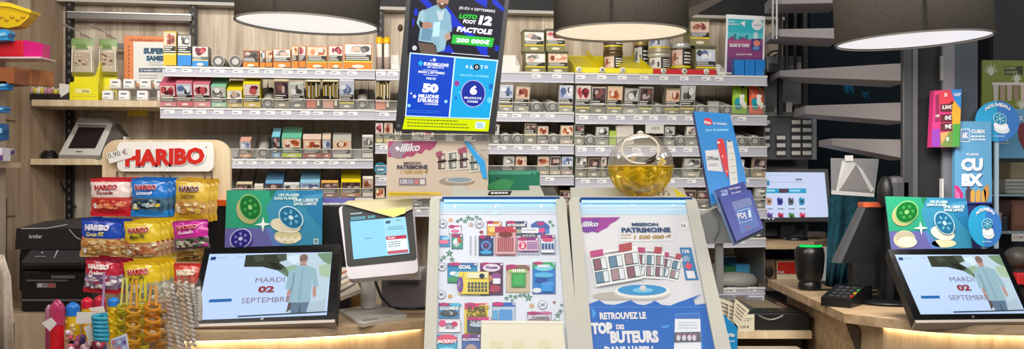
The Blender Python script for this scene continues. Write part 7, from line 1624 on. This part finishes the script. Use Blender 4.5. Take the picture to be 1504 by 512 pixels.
m = MB(); m.prism([P(-20, 231, d2), P(3, 236, d2), P(3, 217, d2), P(-20, 213, d2)], (0, .05, 0), mat('#e9e4ee', .4)); m.prism([P(3, 236, d2), P(22, 226, d2+.16), P(22, 218, d2+.16), P(3, 217, d2)], (-.02, .01, 0), mat('#f0ecf4', .4)); m.poly([P(-20, 231, d2-.001), P(3, 236, d2-.001), P(3, 228, d2-.001), P(-20, 224, d2-.001)], mat('#6a3a9c'))
m.poly([P(3.4, 235, d2-.002), P(21.6, 225.5, d2+.155), P(21.6, 219.5, d2+.155), P(3.4, 226, d2-.002)], mat('#6a3a9c')); tag(m.build('purple_box'), 'white box with purple printed edge at the left wall', 'box')
m = MB(); m.box((LWX+.001, 2.7, Z(246, 3.0)), (LWX+.17, 3.12, Z(238, 3.0)), W_SIDE); tag(m.build('side_shelf'), 'small wooden ledge on the left wall under the purple box', 'shelf')

# ================================================================== PRINTER AND CABINET
d = 3.12; zc_ = Z(459, d)
m = MB(); m.box((LWX, d-.02, 0), (X(140, d), 3.55, zc_), W_SIDE, bev=.003); m.box((X(24, d), d-.022, 0), (X(26, d), d-.019, zc_-.03), mat('#6a5442')); tag(m.build('low_cabinet'), 'low wooden cabinet under the black printer', 'cabinet')
root = thing('office_printer', 'black multifunction office printer on the low cabinet behind the sweets', 'printer', Vector((X(74, d), d+.2, zc_)))
BK = mat('#121214', .35); BK2 = mat('#1d1d20', .4)
m = MB(); m.box((X(26, d), d+.02, zc_), (X(130, d), d+.38, Z(398, d)), BK, bev=.008); m.box((X(18, d), d+.04, Z(430, d)), (X(30, d), d+.36, Z(372, d)), BK, bev=.01); m.build('paper_drawer_body', root)
m = MB(); m.box((X(22, d), d+.03, Z(398, d)), (X(134, d), d+.38, Z(364, d)), mat('#0c0c0e', .4), bev=.006); m.build('output_bay', root)
m = MB(); z1 = Z(366, d); z2 = Z(335, d)
m.prism([Vector((X(22, d), d, z1)), Vector((X(128, d), d, z1)), Vector((X(130, d), d, z2-.01)), Vector((X(120, d), d, z2)), Vector((X(24, d), d, z2))], (0, .38, 0), BK2)
m.prism([Vector((X(26, d), d, z2)), Vector((X(118, d), d, z2)), Vector((X(112, d), d+.10, z2+.028)), Vector((X(44, d), d+.10, z2+.018))], (0, .26, 0), mat('#3a3a3e', .45)); lid_ = m.build('scanner_lid', root)
m = MB(); m.tube([Vector((X(31, d), d-.001, z2-.001)), Vector((X(70, d), d-.001, z2)), Vector((X(99, d), d-.001, z2+.012))], .0025, mat('#a9a9ac', .3), 6); m.tube([Vector((X(102, d), d-.002, z2-.004)), Vector((X(112, d), d-.002, z2-.028)), Vector((X(119, d), d-.002, z2-.036))], .0022, mat('#8f8f92', .3), 6); m.build('trim_line', lid_)
k = Panel((22, 335), (128, 335), (128, 366), (22, 366), d-.001); m = MB(); k.text(m, 'brother', 43, 349.6, 62, 349.6, 6, mat('#b9b9bc'), 1, .03); m.build('maker_badge', lid_)
m = MB(); m.prism([Vector((X(46, d), d-.005, Z(367, d))), Vector((X(130, d), d-.005, Z(367, d))), Vector((X(126, d-.03), d-.06, Z(384, d-.03))), Vector((X(38, d-.03), d-.06, Z(384, d-.03)))], (0, .01, -.01), mat('#3c3c40', .35)); k2 = Panel((46, 367), (130, 367), (126, 384), (38, 384), (d-.006, d-.006, d-.0615))
k2.lines(m, 52, 376, 70, 1, 2, mat('#a4a4a8'), 2); k2.oval(m, 62, 371, 1.6, 1.2, mat('#b9b9bc'), 2, n=8); k2.poly(m, [(84, 367.5), (86, 367.5), (80, 379), (79, 379)], mat('#c9c9cc'), 2); m.build('control_panel', root)
m = MB()
for y0, x0, x1 in ((412, 36, 98), (441, 30, 120)):
    m.box((X(x0, d), d+.012, Z(y0+1.5, d)), (X(x1, d), d+.02, Z(y0-1.2, d)), mat('#6a6a6c', .35))
m.box((X(73, d), d+.01, Z(409, d)), (X(107, d), d+.02, Z(404.5, d)), mat('#8a8a8c', .35)); m.build('tray_edges', root)
k = Panel((50, 410), (90, 410), (90, 425), (50, 425), d+.0185); m = MB(); k.rect(m, 54, 415, 82, 422, mat('#8f8f92'), 1); k.rect(m, 70, 415.5, 81, 421.5, mat('#b05a5c'), 2); k.rect(m, 56, 416, 62, 421, mat('#c9c9cc'), 2); m.build('sticker', root)
m = MB(); m.box((X(28, d), d+.25, zc_-.002), (X(46, d), d+.3, zc_+.01), BLACK); m.build('foot', root)
cloth('hanging_cloth', 'pale beige cloth garment hanging at the lower left edge', [(-30, 368), (-30, 400), (-30, 450), (-30, 530)], [(6, 374), (16, 405), (19, 450), (21, 530)], 2.3, CLOTH, .015, 2.2)

# ================================================================== SWEETS BOARD
d = 2.86
root = thing('sweets_stand', 'wooden sweets stand with rounded top and red lettered white sign', 'stand', P(245, 470, d+.1))
rc = 24; pts = []
for cx_, cy_, a0 in ((150+rc, 205+rc, 180), (338-rc, 205+rc, 270)):
    for i in range(9):
        a = math.radians(a0+i*90/8); pts.append((cx_+rc*math.cos(a), cy_+rc*math.sin(a)))
pts += [(338, 455.5), (150, 455.5)]
m = MB(); m.prism([P(x, y, d) for x, y in pts], (0, .018, 0), W_BOARD); m.build('back_board', root)
ds = d-.02
def rrect(x0, y0, x1, y1, r):
    o = []
    for cx_, cy_, a0 in ((x1-r, y1-r, 0), (x0+r, y1-r, 90), (x0+r, y0+r, 180), (x1-r, y0+r, 270)):
        for i in range(7):
            a = math.radians(a0+i*15); o.append((cx_+r*math.cos(a), cy_+r*math.sin(a)))
    return o
m = MB(); m.prism([P(x, y, ds) for x, y in rrect(172, 208, 313, 251.5, 9)], (0, .012, 0), mat('#f2efe9', .35)); 
k = Panel((172, 208), (313, 208), (313, 252), (172, 252), ds-.0004)
k.text(m, 'HARIBO', 183, 247, 303.5, 243, 27.5, mat('#7f7f80', .4), 1, .07); k.text(m, 'HARIBO', 181.5, 246.2, 303, 242.2, 27.5, mat('#ffffff', .35), 2, .07); k.text(m, 'HARIBO', 184, 245, 301, 241, 25.5, mat('#d42a1e', .3), 4, .055)
k.oval(m, 303, 216, 1.3, 1.3, mat('#8a8a8a'), 2, n=8); sg = m.build('sign', root)
m = MB(); q = Panel((156, 225), (192, 216), (194, 231), (161, 240), ds-.004); q.slab(m, mat('#ece8e2', .5), None, .0012); q.text(m, '0,90 €', 160, 233.5, 188, 227, 9, mat('#4c4a48'), 1, .0); m.build('price_tag', sg)
for x in (172, 183, 240, 250, 301, 311):
    m = MB(); m.tube([P(x, 252, d-.0), P(x, 254, d-.03), P(x, 262, d-.10)], .0022, CHAR, 6); m.build('hook', root)
# ---- bags of sweets
def bag_at(x0, x1, y0, y1, d, roll, top, mid, bottom, blobs, title, sub, label, tcol='#c8281e', grp='sweet bags on the stand', win=(.16, .48), n=0, off=(.011, .016), third=None, tring=True, lblb=None):
    w_ = (x1-x0)*d/F; h = (y1-y0)*d/F; c = P((x0+x1)/2, y1, d)
    M = Matrix.Translation(c) @ Matrix.Rotation(roll, 4, 'Y'); m = MB(M); rr = random.Random(int(x0*3+y0))
    def th(u, v): return .013*(max(0, 1-abs(2*u-1)**2.6))*(max(0, math.sin(math.pi*min(1, max(0, (v-.06)/.86))))**.55)+.0007*math.sin(v*70+u*3)+.0012*math.sin(u*17+v*11)*math.sin(v*13+u*5)
    def Sf(u, v, s=-1, l=0):
        x = (u-.5)*w_*(1-.05*math.sin(math.pi*v)+.02*math.sin(v*23)); return Vector((x, s*(th(u, v)+l), v*h))
    NU, NV = 14, 22
    def col(v):
        if v > .93: return top
        if v > win[1]: return mid
        if v > win[0]: return bottom[1]
        return bottom[0]
    for s in (-1, 1):
        vs = [Sf(i/NU, j/NV, s) for j in range(NV+1) for i in range(NU+1)]; by = {}
        for j in range(NV):
            for i in range(NU):
                a = j*(NU+1)+i; f = [a, a+1, a+NU+2, a+NU+1]; by.setdefault(col((j+.5)/NV), []).append(f if s < 0 else f[::-1])
        b0 = len(m.v); first = True
        for cc, fs in by.items(): m.add(vs, fs, mat(cc, .22, 0, 0, .3), True)
    def dec(pts, cc, l): m.add([Sf(u, v, -1, .0008+l*.0005) for u, v in pts], [list(range(len(pts)))], mat(cc, .3))
    for i in range(38):
        u = rr.uniform(.1, .9); v = rr.uniform(win[0]+.05, win[1]-.05); a = rr.uniform(.06, .13); b = rr.uniform(.04, .075); ro = rr.uniform(0, 3)
        dec([(min(.97, max(.03, u+a*math.cos(t*.785)*math.cos(ro)-b*math.sin(t*.785)*math.sin(ro))), v+b*1.2*math.sin(t*.785)*math.cos(ro)*.8+a*.4*math.cos(t*.785)*math.sin(ro)) for t in range(8)], blobs[i % len(blobs)], 1+i*.12)
    if third: dec([(.0+.02, win[1]-.02), (.98, win[1]-.02), (.98, win[1]+.025), (.02, win[1]+.025)], third, 5)
    for i in range(3): # glints of the creased film, painted on as small triangles
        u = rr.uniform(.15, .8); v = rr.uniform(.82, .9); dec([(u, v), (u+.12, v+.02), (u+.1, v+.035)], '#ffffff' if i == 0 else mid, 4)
    if tring: dec([(.14+.055*math.cos(t*.524), win[0]+.12+.07*math.sin(t*.524)) for t in range(12)], '#e9e6d8', 6)
    def T(t, u0, v0, u1, hh, cc, l, bold, sh=0.0, slope=.02):
        vs, fs = glyphs(t, bold, sh); m.add([Sf(u0+(u1-u0)*a, v0+slope*a+hh*b, -1, .0014+l*.0005) for a, b in vs], fs, mat(cc, .3))
    T('HARIBO', .11, .685, .73, .155, '#ffffff', 5, .10); T('HARIBO', .12, .69, .72, .14, tcol, 6, .06)
    if sub: T(sub, .17, .545, .62, .11, sub_col.get(sub, '#ffffff'), 6, .03, .2)
    o = tag(m.build('sweet_bag', origin=c), label, 'bag', grp)
    for k_ in range(n):
        cc = o.copy(); COL.objects.link(cc); cc.location = o.location+Vector((off[0]*(k_+1), off[1]*(k_+1), .002*(k_+1))); cc['label'] = f'{lblb}, {ORD[k_+2]} from front'
    return o
sub_col = {'Tagada': '#8a1f2c', 'Schtroumpfs': '#ffffff', 'Goldbears': '#7a5a14', 'Croco PIK': '#f0e06a', 'Miami PIK': '#3a5a2a', 'Rotella': '#f0d4ea', 'Fraises': '#ffffff', 'Miami PIK': '#3a4a2a', 'Polka': '#8a5a1c'}
bag_at(133, 192, 262, 317, 2.74, 0.0, '#c42430', '#ead6d0', ('#cf1f2c', '#c63a34'), ['#e0564a', '#d83a2c', '#f08a5a', '#b8241e', '#f0a07a'], '', 'Tagada', 'red and white sweet bag at the front left of the top row', '#b01f2c', n=2, off=(.0105, .012), lblb='red and white sweet bag in the top row of the sweets stand')
bag_at(192, 247, 262, 318, 2.74, 0.02, '#1568bc', '#1f7ad0', ('#2a86d4', '#44687c'), ['#16283c', '#2a4a64', '#e6e4da', '#1c3450', '#d8c04a', '#8fb4c4'], '', 'Schtroumpfs', 'blue sweet bag at the front middle of the top row', '#ffffff' if False else '#a8242c', n=2, off=(.0105, .012), lblb='blue sweet bag in the top row of the sweets stand')
bag_at(255, 306, 263, 325, 2.74, 0.06, '#c49a2a', '#d8b23a', ('#cfa42e', '#c79a4c'), ['#d8b06a', '#b87a3a', '#e6d09a', '#a8642c', '#e0c04a'], '', 'Goldbears', 'gold sweet bag at the front right of the top row', '#5f1f16', n=2, off=(.0085, .012), lblb='gold sweet bag in the top row of the sweets stand')
bag_at(117, 178, 321, 378, 2.68, 0.05, '#123a9c', '#1a48b4', ('#c9a86a', '#c79a5c'), ['#d8b06a', '#e0c48a', '#c98a4a', '#e8cf9a', '#b87a3a'], '', 'Croco PIK', 'dark blue sweet bag at the front left of the middle row', '#d8d4e8', third='#d86a7a', win=(.06, .5), n=1, off=(.02, .014), lblb='dark blue sweet bag in the middle row of the sweets stand')
bag_at(184, 238, 324, 382, 2.68, -0.03, '#d8b81e', '#e2c424', ('#c9b03a', '#b98f6a'), ['#d8c09a', '#b86a4a', '#e8dcb4', '#c98a5c', '#9a5a3a'], '', 'Miami PIK', 'yellow sweet bag at the front middle of the middle row', '#a8281e', third='#b0343c', win=(.10, .46), n=3, off=(.0085, .014), lblb='yellow sweet bag in the middle row of the sweets stand')
bag_at(256, 309, 323, 366, 2.68, -0.08, '#b01f84', '#c8289a', ('#5a4a44', '#6a6058'), ['#2c2420', '#e6dccb', '#c83a9c', '#4a3c34', '#d8d0bc', '#3aa06a'], '', 'Rotella', 'magenta sweet bag at the front right of the middle row', '#a8182c', win=(.06, .42))
bag_at(259, 300, 363, 384, 2.72, 0.02, '#c83a8c', '#b08a3c', ('#a8802c', '#8f6a2c'), ['#6a4a1c', '#c9a44c', '#4a3418', '#d8b85c'], '', None, 'gold bag end showing below the magenta sweet bag', '#b08a3c', tring=False)
bag_at(122, 174, 380, 430, 2.62, 0.08, '#8a1830', '#c0203c', ('#b82434', '#8a7a9c'), ['#f0e8ec', '#b0a4c4', '#e8d8e0', '#7a5a8c', '#f6f2f4', '#a83a5c'], '', 'Fraises', 'crimson sweet bag at the front left of the bottom row', '#f0d8d4', win=(.12, .56), n=2, off=(.011, .014), lblb='crimson sweet bag in the bottom row of the sweets stand')
bag_at(184, 238, 384, 446, 2.62, -0.04, '#d8b018', '#e8c81e', ('#c9c0a0', '#a8a890'), ['#d8d8c4', '#8aa47a', '#e8e4d0', '#b8b49a', '#4a6a5a'], '', 'Miami PIK', 'yellow sweet bag with pale window at the front of the bottom row', '#c02a2a', win=(.08, .48), n=3, off=(.0085, .014), lblb='yellow sweet bag in the bottom row of the sweets stand')
bag_at(255, 301, 386, 444, 2.62, 0.0, '#c8302c', '#d84a34', ('#7a6a4a', '#8a7a54'), ['#4a3c24', '#c9b48a', '#e0d4b0', '#6a5434', '#2c2418'], '', 'Polka', 'red and amber sweet bag at the front right of the bottom row', '#f0e0c0', third='#d8a83a', win=(.10, .52))
m = MB(); m.box(P(255, 470, 2.63)*1, P(300, 384, 2.63)+Vector((0, 0, 0)), mat('#000000')) if False else None

# ================================================================== LOOSE SWEETS AT THE COUNTER FRONT
d = 2.40; zt2 = Z(535, d)
m = MB(); m.box((X(50, d), d-.22, zt2-.02), (X(300, d), d+.04, zt2), CLEAR); m.box((X(50, d), d-.22, zt2), (X(300, d), d-.217, zt2+.03), CLEAR)
m.box((X(55, d), d-.2, 0), (X(295, d), d+.02, zt2-.02), W_SIDE); tag(m.build('sweets_tray'), 'clear tray on a wooden plinth holding the tall loose sweets', 'tray')
def tube_sweet(x, y0, r, d, body, cap, capy, label, lean=0.0, bubbles=None):
    w_ = r*d/F; c = P(x, 535, d); zc0 = zt2; z1 = Z(y0, d); zcap = Z(capy, d)
    root = thing('sweet_tube', label, 'sweets', Vector((c.x, d, zc0))); lx = lambda z: lean*(z-zc0)
    m = MB(); m.tube([Vector((c.x+lx(z), d, z)) for z in (zc0, zc0+.01, (zc0+zcap)/2, zcap)], w_, body, 16); m.build('tube_body', root)
    m = MB(); n = 8; zs = [zcap+(z1-zcap)*i/n for i in range(n+1)]
    m.tube([Vector((c.x+lx(z), d, z)) for z in zs], w_, cap, 16, False, [w_*1.04*(1 if i < n-3 else math.cos((i-(n-3))/3*1.35)) for i in range(n+1)]); m.build('cap', root)
    if bubbles:
        m = MB()
        for i in range(bubbles[1]):
            a = i*2.4; z = zc0+(zcap-zc0)*((i+.5)/bubbles[1]); m.ball((c.x+lx(z)+w_*.75*math.cos(a), d-abs(w_*.75*math.sin(a)), z), w_*.5, mat(bubbles[0], .25), 8)
        m.build('sweet_beads', root)
PK = clear('pink_film', '#d84a7c', .55, .5, .1, '#f0a0b8')
tube_sweet(84, 439, 10.5, 2.30, mat('#d01420', .25), PK, 477, 'tall red sweet tube with pink film top at the left of the tray')
tube_sweet(72, 447, 5, 2.36, mat('#a83a64', .3), mat('#b87a9c', .3), 470, 'thin purple sweet tube beside the tall red tube')
tube_sweet(107, 443, 9.5, 2.32, mat('#e6bc1a', .25), mat('#1f7ad4', .25), 463, 'yellow sweet tube with bright blue cap next to the red tube', bubbles=('#e0c87a', 14))
tube_sweet(128, 436, 8, 2.36, mat('#e2b21c', .25), mat('#d8203a', .25), 452, 'yellow sweet tube with red cap left of the white price card')
tube_sweet(147, 433, 8, 2.38, mat('#d89a2c', .25), mat('#d02a44', .25), 452, 'amber sweet tube with red cap behind the white price card')
tube_sweet(167, 436, 8, 2.36, mat('#e0b414', .25), mat('#2a86dc', .25), 449, 'yellow beaded sweet tube with blue cap right of the price card', bubbles=('#e2c21c', 26))
for pts, dd, lb in ((((113, 458), (158, 458.5), (155, 475), (111, 475)), 2.24, 'rectangular blank white price card in front of the sweet tubes'), (((61, 474), (75, 466), (83, 475), (73, 486)), 2.24, 'tilted blank white price tag left of the red sweet tube'), (((130, 452), (152, 449), (154, 458), (134, 457)), 2.27, 'small white folded tag above the rectangular price card'), (((123, 480), (132, 476), (139, 500), (131, 503)), 2.22, 'narrow white slip among the sweets below the price card')):
    m = MB(); m.prism([P(x, y, dd) for x, y in pts], (0, .0016, 0), mat('#e6e0d8', .45)); tag(m.build('price_tag'), lb, 'tag')
root = thing('picture_card', 'small lilac picture card at the foot of the sweets', 'card', P(182, 530, 2.22))
q = Panel((162, 498), (186, 489), (192, 530), (166, 530), 2.22); m = MB(); q.slab(m, mat('#e4e2ec', .4), None, .0015); q.upoly(m, [(.08, .08), (.92, .08), (.92, .95), (.08, .95)], mat('#9aa4cc'), 1)
for i in range(9): q.oval(m, 167+(i % 3)*8, 502+(i//3)*8, 3, 3, mat(('#d8788c', '#c9d4ec', '#6a5a9c', '#e0a48c')[i % 4]), 2, n=8)
m.build('card_face', root)
# spiral and chain sweets on strings
def sweetm(col):
    k = 'jelly_'+col.lstrip('#')
    if k in bpy.data.materials: return bpy.data.materials[k]
    m_ = mat(col, .2, 0, 0, .5).copy(); m_.name = k; b_ = m_.node_tree.nodes['Principled BSDF']; b_.inputs['Transmission Weight'].default_value = .45; b_.inputs['IOR'].default_value = 1.2
    return m_
def chain(x, y0, y1, d, rx, col, label, n, straw=None, straw_top=410):
    root = thing('ring_sweet', label, 'sweets', P(x, y1, d)); mt = sweetm(col); m = MB(); w_ = rx*d/F; z0 = Z(y1, d); z1 = Z(y0, d); st = (z1-z0)/n
    for i in range(n):
        c = Vector((X(x, d), d, z0+(i+.5)*st)); R = Matrix.Rotation(.5 if i % 2 else -.5, 3, 'X') @ Matrix.Rotation((.3 if i % 2 else -.3), 3, 'Y')
        m.tube([c+R @ Vector((w_*math.cos(a), w_*.8*math.sin(a), 0)) for a in [k*.393 for k in range(16)]], w_*.30, mt, 8, True)
    m.build('ring_stack', root)
    if straw:
        m = MB()
        for sx in (-.55, .55): m.tube([Vector((X(x, d)+sx*w_, d, z1-.004)), Vector((X(x, d)+sx*w_*.8, d+.004, (z1+Z(straw_top, d))/2)), Vector((X(x, d)+sx*w_*.5, d+.006, Z(straw_top, d)))], w_*.22, mat(straw, .25), 8)
        m.build('straw', root)
chain(182, 446, 500, 2.34, 8, '#d2c822', 'green yellow ring sweet on two pale straws right of the beaded tube', 6, '#d8d86a', 408)
chain(196, 450, 512, 2.32, 9, '#e8b02a', 'amber ring sweet on two amber straws, second of the ring sweets', 6, '#e8a83a', 410)
chain(209, 440, 520, 2.34, 8, '#e2d42a', 'yellow ring sweet on two yellow straws, third of the ring sweets', 8, '#e6d832', 410)
chain(224, 446, 500, 2.32, 10, '#eaa228', 'deep amber ring sweet hanging beside the white rope sweets', 6, '#e0a050', 418)
chain(238, 456, 510, 2.36, 8, '#d8a03c', 'light amber ring sweet nearest the white rope sweets', 7)
chain(174, 446, 496, 2.38, 8, '#d8b81a', 'golden ring sweet behind the beaded yellow tube', 6)
m = MB(); dd = 2.20; mt = mat('#2f9cb8', .25); pts = []
for i in range(60):
    t = i/59; a = t*6*6.283; pts.append(P(146+9*math.cos(a)+3*t, 462+36*t, dd)+Vector((0, .013*math.sin(a), 0)))
m.tube(pts, .0052, mt, 8); tag(m.build('spiral_sweet'), 'teal spiral sweet in front of the white price card', 'sweets')
m = MB(); m.tube([P(150, 496, 2.22), P(156, 500, 2.22), P(159, 510, 2.22), P(157, 535, 2.22)], .004, mat('#b9a0a8', .3), 8); tag(m.build('straw'), 'short pale bent straw below the teal spiral sweet', 'straw')
m = MB(); m.tube([P(153, 400, 2.5), P(152, 430, 2.36), P(150, 462, 2.3)], .003, mat('#9a7aa8', .2), 8); tag(m.build('straw'), 'thin mauve straw rising above the white price card', 'straw')
for i, (x, y, c) in enumerate(((100, 492, '#c9a07a'), (118, 500, '#b0607c'), (140, 500, '#7a2f4c'), (150, 506, '#3a4a8c'), (128, 508, '#d8b0b8'), (108, 508, '#6a4a9c'))):
    m = MB(); rr = random.Random(i)
    for k in range(7): m.ball(P(x+rr.uniform(-5, 5), y+rr.uniform(-5, 6), 2.27+rr.uniform(-.01, .01)), rr.uniform(.005, .008), mat(rr.choice([c, '#e6d4d8', c, '#4a3a6c', '#d8506a']), .3), 8)
    m.prism([P(x-7, y-8, 2.30), P(x+7, y-9, 2.30), P(x+8, y+24, 2.30), P(x-8, y+24, 2.30)], (0, .003, 0), mat(c, .35)); tag(m.build('sweet_sachet'), ('tan', 'rose', 'dark plum', 'navy', 'pale pink', 'violet')[i]+' sachet of small sweets at the foot of the tray', 'sachet')
# white twisted rope sweets in film
for i, (xa, ya, xb, yb) in enumerate(((228, 424, 252, 515), (240, 416, 262, 512), (252, 418, 268, 515), (262, 412, 276, 515), (272, 414, 283, 508), (282, 418, 287, 480), (246, 430, 246, 520), (291, 422, 291, 470))):
    root = thing('rope_sweet', f'white twisted rope sweet in clear film, {ORD[i+1]} of the bundle left of the till monitor', 'sweets', P(xb, yb, 2.40), 'white rope sweets'); m = MB(); n = 60; dd = 2.36+.012*(i % 3)
    for s in (0, math.pi):
        pts = []
        for k in range(n*2+1):
            t = k/(n*2); a = t*n*.75+s; pts.append(P(xa+(xb-xa)*t+3*math.sin(t*2.4), ya+(yb-ya)*t, dd)+Vector((.0026*math.cos(a*2), .0026*math.sin(a*2), 0)))
        m.tube(pts, .0040, mat('#f6f0e6' if i % 3 else '#ecd6c0', .3), 5)
    m.build('rope', root)
    m = MB(); m.tube([P(xa+(xb-xa)*t, ya-14+(yb-ya+14)*t, dd) for t in (0, .12, .3, .6, 1)], 0.0095, FILM, 8, False, [.003, .008, .0095, .0095, .009]); m.build('film', root)

# ================================================================== LAMPS
lamps = []
def lamp(x, hw, yc, d, tilt, disc, es, label):
    r = hw*d/F; c = P(x, yc, d); M = Matrix.Translation(c) @ Matrix.Rotation(tilt, 4, 'Y')
    root = thing('pendant_lamp', label, 'lamp', c, 'round drum pendant lamps')
    m = MB(M); H = .26; O = (0, 0, 0)
    m.lathe([(r-.003, .004), (r-.003, H), (r, H), (r, 0), (r-.003, 0), (r-.003, .004)], O, SHADE, 64)
    m.lathe([(0, H-.004), (r-.003, H-.004)], O, SHADE, 32); sh_ = m.build('lamp_shade', root)
    m = MB(M); m.lathe([(r+.0006, .0), (r+.0006, .004), (r-.004, .004), (r-.004, .0)], O, mat('#8a8378', .5), 64); m.build('bottom_hem', sh_)
    m = MB(M); m.lathe([(0, .006), (r-.004, .006)], O, E(disc, es), 48); m.build('diffuser', sh_)
    lamps.append((c, r))
    m = MB(); m.tube([c+Vector((H*math.sin(tilt), 0, H)), Vector((c.x+.03*tilt, c.y, 2.62))], .004, BLACK, 8); m.build('cord', root)
    m = MB(M); a = math.radians(-105); m.lathe([(r+.0008, .004), (r+.0008, H)], O, mat('#35312d', .9), 2, None, True, a, a+.05); m.build('seam', sh_)
lamp(451.5, 104.5, 37, 2.64, .045, '#f0ece6', 1.0, 'charcoal drum pendant lamp with white diffuser, left of the advert screen')
lamp(911.5, 98.5, 49.5, 2.82, .0, '#f2e0c0', 1.0, 'charcoal drum pendant lamp with warm cream diffuser, right of the advert screen')
lamp(1341, 109.5, 61, 2.55, -.045, '#eeebef', 1.0, 'charcoal drum pendant lamp with white diffuser above the grey columns')
# ================================================================== LIGHT
def area(name, loc, target, sx, sy, power, col, spread=math.pi):
    L = bpy.data.lights.new(name, 'AREA'); L.shape = 'RECTANGLE'; L.size = sx; L.size_y = sy; L.energy = power; L.color = col
    o = bpy.data.objects.new(name, L); COL.objects.link(o); o.location = loc
    L.spread = spread
    o.rotation_euler = (Vector(target)-Vector(loc)).to_track_quat('-Z', 'Y').to_euler(); return o
area('ceiling_area_light', (-.6, 1.6, 2.58), (-.3, 3.6, 1.3), 2.0, .5, 36, (1, .95, .88))
area('ceiling_area_light', (.5, .2, 2.58), (.2, 3.0, 1.2), 2.2, .8, 46, (1, .96, .92))
area('rack_top_light', (-.2, 2.6, 2.57), (-.1, 3.9, 1.5), 2.6, .15, 12, (1, .95, .86), math.radians(95))
for pts in ((fp_l[1:], 5), (fp_r[1:], 5)) if False else (): pass
for i, (c, r) in enumerate(lamps):
    L = bpy.data.lights.new('lamp_glow', 'AREA'); L.shape = 'DISK'; L.size = r*1.8; L.energy = (2, 2, 9)[i]; L.color = (1, .93, .84)
    o = bpy.data.objects.new('lamp_glow', L); COL.objects.link(o); o.location = c+Vector((0, 0, -.015))
w = bpy.data.worlds.new('world'); SC.world = w; w.use_nodes = True
bg = w.node_tree.nodes['Background']; bg.inputs['Color'].default_value = (.75, .82, 1, 1); bg.inputs['Strength'].default_value = .26
area('ceiling_area_light', (2.3, 1.4, 2.58), (1.5, 3.0, 1.3), .9, .6, 16, (1, .96, .92))  # unseen extra light, added to brighten the right till and its signs
SC.cycles.transparent_max_bounces = 32
SC.view_settings.view_transform = 'Standard'; SC.view_settings.look = 'None'; SC.view_settings.exposure = 0.0; SC.view_settings.gamma = 1.0
SC.view_settings.use_curve_mapping = False
